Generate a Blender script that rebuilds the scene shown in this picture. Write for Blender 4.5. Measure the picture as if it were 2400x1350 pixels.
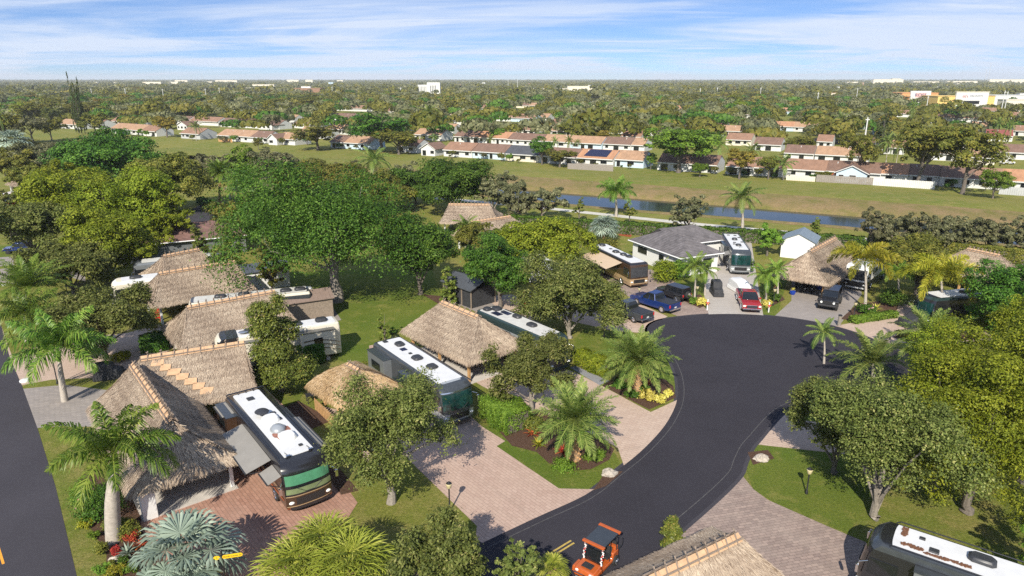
import bpy, math, random
import numpy as np
from mathutils import Vector, Matrix
R = math.radians; PI = math.pi
for o in list(bpy.data.objects): bpy.data.objects.remove(o)
SC = bpy.context.scene; COL = SC.collection
random.seed(7); RNG = np.random.default_rng(7)
# ------------------------------------------------------------------ camera
H = 28.0; P = R(17.1); F = 1600.0          # height, pitch, focal length in photo pixels
cd = bpy.data.cameras.new('camera'); cam = bpy.data.objects.new('camera', cd); COL.objects.link(cam)
cam.location = (0, 0, H); cam.rotation_euler = (R(90) - P, 0, 0)
cd.lens = 24; cd.sensor_width = 36; cd.clip_end = 40000; cd.clip_start = .5
SC.camera = cam
# ------------------------------------------------------------------ world
SUN_EL = R(37); SUN_DIR = Vector((.23, .97, 0)).normalized()     # the way shadows fall on the ground
W = bpy.data.worlds.new('World'); SC.world = W; W.use_nodes = True
nt = W.node_tree; N = nt.nodes; L = nt.links
for n in list(N): N.remove(n)
out = N.new('ShaderNodeOutputWorld'); bg = N.new('ShaderNodeBackground'); sky = N.new('ShaderNodeTexSky')
sky.sky_type = 'NISHITA'; sky.sun_disc = False; sky.sun_elevation = SUN_EL
sky.sun_rotation = math.atan2(-SUN_DIR.x, -SUN_DIR.y); sky.air_density = 1.0; sky.dust_density = .6; sky.ozone_density = 2.2
tc = N.new('ShaderNodeTexCoord'); sp = N.new('ShaderNodeSeparateXYZ'); L.new(tc.outputs['Generated'], sp.inputs[0])
def M_(op, a, b=None, clamp=False):
    n = N.new('ShaderNodeMath'); n.operation = op; n.use_clamp = clamp
    for i, s in enumerate((a, b)):
        if s is None: continue
        if isinstance(s, (int, float)): n.inputs[i].default_value = s
        else: L.new(s, n.inputs[i])
    return n.outputs[0]
zz = M_('ADD', M_('MAXIMUM', sp.outputs[2], 0.0), .07)
cx_ = N.new('ShaderNodeCombineXYZ'); L.new(M_('DIVIDE', sp.outputs[0], zz), cx_.inputs[0]); L.new(M_('DIVIDE', sp.outputs[1], zz), cx_.inputs[1])
def cloud(scale, sx, sy, lo, hi, rot, det=8, dist=.6):
    mp = N.new('ShaderNodeMapping'); L.new(cx_.outputs[0], mp.inputs[0]); mp.inputs['Scale'].default_value = (sx, sy, 1); mp.inputs['Rotation'].default_value = (0, 0, rot)
    mp.inputs['Location'].default_value = (3.1, 1.7, 0)
    nz = N.new('ShaderNodeTexNoise'); L.new(mp.outputs[0], nz.inputs['Vector']); nz.inputs['Scale'].default_value = scale; nz.inputs['Detail'].default_value = det
    nz.inputs['Roughness'].default_value = .6; nz.inputs['Distortion'].default_value = dist
    mr = N.new('ShaderNodeMapRange'); mr.interpolation_type = 'SMOOTHSTEP'; L.new(nz.outputs[0], mr.inputs[0]); mr.inputs[1].default_value = lo; mr.inputs[2].default_value = hi
    return mr.outputs[0]
c1 = cloud(.30, .8, 1.2, .39, .62, R(12)); c2 = cloud(.9, .40, 1.5, .46, .74, R(-10), 10, 1.1)
cl = M_('ADD', M_('MULTIPLY', c1, .72), M_('MULTIPLY', c2, .5), True)
# more cloud towards the horizon
hz = N.new('ShaderNodeMapRange'); L.new(sp.outputs[2], hz.inputs[0]); hz.inputs[1].default_value = .03; hz.inputs[2].default_value = .11; hz.inputs[3].default_value = 1.45; hz.inputs[4].default_value = 1.0
cl = M_('MULTIPLY', cl, hz.outputs[0], True)
cl = M_('MULTIPLY', cl, .9)
sv = N.new('ShaderNodeCombineXYZ'); L.new(sp.outputs[0], sv.inputs[0]); L.new(sp.outputs[1], sv.inputs[1]); L.new(M_('ADD', M_('MULTIPLY', M_('MAXIMUM', sp.outputs[2], 0.0), 3.4), .07), sv.inputs[2])
vn = N.new('ShaderNodeVectorMath'); vn.operation = 'NORMALIZE'; L.new(sv.outputs[0], vn.inputs[0]); L.new(vn.outputs[0], sky.inputs['Vector'])
gz = N.new('ShaderNodeMapRange'); L.new(sp.outputs[2], gz.inputs[0]); gz.inputs[1].default_value = 0; gz.inputs[2].default_value = .09; gz.inputs[3].default_value = .78; gz.inputs[4].default_value = 1.2
tint = N.new('ShaderNodeVectorMath'); tint.operation = 'SCALE'; tm = N.new('ShaderNodeVectorMath'); tm.operation = 'MULTIPLY'; L.new(sky.outputs[0], tm.inputs[0]); tm.inputs[1].default_value = (.88, .99, 1.13); L.new(tm.outputs[0], tint.inputs[0]); L.new(gz.outputs[0], tint.inputs['Scale'])
mx = N.new('ShaderNodeMix'); mx.data_type = 'RGBA'; L.new(cl, mx.inputs[0]); L.new(tint.outputs[0], mx.inputs[6]); mx.inputs[7].default_value = (4.9, 5.5, 6.6, 1)
L.new(mx.outputs[2], bg.inputs[0]); bg.inputs[1].default_value = .112; L.new(bg.outputs[0], out.inputs[0])
# ------------------------------------------------------------------ sun
sl = bpy.data.lights.new('sun', 'SUN'); sl.energy = 5.0; sl.angle = R(.53); sl.color = (1, .93, .81)
so = bpy.data.objects.new('sun', sl); COL.objects.link(so)
d = Vector((SUN_DIR.x * math.cos(SUN_EL), SUN_DIR.y * math.cos(SUN_EL), -math.sin(SUN_EL)))
so.rotation_euler = d.to_track_quat('-Z', 'Y').to_euler(); so.location = (0, -20, 60)
SC.view_settings.view_transform = 'Standard'; SC.view_settings.look = 'None'; SC.view_settings.exposure = .46; SC.view_settings.gamma = 1
SC.cycles.max_bounces = 5; SC.cycles.diffuse_bounces = 3; SC.cycles.glossy_bounces = 3; SC.cycles.transmission_bounces = 3
SC.cycles.transparent_max_bounces = 6; SC.cycles.volume_bounces = 0; SC.cycles.caustics_reflective = False; SC.cycles.caustics_refractive = False
SC.cycles.use_denoising = False; SC.cycles.sample_clamp_indirect = 4
# ------------------------------------------------------------------ pixel of the photo -> point of the place
def G(px, py, z=0.0):
    u = (px - 1200) / F; v = (py - 675) / F
    t = (z - H) / (-math.sin(P) - v * math.cos(P))
    return Vector((u * t, (math.cos(P) - v * math.sin(P)) * t, z))
def depth_at(Y, z=0): return Y * math.cos(P) - (z - H) * math.sin(P)
def height_at(Y, ty):                       # z at ground distance Y that shows at photo row ty
    k = (675 - ty) / F; c, s = math.cos(P), math.sin(P)
    return H + Y * (k * c - s) / (c + k * s)
def proj(p):
    dz = p[2] - H; dep = p[1] * math.cos(P) - dz * math.sin(P); up = p[1] * math.sin(P) + dz * math.cos(P)
    return (1200 + F * p[0] / dep, 675 - F * up / dep)
# ------------------------------------------------------------------ objects
def tag(o, label=None, cat=None, group=None, kind=None):
    if label: o['label'] = label
    if cat: o['category'] = cat
    if group: o['group'] = group
    if kind: o['kind'] = kind
    return o
def thing(name, loc, rz, label, cat, group=None):
    o = bpy.data.objects.new(name, None); COL.objects.link(o); o.location = loc; o.rotation_euler = (0, 0, rz); o.empty_display_size = .3
    return tag(o, label, cat, group)
def link(name, me, parent=None, loc=(0, 0, 0), rot=(0, 0, 0), scale=(1, 1, 1)):
    o = bpy.data.objects.new(name, me); COL.objects.link(o); o.parent = parent; o.location = loc; o.rotation_euler = rot; o.scale = scale
    return o
def copy_tree(o, parent=None):
    c = o.copy(); COL.objects.link(c); c.parent = parent
    for ch in list(o.children): copy_tree(ch, c)
    return c
class MB:
    def __init__(s): s.v = []; s.f = []; s.m = []
    def add(s, vs, fs, m=0):
        k = len(s.v); s.v += [tuple(v) for v in vs]; s.f += [tuple(i + k for i in f) for f in fs]; s.m += [m] * len(fs); return s
    def box(s, c, d, m=0, rz=0, tx=1, ty=1, ry=0):     # centre, full size, top taper
        hx, hy, hz = d[0] / 2, d[1] / 2, d[2] / 2; vs = []
        for z, ax, ay in ((-hz, 1, 1), (hz, tx, ty)):
            for x, y in ((-hx, -hy), (hx, -hy), (hx, hy), (-hx, hy)): vs.append(Vector((x * ax, y * ay, z)))
        M = Matrix.Translation(c) @ Matrix.Rotation(rz, 4, 'Z') @ Matrix.Rotation(ry, 4, 'Y')
        return s.add([M @ v for v in vs], [(3, 2, 1, 0), (4, 5, 6, 7), (0, 1, 5, 4), (1, 2, 6, 5), (2, 3, 7, 6), (3, 0, 4, 7)], m)
    def side(s, prof, y0, y1, m=0):                    # (x, z) outline extruded in y
        n = len(prof); vs = [(x, y0, z) for x, z in prof] + [(x, y1, z) for x, z in prof]
        return s.add(vs, [tuple(range(n)), tuple(range(2 * n - 1, n - 1, -1))] + [(i + n, (i + 1) % n + n, (i + 1) % n, i) for i in range(n)], m)
    def plan(s, poly, z0, z1, m=0):
        n = len(poly); vs = [(x, y, z0) for x, y in poly] + [(x, y, z1) for x, y in poly]
        return s.add(vs, [tuple(range(n - 1, -1, -1)), tuple(range(n, 2 * n))] + [(i, (i + 1) % n, (i + 1) % n + n, i + n) for i in range(n)], m)
    def slices(s, sl, m=0, ms=None):                   # stacked closed rings of equal length
        n = len(sl[0]); vs = [p for r in sl for p in r]; base = len(s.f)
        fs = [tuple(range(n - 1, -1, -1)), tuple(range(len(vs) - n, len(vs)))]; mm = [m, m]
        for k in range(len(sl) - 1):
            for i in range(n):
                fs.append((k * n + i, k * n + (i + 1) % n, (k + 1) * n + (i + 1) % n, (k + 1) * n + i)); mm.append(ms[k] if ms else m)
        s.add(vs, fs, m); s.m[base:] = mm; return s
    def tube(s, pts, rad, n=8, m=0):
        pts = [Vector(p) for p in pts]
        if isinstance(rad, (int, float)): rad = [rad] * len(pts)
        rings = []; up = Vector((0, 0, 1))
        for i, p in enumerate(pts):
            t = (pts[min(i + 1, len(pts) - 1)] - pts[max(i - 1, 0)]).normalized()
            a = t.cross(up if abs(t.z) < .9 else Vector((1, 0, 0))).normalized(); b = t.cross(a)
            rings.append([p + (a * math.cos(2 * PI * k / n) + b * math.sin(2 * PI * k / n)) * rad[i] for k in range(n)])
        return s.slices(rings, m)
    def ell(s, c, r, nu=10, nv=6, m=0, half=False):
        vs = []; fs = []
        for j in range(nv + 1):
            ph = (PI / 2 if half else PI) * j / nv
            for i in range(nu): vs.append((c[0] + r[0] * math.sin(ph) * math.cos(2 * PI * i / nu), c[1] + r[1] * math.sin(ph) * math.sin(2 * PI * i / nu), c[2] + r[2] * math.cos(ph)))
        for j in range(nv):
            for i in range(nu): fs.append((j * nu + i, (j + 1) * nu + i, (j + 1) * nu + (i + 1) % nu, j * nu + (i + 1) % nu))
        return s.add(vs, fs, m)
    def cyl(s, c, r, h, axis='Z', n=16, m=0):
        c = Vector(c); d = {'X': Vector((1, 0, 0)), 'Y': Vector((0, 1, 0)), 'Z': Vector((0, 0, 1))}[axis] * h / 2
        return s.tube([c - d, c + d], r, n, m)
    def mesh(s, name, mats, smooth=False):
        me = bpy.data.meshes.new(name); me.from_pydata(s.v, [], s.f)
        for m in (mats if isinstance(mats, (list, tuple)) else [mats]): me.materials.append(m)
        me.polygons.foreach_set('material_index', s.m)
        if smooth:
            me.polygons.foreach_set('use_smooth', [True] * len(s.f)); me.set_sharp_from_angle(angle=R(38))
        me.update(); return me
    def build(s, name, mats, parent=None, smooth=False, bevel=0, loc=(0, 0, 0), rot=(0, 0, 0)):
        o = link(name, s.mesh(name, mats, smooth), parent, loc, rot)
        if bevel:
            b = o.modifiers.new('bevel', 'BEVEL'); b.width = bevel; b.segments = 2; b.limit_method = 'ANGLE'; b.angle_limit = R(40)
        return o
# ------------------------------------------------------------------ materials
def newmat(name):
    m = bpy.data.materials.new(name); m.use_nodes = True; t = m.node_tree; b = t.nodes['Principled BSDF']
    return m, t, b
def mixcol(t, fac, a, b):
    m = t.nodes.new('ShaderNodeMix'); m.data_type = 'RGBA'; t.links.new(fac, m.inputs[0])
    for i, c in ((6, a), (7, b)):
        if isinstance(c, (tuple, list)): m.inputs[i].default_value = (*c[:3], 1)
        else: t.links.new(c, m.inputs[i])
    return m.outputs[2]
def noise(t, scale, det=5, rough=.6, vec=None, dist=0):
    n = t.nodes.new('ShaderNodeTexNoise'); n.inputs['Scale'].default_value = scale; n.inputs['Detail'].default_value = det; n.inputs['Roughness'].default_value = rough
    n.inputs['Distortion'].default_value = dist
    if vec: t.links.new(vec, n.inputs['Vector'])
    return n.outputs[0]
def objvec(t, rot=0, sc=(1, 1, 1)):
    c = t.nodes.new('ShaderNodeTexCoord'); m = t.nodes.new('ShaderNodeMapping'); t.links.new(c.outputs['Object'], m.inputs[0])
    m.inputs['Rotation'].default_value = (0, 0, rot); m.inputs['Scale'].default_value = sc; return m.outputs[0]
def mrange(t, s, lo, hi, a=0, b=1):
    m = t.nodes.new('ShaderNodeMapRange'); t.links.new(s, m.inputs[0]); m.inputs[1].default_value = lo; m.inputs[2].default_value = hi; m.inputs[3].default_value = a; m.inputs[4].default_value = b; return m.outputs[0]
def bump(t, b, h, dist=.02, st=.6):
    n = t.nodes.new('ShaderNodeBump'); n.inputs['Distance'].default_value = dist; n.inputs['Strength'].default_value = st; t.links.new(h, n.inputs['Height']); t.links.new(n.outputs[0], b.inputs['Normal'])
def ramp(t, f, stops):
    r = t.nodes.new('ShaderNodeValToRGB'); t.links.new(f, r.inputs[0]); e = r.color_ramp.elements
    while len(e) < len(stops): e.new(.5)
    for k, (p, c) in enumerate(stops): e[k].position = p; e[k].color = (*c, 1)
    return r.outputs[0]
def MAT(name, col, rough=.6, metal=0, var=.12, sc=3, coat=0, bmp=0, spec=None):
    m, t, b = newmat(name)
    v = objvec(t); n = noise(t, sc, 6, .65, v)
    dk = tuple(c * (1 - var) for c in col); lt = tuple(min(1, c * (1 + var)) for c in col)
    t.links.new(mixcol(t, mrange(t, n, .3, .7), dk, lt), b.inputs['Base Color'])
    b.inputs['Roughness'].default_value = rough; b.inputs['Metallic'].default_value = metal; b.inputs['Coat Weight'].default_value = coat
    if spec is not None: b.inputs['Specular IOR Level'].default_value = spec
    if bmp: bump(t, b, noise(t, sc * 6, 4, .6, v), bmp)
    return m
def LEAF(name, stops, trans=.25, rough=.55):
    m, t, b = newmat(name); a = t.nodes.new('ShaderNodeAttribute'); a.attribute_name = 'rnd'
    oi = t.nodes.new('ShaderNodeObjectInfo')
    c = ramp(t, a.outputs['Fac'], stops)
    h = t.nodes.new('ShaderNodeHueSaturation'); t.links.new(c, h.inputs['Color'])
    t.links.new(mrange(t, oi.outputs['Random'], 0, 1, .488, .512), h.inputs['Hue']); t.links.new(mrange(t, oi.outputs['Random'], 0, 1, .84, 1.18), h.inputs['Value'])
    t.links.new(h.outputs[0], b.inputs['Base Color']); b.inputs['Roughness'].default_value = rough; b.inputs['Specular IOR Level'].default_value = .16
    tr = t.nodes.new('ShaderNodeBsdfTranslucent'); t.links.new(h.outputs[0], tr.inputs[0]); ms = t.nodes.new('ShaderNodeMixShader'); ms.inputs[0].default_value = trans
    t.links.new(b.outputs[0], ms.inputs[1]); t.links.new(tr.outputs[0], ms.inputs[2]); t.links.new(ms.outputs[0], t.nodes['Material Output'].inputs[0]); return m
def ATT(name, stops, rough=.8):
    m, t, b = newmat(name); a = t.nodes.new('ShaderNodeAttribute'); a.attribute_name = 'rnd'
    t.links.new(ramp(t, a.outputs['Fac'], stops), b.inputs['Base Color']); b.inputs['Roughness'].default_value = rough; b.inputs['Specular IOR Level'].default_value = .2; return m
LV = {
 'oak': LEAF('oak_leaves', [(0, (0.042, 0.056, 0.013)), (.45, (0.120, 0.147, 0.032)), (.8, (0.218, 0.237, 0.065)), (1, (0.352, 0.307, 0.120))]),
 'yellow': LEAF('yellow_green_leaves', [(0, (.055, .085, .006)), (.5, (.185, .235, .016)), (1, (.36, .39, .04))], .3),
 'ficus': LEAF('deep_green_leaves', [(0, (.018, .048, .006)), (.5, (.058, .128, .013)), (1, (.15, .245, .035))], .22, .5),
 'magnolia': LEAF('magnolia_leaves', [(0, (0.050, 0.064, 0.013)), (.5, (0.120, 0.160, 0.027)), (.85, (0.226, 0.243, 0.046)), (1, (0.366, 0.256, 0.083))], .15, .4),
 'dull': LEAF('grey_green_leaves', [(0, (.050, .056, .024)), (.5, (.135, .140, .062)), (1, (.28, .26, .14))]),
 'bright': LEAF('bright_green_leaves', [(0, (.04, .09, .008)), (.5, (.125, .22, .022)), (1, (.25, .36, .05))], .25),
 'rust': LEAF('rusty_leaves', [(0, (.08, .07, .012)), (.5, (.22, .18, .03)), (1, (.38, .25, .05))]),
 'olive': LEAF('olive_leaves', [(0, (0.059, 0.074, 0.013)), (.5, (0.147, 0.160, 0.026)), (1, (0.296, 0.256, 0.050))]),
 'pine': LEAF('pine_needles', [(0, (0.025, 0.041, 0.013)), (.6, (0.070, 0.096, 0.026)), (1, (0.141, 0.154, 0.046))], .1),
 'royal': LEAF('royal_palm_leaves', [(0, (0.042, 0.096, 0.014)), (.5, (0.120, 0.211, 0.026)), (1, (0.310, 0.371, 0.069))], .25, .35),
 'date': LEAF('date_palm_leaves', [(0, (.045, .085, .016)), (.5, (.130, .195, .038)), (1, (.31, .34, .09))], .25, .4),
 'foxtail': LEAF('foxtail_leaves', [(0, (0.099, 0.128, 0.014)), (.5, (0.282, 0.282, 0.023)), (1, (0.507, 0.410, 0.055))], .3, .4),
 'bismarck': LEAF('silver_palm_leaves', [(0, (.085, .115, .085)), (.5, (.21, .27, .205)), (1, (.42, .49, .38))], .1, .5),
 'fan': LEAF('fan_palm_leaves', [(0, (0.099, 0.141, 0.017)), (.5, (0.282, 0.333, 0.042)), (1, (0.563, 0.538, 0.120))], .25, .35),
 'red': LEAF('red_leaves', [(0, (0.179, 0.026, 0.019)), (.5, (0.435, 0.064, 0.038)), (1, (0.640, 0.205, 0.064))]),
 'gold': LEAF('golden_leaves', [(0, (0.352, 0.333, 0.037)), (.5, (0.675, 0.614, 0.111)), (1, (0.880, 0.800, 0.295))]),
 'pink': LEAF('pink_petals', [(0, (0.768, 0.256, 0.282)), (1, (0.800, 0.640, 0.614))]),
}
M = {}
M['bark'] = MAT('bark', (.13, .11, .09), .9, sc=9, var=.4, bmp=.03); M['barkpale'] = MAT('pale_bark', (.24, .21, .175), .85, sc=8, var=.3, bmp=.02)
M['palmtrunk'] = MAT('palm_trunk', (.40, .355, .30), .85, sc=5, var=.22, bmp=.02); M['shaft'] = MAT('crownshaft', (.16, .24, .05), .4, sc=4, var=.2)
M['boot'] = MAT('palm_boots', (.34, .22, .12), .9, sc=22, var=.55, bmp=.05)
M['white'] = MAT('white_paint', (.70, .70, .68), .45, var=.05); M['cream'] = MAT('cream_paint', (.62, .57, .46), .45, var=.05)
M['rvroof'] = MAT('rv_roof_membrane', (.64, .64, .63), .55, var=.07, sc=1.4)
M['rvroofdull'] = MAT('rv_roof_weathered', (.55, .54, .50), .6, var=.12, sc=1.4)
M['black'] = MAT('black_paint', (.018, .018, .021), .22, var=.1, coat=.5); M['blackmat'] = MAT('black_plastic', (.028, .028, .030), .5, var=.2)
M['shroud'] = MAT('ac_shroud', (.035, .036, .040), .42, var=.2)
M['cover'] = MAT('black_cover_cloth', (.030, .031, .035), .75, var=.35, sc=2.5, bmp=.03)
M['olive_shade'] = MAT('olive_sunshade', (.16, .20, .10), .3, var=.2)
M['glass'] = MAT('dark_glass', (.012, .014, .016), .06, var=.1, spec=.7)
M['tyre'] = MAT('tyre', (.022, .022, .022), .8, var=.2); M['chrome'] = MAT('chrome', (.75, .76, .78), .14, 1, var=.04)
M['alu'] = MAT('aluminium', (.55, .56, .58), .3, .9, var=.08)
M['brown'] = MAT('bronze_paint', (.055, .030, .018), .22, var=.15, coat=.5); M['tan'] = MAT('tan_paint', (.36, .25, .14), .3, var=.1, coat=.3)
M['copper'] = MAT('copper_stripe', (.30, .08, .03), .3, var=.1)
M['greyp'] = MAT('grey_paint', (.20, .215, .225), .28, .3, var=.1, coat=.4); M['silver'] = MAT('silver_paint', (.40, .42, .43), .28, .4, var=.06, coat=.3)
M['dgrey'] = MAT('dark_grey_paint', (.055, .062, .068), .25, .2, var=.15, coat=.5); M['dgreen'] = MAT('dark_teal_paint', (.028, .05, .05), .25, .2, var=.15, coat=.5)
M['awn'] = MAT('taupe_awning', (.25, .235, .21), .8, var=.08, sc=1); M['awnbeige'] = MAT('beige_awning', (.50, .38, .26), .8, var=.06, sc=1)
M['blue'] = MAT('blue_paint', (.008, .032, .16), .25, .3, var=.1, coat=.6); M['redp'] = MAT('red_paint', (.33, .012, .012), .25, .2, var=.1, coat=.6)
M['redbright'] = MAT('bright_red_paint', (.55, .02, .015), .3, var=.1, coat=.4)
M['orange'] = MAT('orange_paint', (.46, .10, .02), .28, .1, var=.12, coat=.6)
M['light'] = MAT('lamp_lens', (.8, .8, .76), .15, var=.03); M['tail'] = MAT('tail_lens', (.5, .02, .02), .2, var=.05)
M['grille'] = MAT('dark_grille', (.05, .05, .052), .35, .6, var=.5, sc=30)
M['wood'] = MAT('weathered_wood', (.24, .19, .145), .85, var=.35, sc=8); M['woodtan'] = MAT('tan_wood', (.45, .26, .11), .8, var=.3, sc=5)
M['pole'] = MAT('log_pole', (.22, .17, .13), .85, var=.35, sc=8)
M['cap'] = MAT('ridge_cap_cloth', (.52, .33, .19), .85, var=.18, sc=2.5, bmp=.02)
M['concrete'] = MAT('concrete', (.50, .46, .41), .85, var=.14, sc=.8); M['iron'] = MAT('black_iron', (.02, .02, .02), .4, var=.2)
M['globe'] = MAT('lamp_globe', (.60, .52, .30), .4, var=.1); M['solar'] = MAT('solar_cell', (.012, .014, .045), .15, var=.3, sc=6)
M['signyellow'] = MAT('sign_yellow', (.80, .50, .02), .4, var=.05); M['inkblack'] = MAT('lettering_black', (.02, .02, .02), .5, var=.05)
M['thatch'] = ATT('thatch', [(0, (.18, .13, .095)), (.35, (.34, .26, .19)), (.7, (.46, .365, .27)), (1, (.64, .53, .395))])
M['thatchnew'] = ATT('thatch_golden', [(0, (.25, .15, .07)), (.4, (.44, .30, .15)), (.75, (.58, .42, .25)), (1, (.74, .58, .38))])
M['under'] = MAT('thatch_underlayer', (.25, .185, .14), .95, var=.35, sc=7)
M['rock'] = MAT('rock', (.42, .37, .31), .9, var=.35, sc=4, bmp=.1); M['pot'] = MAT('cobalt_glaze', (.01, .04, .28), .12, var=.15)
M['terra'] = MAT('terracotta', (.48, .16, .07), .7, var=.15)
def sheetmat(name, kind):
    m, t, b = newmat(name); v = objvec(t); b.inputs['Specular IOR Level'].default_value = .2
    if kind == 'greengrass':
        a = mixcol(t, mrange(t, noise(t, .12, 6, .65, v), .36, .64), (.11, .175, .018), (.20, .225, .035)); a = mixcol(t, mrange(t, noise(t, 6, 5, .8, v), .32, .66), (.065, .10, .010), a)
        a = mixcol(t, mrange(t, noise(t, .5, 6, .75, v), .52, .72, 0, .6), a, (.32, .27, .08)); t.links.new(a, b.inputs['Base Color']); b.inputs['Roughness'].default_value = .95; bump(t, b, noise(t, 9, 6, .85, v), .12, .9)
    elif kind == 'grass':
        a = mixcol(t, mrange(t, noise(t, .035, 6, .62, v), .38, .62), (.155, .205, .028), (.27, .255, .052))
        a = mixcol(t, mrange(t, noise(t, .30, 6, .75, v), .46, .66), a, (.37, .29, .105))
        a = mixcol(t, mrange(t, noise(t, 6, 5, .8, v), .34, .66), (.10, .115, .014), a)
        g = noise(t, 2.2, 7, .85, v); a = mixcol(t, mrange(t, g, .5, .75, 0, .55), a, (.44, .38, .14))
        t.links.new(a, b.inputs['Base Color']); b.inputs['Roughness'].default_value = .95; bump(t, b, noise(t, 9, 6, .85, v), .12, .9)
    elif kind in ('asphalt', 'asphaltold'):
        c = (.0235, .022, .0265) if kind == 'asphalt' else (.034, .032, .037)
        a = mixcol(t, mrange(t, noise(t, .16, 6, .6, v), .35, .65), tuple(x * .78 for x in c), tuple(x * 1.3 for x in c))
        a = mixcol(t, mrange(t, noise(t, 26, 3, .9, v), .3, .72), a, tuple(x * 2.2 for x in c)); a = mixcol(t, mrange(t, noise(t, .9, 7, .8, v), .55, .8, 0, .5), a, tuple(x * 2.0 for x in c)); a2 = a
        # thin pale scuffs and hairline cracks
        vo = t.nodes.new('ShaderNodeTexVoronoi'); vo.feature = 'DISTANCE_TO_EDGE'; vo.inputs['Scale'].default_value = .19
        nz = t.nodes.new('ShaderNodeTexNoise'); nz.inputs['Scale'].default_value = .5; nz.inputs['Detail'].default_value = 6; t.links.new(v, nz.inputs['Vector'])
        mm = t.nodes.new('ShaderNodeMix'); mm.data_type = 'VECTOR'; mm.inputs[0].default_value = .28; t.links.new(v, mm.inputs[4]); t.links.new(nz.outputs['Color'], mm.inputs[5]); t.links.new(mm.outputs[1], vo.inputs['Vector'])
        ln = mrange(t, vo.outputs['Distance'], 0, .003, .10, 0); a = mixcol(t, ln, a2, (.12, .115, .11))
        t.links.new(a, b.inputs['Base Color']); b.inputs['Roughness'].default_value = .9; b.inputs['Specular IOR Level'].default_value = .12; bump(t, b, noise(t, 40, 3, .8, v), .006, .6)
    elif kind == 'mulch':
        a = ramp(t, noise(t, 11, 6, .85, v), [(.3, (.03, .018, .012)), (.55, (.11, .062, .040)), (.8, (.26, .17, .12))]); t.links.new(a, b.inputs['Base Color']); b.inputs['Roughness'].default_value = 1; bump(t, b, noise(t, 14, 5, .8, v), .08, 1)
    elif kind == 'redmulch':
        a = ramp(t, noise(t, 9, 6, .8, v), [(.3, (.14, .03, .012)), (.7, (.42, .11, .04))]); t.links.new(a, b.inputs['Base Color']); b.inputs['Roughness'].default_value = 1
    elif kind == 'path':
        a = mixcol(t, mrange(t, noise(t, .6, 6, .7, v), .3, .7), (.42, .40, .35), (.60, .57, .50)); t.links.new(a, b.inputs['Base Color']); b.inputs['Roughness'].default_value = .9
    elif kind == 'gravel':
        a = ramp(t, noise(t, 15, 4, .9, v), [(.3, (.10, .10, .11)), (.7, (.36, .36, .36))]); t.links.new(a, b.inputs['Base Color']); b.inputs['Roughness'].default_value = 1
    elif kind == 'bank':
        a = mixcol(t, mrange(t, noise(t, .22, 7, .75, v), .36, .6), (.19, .19, .04), (.34, .24, .115)); a = mixcol(t, mrange(t, noise(t, 3, 6, .85, v), .35, .65, 0, .7), a, (.09, .065, .03)); t.links.new(a, b.inputs['Base Color']); b.inputs['Roughness'].default_value = 1; bump(t, b, noise(t, 2, 6, .8, v), .3, .8)
    return m
def paver(name, rot, cols, mortar, size=.3, patch=.35, worn=None):
    m, t, b = newmat(name); v = objvec(t, rot); br = t.nodes.new('ShaderNodeTexBrick'); t.links.new(v, br.inputs['Vector'])
    br.inputs['Scale'].default_value = 1; br.inputs['Brick Width'].default_value = size * 1.9; br.inputs['Row Height'].default_value = size
    br.inputs['Mortar Size'].default_value = size * .055; br.inputs['Mortar Smooth'].default_value = .4; br.inputs['Bias'].default_value = 0
    br.inputs['Color1'].default_value = (*cols[0], 1); br.inputs['Color2'].default_value = (*cols[1], 1); br.inputs['Mortar'].default_value = (*mortar, 1)
    a = mixcol(t, mrange(t, noise(t, .35, 6, .7, v), .38, .66, 0, patch), br.outputs['Color'], cols[2])
    a = mixcol(t, mrange(t, noise(t, 3.2, 4, .8, v), .45, .7, 0, .45), a, cols[3])
    st = t.nodes.new('ShaderNodeMapping'); t.links.new(v, st.inputs[0]); st.inputs['Scale'].default_value = (.09, 1.2, 1)
    a = mixcol(t, mrange(t, noise(t, 1, 5, .7, st.outputs[0]), .5, .75, 0, .4), a, tuple(x * .62 for x in cols[2]))
    t.links.new(a, b.inputs['Base Color']); b.inputs['Roughness'].default_value = .85; b.inputs['Specular IOR Level'].default_value = .25; bump(t, b, br.outputs['Fac'], -.012, .6); return m
S = {k: sheetmat(k, k) for k in ('grass', 'greengrass', 'asphalt', 'asphaltold', 'mulch', 'redmulch', 'path', 'gravel', 'bank')}
S['pink'] = paver('pink_pavers', R(50), [(.48, .345, .275), (.41, .285, .225), (.51, .39, .305), (.35, .235, .185)], (.26, .18, .14), .26)
S['pinktan'] = paver('tan_pink_pavers', R(-20), [(.51, .39, .305), (.44, .325, .25), (.55, .435, .34), (.41, .29, .225)], (.30, .22, .19), .26)
S['redbrown'] = paver('red_brown_pavers', R(50), [(.42, .235, .17), (.32, .17, .12), (.48, .32, .24), (.26, .14, .10)], (.15, .09, .07), .25)
S['greybrown'] = paver('grey_brown_pavers', R(-14), [(.36, .27, .225), (.24, .18, .155), (.42, .34, .28), (.19, .14, .125)], (.12, .09, .075), .24)
S['greypav'] = paver('grey_pavers', R(10), [(.33, .29, .26), (.27, .24, .22), (.38, .34, .30), (.22, .20, .19)], (.16, .14, .13), .28)
S['lightgrey'] = paver('light_grey_pavers', R(5), [(.46, .42, .37), (.40, .36, .32), (.52, .48, .43), (.30, .27, .24)], (.27, .25, .22), .26)
USE_HAZE = True
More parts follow.
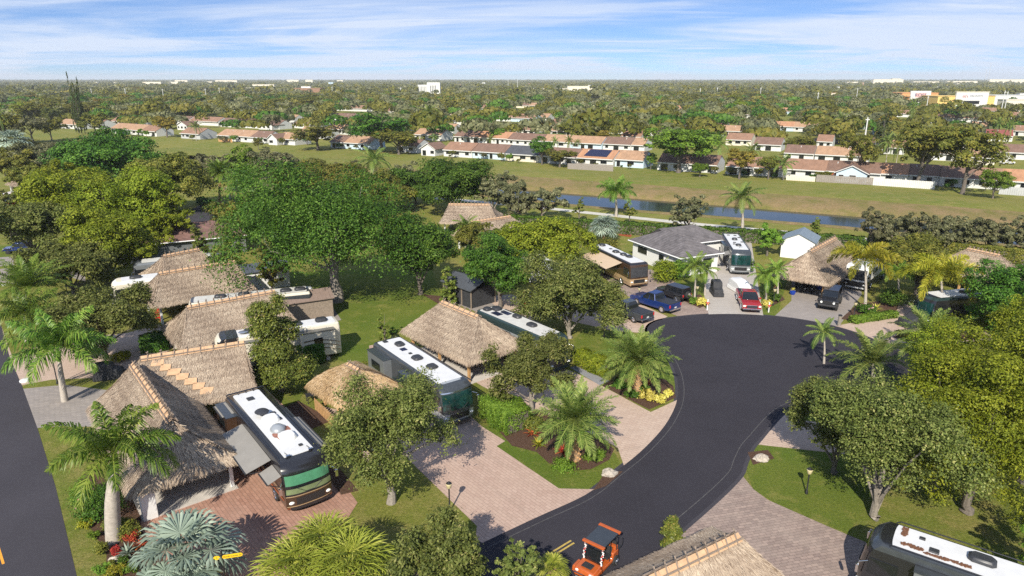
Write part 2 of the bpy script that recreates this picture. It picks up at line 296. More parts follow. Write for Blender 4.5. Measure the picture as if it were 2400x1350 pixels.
# ------------------------------------------------------------------ foliage meshes
def arr_mesh(name, V, Fc, mats, rnd=None, mi=None, smooth=False):
    me = bpy.data.meshes.new(name); V = np.asarray(V, np.float32); Fc = np.asarray(Fc, np.int32); n, k = Fc.shape
    me.vertices.add(len(V)); me.vertices.foreach_set('co', V.ravel()); me.loops.add(n * k); me.loops.foreach_set('vertex_index', Fc.ravel())
    me.polygons.add(n); me.polygons.foreach_set('loop_start', np.arange(0, n * k, k, dtype=np.int32)); me.polygons.foreach_set('loop_total', np.full(n, k, np.int32))
    for m in (mats if isinstance(mats, (list, tuple)) else [mats]): me.materials.append(m)
    if rnd is not None: a = me.attributes.new('rnd', 'FLOAT', 'FACE'); a.data.foreach_set('value', np.clip(rnd, 0, 1).astype(np.float32))
    if mi is not None: me.polygons.foreach_set('material_index', np.asarray(mi, np.int32))
    me.update(calc_edges=True); return me
def unit(a): return a / np.maximum(np.linalg.norm(a, axis=-1, keepdims=True), 1e-6)
def leaf_quads(C, nrm, size, rng, asp=.55):
    n = len(C); a = unit(np.cross(nrm, rng.normal(size=(n, 3)))); b = np.cross(unit(nrm), a); s = size[:, None]
    V = np.stack([C - a * s, C + b * s * asp, C + a * s, C - b * s * asp], 1).reshape(-1, 3)
    return V, np.arange(n * 4).reshape(n, 4)
def crown_leaves(blobs, n, leaf, seed, clump=.9, per=60, hollow=.6, shell=0):
    rng = np.random.default_rng(seed); K = max(8, n // per); w = np.array([b[3] * b[4] + b[4] * b[5] for b in blobs]); w = w / w.sum()
    bi = rng.choice(len(blobs), K, p=w); B = np.array(blobs)[bi]; d = unit(rng.normal(size=(K, 3))); d[:, 2] = np.where(d[:, 2] < -.7, -d[:, 2], d[:, 2])
    r = rng.uniform(hollow, 1.0, K)[:, None]; cc = B[:, :3] + d * B[:, 3:6] * r
    ci = rng.integers(0, K, n); cr = clump * rng.uniform(.5, 1.25, K)
    off = rng.normal(size=(n, 3)) * .5; off[:, 2] *= .62; C = cc[ci] + off * cr[ci][:, None]
    if shell:      # leaves gather on the lit skin of each billow
        o2 = unit(rng.normal(size=(n, 3)) + d[ci] * .5 + np.array([0, 0, .45])); lay = rng.random(n) < shell; rad = rng.uniform(.72, 1.12, n)[:, None] * np.array([1, 1, .7])
        off = np.where(lay[:, None], o2 * rad, off * 1.15); C = cc[ci] + off * cr[ci][:, None]
    nrm = unit(unit(off) * (.55 + .5 * (shell > 0)) + d[ci] * .35 + np.array([0, 0, .75]) + rng.normal(size=(n, 3)) * .55)
    crn = rng.uniform(0, 1, K); rnd = crn[ci] * .45 + rng.uniform(0, 1, n) * .55
    return C, nrm, leaf * rng.uniform(.6, 1.3, n), rnd, rng
def tree_blobs(r, zb, zt, rng, style):
    zc = (zb + zt) / 2; hz = (zt - zb) / 2; bl = []
    if style == 'cone':
        k = 7
        for i in range(k):
            f = i / (k - 1); rr = r * (1 - f * .8) * (.6 + .4 * rng.random())
            bl.append((rng.normal() * r * .2, rng.normal() * r * .2, zb + hz * .25 + f * hz * 1.6, rr * .85, rr * .85, hz * .3))
        return bl
    if style == 'column':
        for i in range(9):
            f = i / 8; bl.append((rng.normal() * r * .1, rng.normal() * r * .1, zb + hz * .15 + f * hz * 1.7, r * (1 - .72 * f), r * (1 - .72 * f), hz * .26))
        return bl
    k = {'round': 11, 'spread': 13, 'open': 19}.get(style, 11)
    bl.append((0, 0, zc, r * .55, r * .55, hz * .62))
    for i in range(k):
        a = 2 * PI * (i + rng.random() * .7) / k * (1 if i % 2 else 1.7); f = rng.uniform(.35, .74) if style != 'open' else rng.uniform(.35, .98)
        zo = rng.uniform(-.62, .60) * hz * (1 - .35 * f); s = rng.uniform(.30, .46) * (1 if style != 'open' else .70)
        bl.append((math.cos(a) * r * f, math.sin(a) * r * f, max(zc + zo, hz * s * .9 + .5), r * s, r * s, hz * s * 1.25))
    return bl
STYLE = {'oak': ('open', .62), 'yellow': ('round', .9), 'ficus': ('spread', .95), 'magnolia': ('cone', .6), 'dull': ('open', .7), 'bright': ('spread', .9), 'rust': ('round', .7), 'olive': ('open', .85), 'pine': ('column', .6)}
def tree_meshes(kind, h, r, zb, n, leaf, seed, bark='bark', lod='near'):
    rng = np.random.default_rng(seed); st, cl = STYLE[kind]; bl = tree_blobs(r, zb, h, rng, st)
    C, nr, s, rnd, rg = crown_leaves(bl, n, leaf, seed, clump=(cl * r * .20 if kind != 'oak' else r * .12) * (1 if lod != 'far' else 1.3), per=(38 if lod == 'near' else 24) if kind in ('oak', 'magnolia') else (110 if lod == 'near' else 60), hollow=.62 if kind == 'magnolia' else .35 if kind == 'oak' else .72, shell=.8 if kind in ('yellow', 'ficus', 'bright', 'olive', 'rust') else .45 if kind == 'dull' else 0)
    V, Fc = leaf_quads(C, nr, s, rg); cm = arr_mesh('crown', V, Fc, LV[kind], rnd)
    mb = MB(); tr = max(.09, .026 * h) * (1 if kind != 'ficus' or h < 12 else 1.5); top = zb + (h - zb) * .35
    mb.tube([(0, 0, -.05), (tr * .3, 0, zb * .45), (-tr * .3, tr * .3, zb), (0, 0, top)], [tr * 1.35, tr, tr * .85, tr * .5], 9)
    for i in range(9 if st != 'cone' else 5):
        b = bl[min(len(bl) - 1, 1 + i)]; z0 = zb * .75 + (top - zb * .75) * rng.random() * .8
        p1 = Vector((b[0] * .45, b[1] * .45, z0 + (b[2] - z0) * .6)); mb.tube([(0, 0, z0), p1, (b[0] * .9, b[1] * .9, b[2]), (b[0], b[1], b[2] + b[5] * .5)], [tr * .45, tr * .28, tr * .14, tr * .05], 6)
    return mb.mesh('trunk', M[bark], True), cm
PROTO = {}
def proto(kind, lod, var):                      # unit tree: height 10, crown radius 4.5
    k = (kind, lod, var)
    if k not in PROTO:
        n, lf = {'mid': (9000, .21), 'far': (5000, .27)}[lod]; zb = {'cone': 1.0, 'column': .6}.get(STYLE[kind][0], 2.6)
        PROTO[k] = tree_meshes(kind, 10, 4.5, zb, n, lf, hash(kind) % 1000 * 0 + sum(map(ord, kind)) + var * 17 + len(lod), 'bark', lod)
    return PROTO[k]
NTREE = [0]
def tree(kind, bx, by, ty, hw, label, zb=None, group=None, near=True, name=None, cat='tree', bark='bark', dens=1.0, leafk=1.0):
    p = G(bx, by); h = height_at(p.y, ty); dep = depth_at(p.y, h * .6); r = hw * dep / F; NTREE[0] += 1
    nm = name or {'magnolia': 'magnolia_tree', 'oak': 'oak_tree', 'ficus': 'ficus_tree', 'pine': 'pine_tree'}.get(kind, 'leafy_tree')
    root = thing(nm, p, 0, label, cat, group)
    if near:
        px = dep / F * 2.34; leaf = max(.085, px * 1.15) * leafk; n = int(min(80000, 2.3 * dens * 4 * PI * r * max(r, h / 3) / (leaf * leaf)))
        t, c = tree_meshes(kind, h, r * 1.0, zb if zb is not None else h * .28, n, leaf, NTREE[0] * 31 + 5, bark)
        link('trunk', t, root); link('crown', c, root)
    else:
        t, c = proto(kind, 'mid' if p.y < 260 else 'far', NTREE[0] % 3); s = (r / 4.5, r / 4.5, h / 10)
        rz = NTREE[0] * 1.3; link('trunk', t, root, scale=s, rot=(0, 0, rz)); link('crown', c, root, scale=s, rot=(0, 0, rz))
    return root
# shrubs and hedges: leaves over a solid core
def shrub(name, loc, r, h, kind, label, cat='shrub', group=None, leaf=None, rz=0, flowers=None, n=None):
    rx, ry = (r if isinstance(r, (tuple, list)) else (r, r)); loc = Vector(loc); dep = depth_at(loc.y); leaf = leaf or max(.06, dep / F * 2.34 * .9)
    NTREE[0] += 1; sd = NTREE[0] * 13; rng = np.random.default_rng(sd); root = thing(name, loc, rz, label, cat, group)
    bl = [(0, 0, h * .5, rx * .8, ry * .8, h * .5)] + [(rng.uniform(-.55, .55) * rx, rng.uniform(-.55, .55) * ry, h * rng.uniform(.4, .62), rx * .42, ry * .42, h * .4) for _ in range(6)]
    n = n or int(min(9000, 9 * (rx * ry + (rx + ry) * h) / leaf ** 2 * .6)) + 60
    C, nr, s, rnd, rg = crown_leaves(bl, n, leaf, sd, clump=min(rx, ry) * .32, per=30, hollow=.7); C[:, 2] = np.abs(C[:, 2]); V, Fc = leaf_quads(C, nr, s, rg)
    link('foliage', arr_mesh('foliage', V, Fc, LV[kind], rnd), root)
    if flowers:
        C, nr, s, rnd, rg = crown_leaves(bl, flowers[1], leaf * 1.3, sd + 1, clump=.1, per=3, hollow=.95); V, Fc = leaf_quads(C, nr, s, rg, .9); link('flowers', arr_mesh('flowers', V, Fc, LV[flowers[0]], rnd), root)
    return root
def hedge(name, a, b, w, h, kind, label, group=None, leaf=None):
    a = Vector(a); b = Vector(b); L_ = (b - a).length; mid = (a + b) / 2; dep = depth_at(mid.y); leaf = leaf or max(.07, dep / F * 2.34 * .9); rz = math.atan2(b.y - a.y, b.x - a.x)
    NTREE[0] += 1; rng = np.random.default_rng(NTREE[0]); root = thing(name, mid, rz, label, 'hedge', group)
    n = int(min(26000, 4.2 * (L_ * w + 2 * L_ * h + 2 * w * h) / (leaf * leaf))); u = rng.uniform(-1, 1, (n, 3)); ax = rng.choice(3, n, p=[.1, .45, .45])
    u[np.arange(n), ax] = np.where(ax == 2, 1, np.sign(u[np.arange(n), ax])) * rng.uniform(.86, 1.06, n)
    wob = .12 * np.sin(u[:, 0] * L_ * 1.1 + 1) + .06 * np.sin(u[:, 0] * L_ * 3.7)
    C = np.stack([u[:, 0] * L_ / 2, u[:, 1] * w / 2 * (1 + wob), h / 2 + u[:, 2] * h / 2 * (1 + wob * .5)], 1); C[:, 2] = np.maximum(C[:, 2], .02)
    C += rng.normal(size=(n, 3)) * .05; nr = unit(u * np.array([.3, 1, 1]) + rng.normal(size=(n, 3)) * .55 + np.array([0, 0, .3])); V, Fc = leaf_quads(C, nr, leaf * rng.uniform(.6, 1.3, n), rng)
    cell = rng.uniform(0, 1, 4000); key = (np.floor(C[:, 0] * 1.6).astype(int) * 31 + np.floor(C[:, 1] * 2).astype(int) * 7 + np.floor(C[:, 2] * 2).astype(int)) % 4000
    link('foliage', arr_mesh('foliage', V, Fc, LV[kind], cell[key] * .4 + rng.uniform(0, 1, n) * .6), root)
    MB().box((0, 0, h * .42), (L_ * .96, w * .8, h * .84)).build('branches', M['bark'], root); return root
# ------------------------------------------------------------------ palms
def frond(Lf, e0, e1, ll, nl, az, rng, width=.035, hang=.5, plume=0, roll=0):
    n = 14; t = np.linspace(0, 1, n); el = e0 + (e1 - e0) * t ** 1.25; dx = np.cos(el); dz = np.sin(el); X = np.concatenate([[0], np.cumsum((dx[1:] + dx[:-1]) / 2)]) * Lf / (n - 1); Z = np.concatenate([[0], np.cumsum((dz[1:] + dz[:-1]) / 2)]) * Lf / (n - 1)
    tt = np.repeat(np.linspace(.10, 1, nl), 2); m = len(tt); side = np.tile([1., -1.], nl); bx = np.interp(tt, t, X); bz = np.interp(tt, t, Z); ee = np.interp(tt, t, el)
    tan = np.stack([np.cos(ee), np.zeros(m), np.sin(ee)], 1); upv = np.stack([-np.sin(ee), np.zeros(m), np.cos(ee)], 1); sd = np.stack([np.zeros(m), side, np.zeros(m)], 1)
    lt = ll * (np.sin(np.clip(tt * .88 + .14, 0, 1) * PI) ** .6) * rng.uniform(.85, 1.12, m); ang = rng.uniform(-1, 1, m) * plume
    dr = unit(sd * np.cos(ang)[:, None] * (1 - .25 * tt[:, None]) + upv * (np.sin(ang)[:, None] + .28) + tan * (.35 + .75 * tt[:, None]) + rng.normal(size=(m, 3)) * .05)
    B = np.stack([bx, np.zeros(m), bz], 1); Mi = B + dr * (lt * .55)[:, None] + np.array([0, 0, -1]) * (lt * .10 * hang)[:, None]; T = B + dr * (lt * .92)[:, None] + np.array([0, 0, -1.]) * (lt * .55 * hang)[:, None]
    w = tan * width; V = np.stack([B - w * .5, B + w * .5, Mi + w, Mi - w, T + w * .25, T - w * .25], 1).reshape(-1, 3); k = np.arange(m)[:, None] * 6
    Fc = np.concatenate([k + np.array([0, 1, 2, 3]), k + np.array([3, 2, 4, 5])]); ro = rng.uniform(0, 1) * .4; rn = ro + rng.uniform(0, .6, m); rn = np.concatenate([rn, rn + .06])
    # stalk
    q = len(V); sw = .05 * (1 - .8 * t) + .008; SV = np.stack([np.stack([X, -sw, Z], 1), np.stack([X, np.zeros(n), Z + sw], 1), np.stack([X, sw, Z], 1)], 1).reshape(-1, 3); V = np.concatenate([V, SV]); i = np.arange(n - 1)[:, None] * 3 + q
    Fc = np.concatenate([Fc, i + np.array([0, 1, 4, 3]), i + np.array([1, 2, 5, 4])]); rn = np.concatenate([rn, np.full(2 * (n - 1), .85)])
    c, s = math.cos(az), math.sin(az); return V @ np.array([[c, s, 0], [-s, c, 0], [0, 0, 1]]), Fc, rn
def fronds_mesh(specs, mat, z0=0, r0=.1, seed=1):
    rng = np.random.default_rng(seed); Vs = []; Fs = []; Rs = []; q = 0
    for s in specs:
        V, Fc, rn = frond(rng=rng, **s); V[:, 2] += z0; V[:, 0] += math.cos(s['az']) * r0; V[:, 1] += math.sin(s['az']) * r0; Vs.append(V); Fs.append(Fc + q); Rs.append(rn); q += len(V)
    return arr_mesh('fronds', np.concatenate(Vs), np.concatenate(Fs), mat, np.concatenate(Rs))
PK = {  # frond count, length, steepest and flattest start, end droop, leaflet length, count, width, hang, plume
 'royal': (20, 1.0, 82, 2, -78, .23, 74, .022, 1.0, .9), 'date': (58, 1.0, 84, -16, -46, .17, 60, .020, .35, .6), 'foxtail': (12, 1.0, 80, 22, -100, .20, 120, .018, .3, 1.5),
 'coconut': (20, 1.0, 80, -15, -80, .22, 44, .022, 1.0, .1), 'phoenix': (26, 1.0, 80, 5, -55, .17, 46, .020, .4, .4)}
def palm(kind, bx, by, cyp, rpx, label, cx=None, leaf=None, group=None, name=None, tr=None, nf=None, seed=0, lod=1.0, lean=None):
    p = G(bx, by); h = max(.5, height_at(p.y, cyp)); dep = depth_at(p.y, h); r = rpx * dep / F; cx = bx if cx is None else cx
    dx = (cx - 1200) / F * dep - p.x
    NTREE[0] += 1; seed = seed or NTREE[0] * 7; rng = random.Random(seed); root = thing(name or kind + '_palm', p, 0, label, 'palm', group)
    n, fl, e_hi, e_lo, e1, ll, nl, wd, hg, pl = PK[kind]; n = nf or n; nl = max(14, int(nl * lod)); Lf = r * 1.16; sp = []
    for i in range(n):
        f = (i + .5) / n; f2 = f ** .8; e0 = R(e_hi + (e_lo - e_hi) * f2 + rng.uniform(-6, 6)); sp.append(dict(Lf=Lf * rng.uniform(.88, 1.08) * (1 if f > .15 else .8), e0=e0, e1=e0 + R(e1 - 15) * (.35 + .65 * f2) if kind != 'foxtail' else e0 + R(-125) * (.6 + .4 * f2), ll=ll * Lf, nl=nl, az=i * 2.3999 + rng.uniform(-.2, .2), width=wd * Lf / lod * .5, hang=hg, plume=pl))
    me = fronds_mesh(sp, LV[leaf or {'royal': 'royal', 'foxtail': 'foxtail', 'coconut': 'date'}.get(kind, 'date')], 0, .08, seed); tb = tr or {'royal': .27, 'date': .36, 'foxtail': .16, 'coconut': .15, 'phoenix': .2}[kind]
    th = h - (1.3 if kind == 'royal' else .5 if kind == 'foxtail' else 0); th = max(.3, th); f = th / h
    mb = MB(); pts = []; rad = []; k = 16 if kind in ('royal', 'foxtail') else 9
    for i in range(k + 1):
        t = i / k; pts.append((dx * t * f * (.4 + .6 * t), 0, -.05 + (th + .05) * t)); rad.append(tb * ((1.25 - .75 * t) if kind != 'royal' else (1.35 - .35 * t if t < .55 else 1.16 - .95 * (t - .55))) * (1 + .025 * (i % 2)))
    mb.tube(pts, rad, 12); link('trunk', mb.mesh('trunk', M['boot'] if kind == 'date' else M['palmtrunk'], True), root)
    if kind == 'date':   # stubs of cut leaf bases in a diamond pattern
        mb = MB()
        for i in range(90):
            a = i * 2.3999; z = th * (i / 90); rr = tb * (1.25 - .75 * z / th); mb.box((math.cos(a) * (rr + .02) + dx * z / h, math.sin(a) * (rr + .02), z), (.13, .17, .10), 0, a, .5, .4)
        mb.build('leaf_bases', M['woodtan'], root)
    if kind in ('royal', 'foxtail'):
        MB().tube([(dx * f, 0, th), (dx * (f + .2 * (1 - f)), 0, th + .25), (dx, 0, h)], [tb * .62, tb * .74, tb * .34], 12).build('crownshaft', M['shaft'], root, True)
    link('fronds', me, root, (dx, 0, h)); return root
def fan_leaf(Lr, az, e0, pet, rng, nseg=22, spread=R(150), cup=.25, wk=.5, mf=.6):
    c, s = math.cos(e0), math.sin(e0); tip = np.array([c * pet, 0, s * pet]); a = np.linspace(-spread, spread, nseg); m = nseg; fold = np.where(np.arange(m) % 2, .05, -.05) * Lr
    fw = np.array([math.cos(e0 - .6), 0, math.sin(e0 - .6)]); up = np.array([-math.sin(e0 - .6), 0, math.cos(e0 - .6)]); sd = np.array([0, 1., 0])
    d = np.cos(a)[:, None] * fw + np.sin(a)[:, None] * sd; lr = Lr * (.72 + .28 * np.cos(a)) * rng.uniform(.93, 1.07, m); q = np.cross(d, up)
    w = Lr * math.sin(spread / nseg) * .98
    B = np.repeat(tip[None], m, 0); Mi = B + d * (lr * mf)[:, None] + up * (cup * Lr * .22 + fold)[:, None]; T = B + d * lr[:, None] + up * (cup * Lr * .1) + np.array([0, 0, -.16]) * lr[:, None]
    V = np.stack([B, Mi + q * w * wk, T + q * .015, T - q * .015, Mi - q * w * wk, Mi + up * .035 * Lr], 1).reshape(-1, 3); k = np.arange(m)[:, None] * 6
    Fc = np.concatenate([k + np.array([0, 1, 2, 5]), k + np.array([0, 5, 3, 4])]); rn = np.tile(rng.uniform(.1, .9, m) * .5 + rng.uniform(0, .5), 2)
    SV = np.array([[0, -.04, 0], [0, .04, 0], [tip[0], .025, tip[2]], [tip[0], -.025, tip[2]]]); V2 = np.concatenate([V, SV]); Fc = np.concatenate([Fc, np.array([[0, 1, 2, 3]]) + len(V)]); rn = np.append(rn, .6)
    cz, sz = math.cos(az), math.sin(az); return V2 @ np.array([[cz, sz, 0], [-sz, cz, 0], [0, 0, 1]]), Fc, rn
def fan_palm(bx, by, cyp, rpx, label, kind='bismarck', name='silver_palm', n=30, group=None, nseg=24, cup=.25, wk=.5, lk=.5, mf=.6):
    p = G(bx, by); h = max(.35, height_at(p.y, cyp)); dep = depth_at(p.y, h); r = rpx * dep / F; NTREE[0] += 1; rng = np.random.default_rng(NTREE[0] * 3)
    root = thing(name, p, 0, label, 'palm', group); Vs = []; Fs = []; Rs = []; q = 0
    for i in range(n):
        f = (i + .5) / n; V, Fc, rn = fan_leaf(r * lk * rng.uniform(.85, 1.12), i * 2.3999, R(84 - 100 * f ** .9), r * .62 * (.8 + .3 * f), rng, nseg, cup=cup, wk=wk, mf=mf); V[:, 2] += h * .8; Vs.append(V); Fs.append(Fc + q); Rs.append(rn); q += len(V)
    link('fan_leaves', arr_mesh('fan_leaves', np.concatenate(Vs), np.concatenate(Fs), LV[kind], np.concatenate(Rs)), root)
    MB().tube([(0, 0, -.05), (0, 0, h * .5), (0, 0, h * .85)], [.26, .22, .26], 10).build('trunk', M['boot'], root, True); return root
# rosette plants (bromeliads, agaves, ti plants, grasses): arching strap leaves
def rosette(name, loc, r, n, kind, label, cat='plant', group=None, w=.06, e0=(75, 15), arch=-50, seed=None):
    NTREE[0] += 1; rng = np.random.default_rng(seed or NTREE[0]); V = []; Fc = []; rn = []
    for i in range(n):
        a = i * 2.3999; el = R(e0[0] + (e0[1] - e0[0]) * (i / n) + rng.uniform(-8, 8)); p = np.array([0, 0, .05]); q = len(V); L_ = r * rng.uniform(.8, 1.15); sd = np.array([-math.sin(a), math.cos(a), 0]); rv = rng.random()
        for k in range(4):
            ww = w * (.7, 1, .75, .08)[k]; V += [p - sd * ww, p + sd * ww]; e = el + R(arch) * k / 3; p = p + np.array([math.cos(e) * math.cos(a), math.cos(e) * math.sin(a), math.sin(e)]) * L_ / 3
            if k: Fc.append((q + 2 * k - 2, q + 2 * k - 1, q + 2 * k + 1, q + 2 * k)); rn.append(rv)
    o = link(name, arr_mesh(name, V, Fc, LV[kind], np.array(rn)), None, loc); return tag(o, label, cat, group)
# ------------------------------------------------------------------ thatched roofs
def thatch_faces(faces, seed, dens=1.0, blade=(.36, .032), sag=.18, golden=0):
    """faces: (eave a, eave b, ridge b, ridge a) with optional equal ridge points"""
    rng = np.random.default_rng(seed); BV = []; BF = []; Rn = []; SM = MB(); q = 0
    for (a, b, c, d) in faces:
        a, b, c, d = [np.array(x, float) for x in (a, b, c, d)]; area = np.linalg.norm(np.cross(c - a, d - b)) / 2; n = int(area * 420 * dens)
        nrm = np.cross(b - a, d - a); nrm = nrm / np.linalg.norm(nrm); nrm = nrm if nrm[2] > 0 else -nrm
        def S_(u, v): return (a * (1 - u) + b * u) * (1 - v) + (d * (1 - u) + c * u) * v - nrm * (sag * 4 * v * (1 - v))
        gu, gv = 14, 8; grid = [S_(i / gu, j / gv) + nrm * (rng.normal() * .035 - .06) for j in range(gv + 1) for i in range(gu + 1)]
        SM.add(grid, [(j * (gu + 1) + i, j * (gu + 1) + i + 1, (j + 1) * (gu + 1) + i + 1, (j + 1) * (gu + 1) + i) for j in range(gv) for i in range(gu)])
        u = rng.uniform(0, 1, n); wt = np.linalg.norm(b - a), np.linalg.norm(c - d); v = rng.uniform(0, 1, n)
        keep = rng.uniform(0, 1, n) < (1 - v * (1 - wt[1] / max(wt))) ; u = u[keep]; v = v[keep]; ne = int(wt[0] * 110 * dens); u = np.append(u, rng.uniform(0, 1, ne)); v = np.append(v, rng.uniform(-.02, .05, ne)); n = len(u)
        Pp = S_(u[:, None], v[:, None]); dn = unit(S_(u[:, None], v[:, None] - .02) - Pp); sd = np.cross(dn, nrm)
        dn = unit(dn + sd * rng.normal(0, .17, n)[:, None]); L_ = blade[0] * rng.uniform(.6, 1.25, n)[:, None]; w = blade[1] * rng.uniform(.6, 1.4, n)[:, None]
        edge = (v < .05)[:, None]; lift = rng.uniform(.02, .12, n)[:, None]; clump = np.sin(u * 31 + v * 3) * .02 + rng.normal(0, .010, n)
        p0 = Pp + nrm * (.01 + clump[:, None]); p1 = p0 + dn * L_ + nrm * lift * .6 * np.where(edge, -.4, 1) + np.where(edge, np.array([0, 0, -.28]), 0) * L_
        V = np.stack([p0 - sd * w * .5, p0 + sd * w * .5, p1 + sd * w * .3, p1 - sd * w * .3], 1).reshape(-1, 3); BV.append(V); BF.append(np.arange(n * 4).reshape(n, 4) + q); q += len(V)
        band = .10 * np.sin(v * 38) ; Rn.append(np.clip(rng.beta(2.2, 2.2, n) + band + .12 * np.sin(u * 9 + v * 5) - .1 * edge[:, 0], 0, 1))
    return SM, np.concatenate(BV), np.concatenate(BF), np.concatenate(Rn)
def hut(ra, rb, zr, hw, ea, eb, label, zr2=None, ze=2.55, posts=True, cap='full', seed=1, mat='thatch', dens=1.0, wall=None, name='thatched_hut', group='thatched huts beside the motorhomes', hang=None, postm='white', floor=None, cat='hut', posthw=.8, sag=.18, crosses=9, skipwall=False):
    """ra, rb: photo pixels of the two ridge ends; ea, eb: how far the eaves run past them"""
    A = G(*ra, zr); B = G(*rb, zr2 or zr); mid = (A + B) / 2; rz = math.atan2(B.y - A.y, B.x - A.x); l = math.hypot(B.x - A.x, B.y - A.y) / 2
    root = thing(name, (mid.x, mid.y, 0), rz, label, cat, group); x0, x1 = -l - ea, l + eb; R0, R1 = (-l, 0, zr), (l, 0, zr)
    fs = [((x0, -hw, ze), (x1, -hw, ze), R1, R0), ((x1, hw, ze), (x0, hw, ze), R0, R1), ((x1, -hw, ze), (x1, hw, ze), R1, (l, .01, zr)), ((x0, hw, ze), (x0, -hw, ze), R0, (-l, -.01, zr))]
    SM, V, Fc, rn = thatch_faces(fs, seed, dens, sag=sag); rf = SM.build('roof', M['under'], root); link('thatch', arr_mesh('thatch', V, Fc, M[mat], rn), rf)
    if cap:
        c0, c1 = (-l, l); mb = MB(); w = .36; n = 10
        for i in range(n):
            xa = c0 + (c1 - c0) * i / n; xb = c0 + (c1 - c0) * (i + .97) / n; mb.add([(xa, -w, zr - .20), (xb, -w, zr - .20), (xb, 0, zr + .13), (xa, 0, zr + .13), (xb, w, zr - .20), (xa, w, zr - .20)], [(0, 1, 2, 3), (3, 2, 4, 5)])
        mb.build('ridge_cap', M['cap'], rf)
        pb = MB()
        for s in (-1, 1): pb.tube([(c0 - .1, s * w * .8, zr - .06), (c1 + .1, s * w * .8, zr - .06)], .055, 6)
        k = crosses
        for i in range(k):
            x = c0 + (c1 - c0) * (i + .5) / k
            pb.tube([(x - .06, -w * 1.1, zr - .26), (x + .06, w * .35, zr + .42)], .045, 6); pb.tube([(x + .06, w * 1.1, zr - .26), (x - .04, -w * .35, zr + .42)], .045, 6)
        pb.build('ridge_poles', M['pole'], rf)
    if posts:
        X = [x0 + .9, (x0 + x1) / 2, x1 - .9]
        for sx in X:
            for sy in (-1, 1): MB().box((sx, sy * hw * posthw, ze / 2), (.24, .24, ze + .3)).build('post', M[postm], root, bevel=.02)
    if floor: MB().box(((x0 + x1) / 2, 0, .03), (x1 - x0 - .8, hw * 2 * posthw + .5, .07)).build('floor', M[floor], root)
    return root, (x0, x1, l, rz)
# ------------------------------------------------------------------ setting: ground sheets
def sheet(name, poly, m, z, kind='structure', px=True, label=None):
    pts = [(G(*p)[:2] if px else p) for p in poly]; mb = MB(); mb.add([(x, y, z) for x, y in pts], [tuple(range(len(pts)))]); o = mb.build(name, m); o['kind'] = kind
    if label: o['label'] = label
    # make sure it faces up
    me = o.data
    if me.polygons[0].normal.z < 0: me.flip_normals()
    return o
def smooth(pts, n=5, closed=False):
    P_ = [Vector(p) for p in pts]; out = []; k = len(P_)
    for i in range(k if closed else k - 1):
        p0, p1, p2, p3 = P_[(i - 1) % k if closed else max(i - 1, 0)], P_[i], P_[(i + 1) % k], P_[(i + 2) % k if closed else min(i + 2, k - 1)]
        for j in range(n):
            t = j / n; out.append(.5 * ((2 * p1) + (p2 - p0) * t + (2 * p0 - 5 * p1 + 4 * p2 - p3) * t * t + (3 * p1 - p0 - 3 * p2 + p3) * t ** 3))
    if not closed: out.append(P_[-1])
    return [tuple(p) for p in out]
g = MB(); NG = 12000
g.add([(-NG, -200, 0), (NG, -200, 0), (NG, NG, 0), (-NG, NG, 0)], [(0, 1, 2, 3)]); tag(g.build('ground', S['grass']), kind='structure')
for pl in ([(640, 640), (1010, 625), (1040, 700), (960, 770), (880, 800), (860, 870), (760, 830), (690, 960), (600, 960), (620, 800), (780, 740)], [(1130, 1000), (1185, 985), (1290, 1080), (1330, 1110), (1440, 1060), (1462, 1100), (1400, 1147), (1310, 1145), (1164, 1046), (1182, 1033)], [(1740, 1075), (1765, 1042), (1985, 1065), (2050, 1150), (1990, 1250), (1830, 1190), (1765, 1146)], [(1370, 770), (1520, 784), (1580, 830), (1595, 930), (1500, 900), (1360, 850), (1340, 800)],
           [(1540, 735), (1600, 750), (1560, 790), (1530, 745)], [(1780, 640), (1850, 640), (1820, 745), (1785, 742)], [(1560, 600), (1660, 650), (1665, 745), (1600, 700)], [(-20, 575), (120, 560), (160, 600), (-20, 605)], [(1850, 970), (1920, 930), (2000, 920), (2050, 990), (1865, 985)], [(1050, 490), (2400, 605), (2400, 640), (1690, 560), (1050, 520)]): sheet('lawn', pl, S['greengrass'], .0035)
# the new asphalt of the cul-de-sac
ledge = smooth([(700, 1470), (900, 1385), (1130, 1273), (1255, 1214), (1372, 1160), (1440, 1108), (1500, 1060), (1550, 1008), (1577, 965), (1588, 930), (1588, 895), (1578, 860), (1560, 828), (1534, 800), (1517, 780), (1524, 760), (1560, 747), (1640, 738), (1720, 736), (1800, 740), (1880, 750), (1950, 764), (2010, 782), (2070, 806), (2130, 832)], 4)
redge = smooth([(2175, 862), (2150, 890), (2080, 908), (1990, 922), (1905, 940), (1862, 953), (1832, 970), (1805, 998), (1780, 1028), (1760, 1052), (1745, 1085), (1735, 1112), (1700, 1150), (1645, 1200), (1590, 1248), (1545, 1296), (1475, 1348), (1330, 1450), (1150, 1560)], 4)
def inset(edge, m):
    pts = [G(*p) for p in edge]; o = []
    for i, p in enumerate(pts):
        t = (pts[min(i + 1, len(pts) - 1)] - pts[max(i - 1, 0)]).normalized(); o.append((p.x + t.y * m, p.y - t.x * m))
    return o
road = [tuple(G(*p)[:2]) for p in ledge + redge]
sheet('road_edge', inset(ledge, -.28) + inset(redge, -.28), S['asphaltold'], .008, px=False); sheet('road', road, S['asphalt'], .012, px=False)
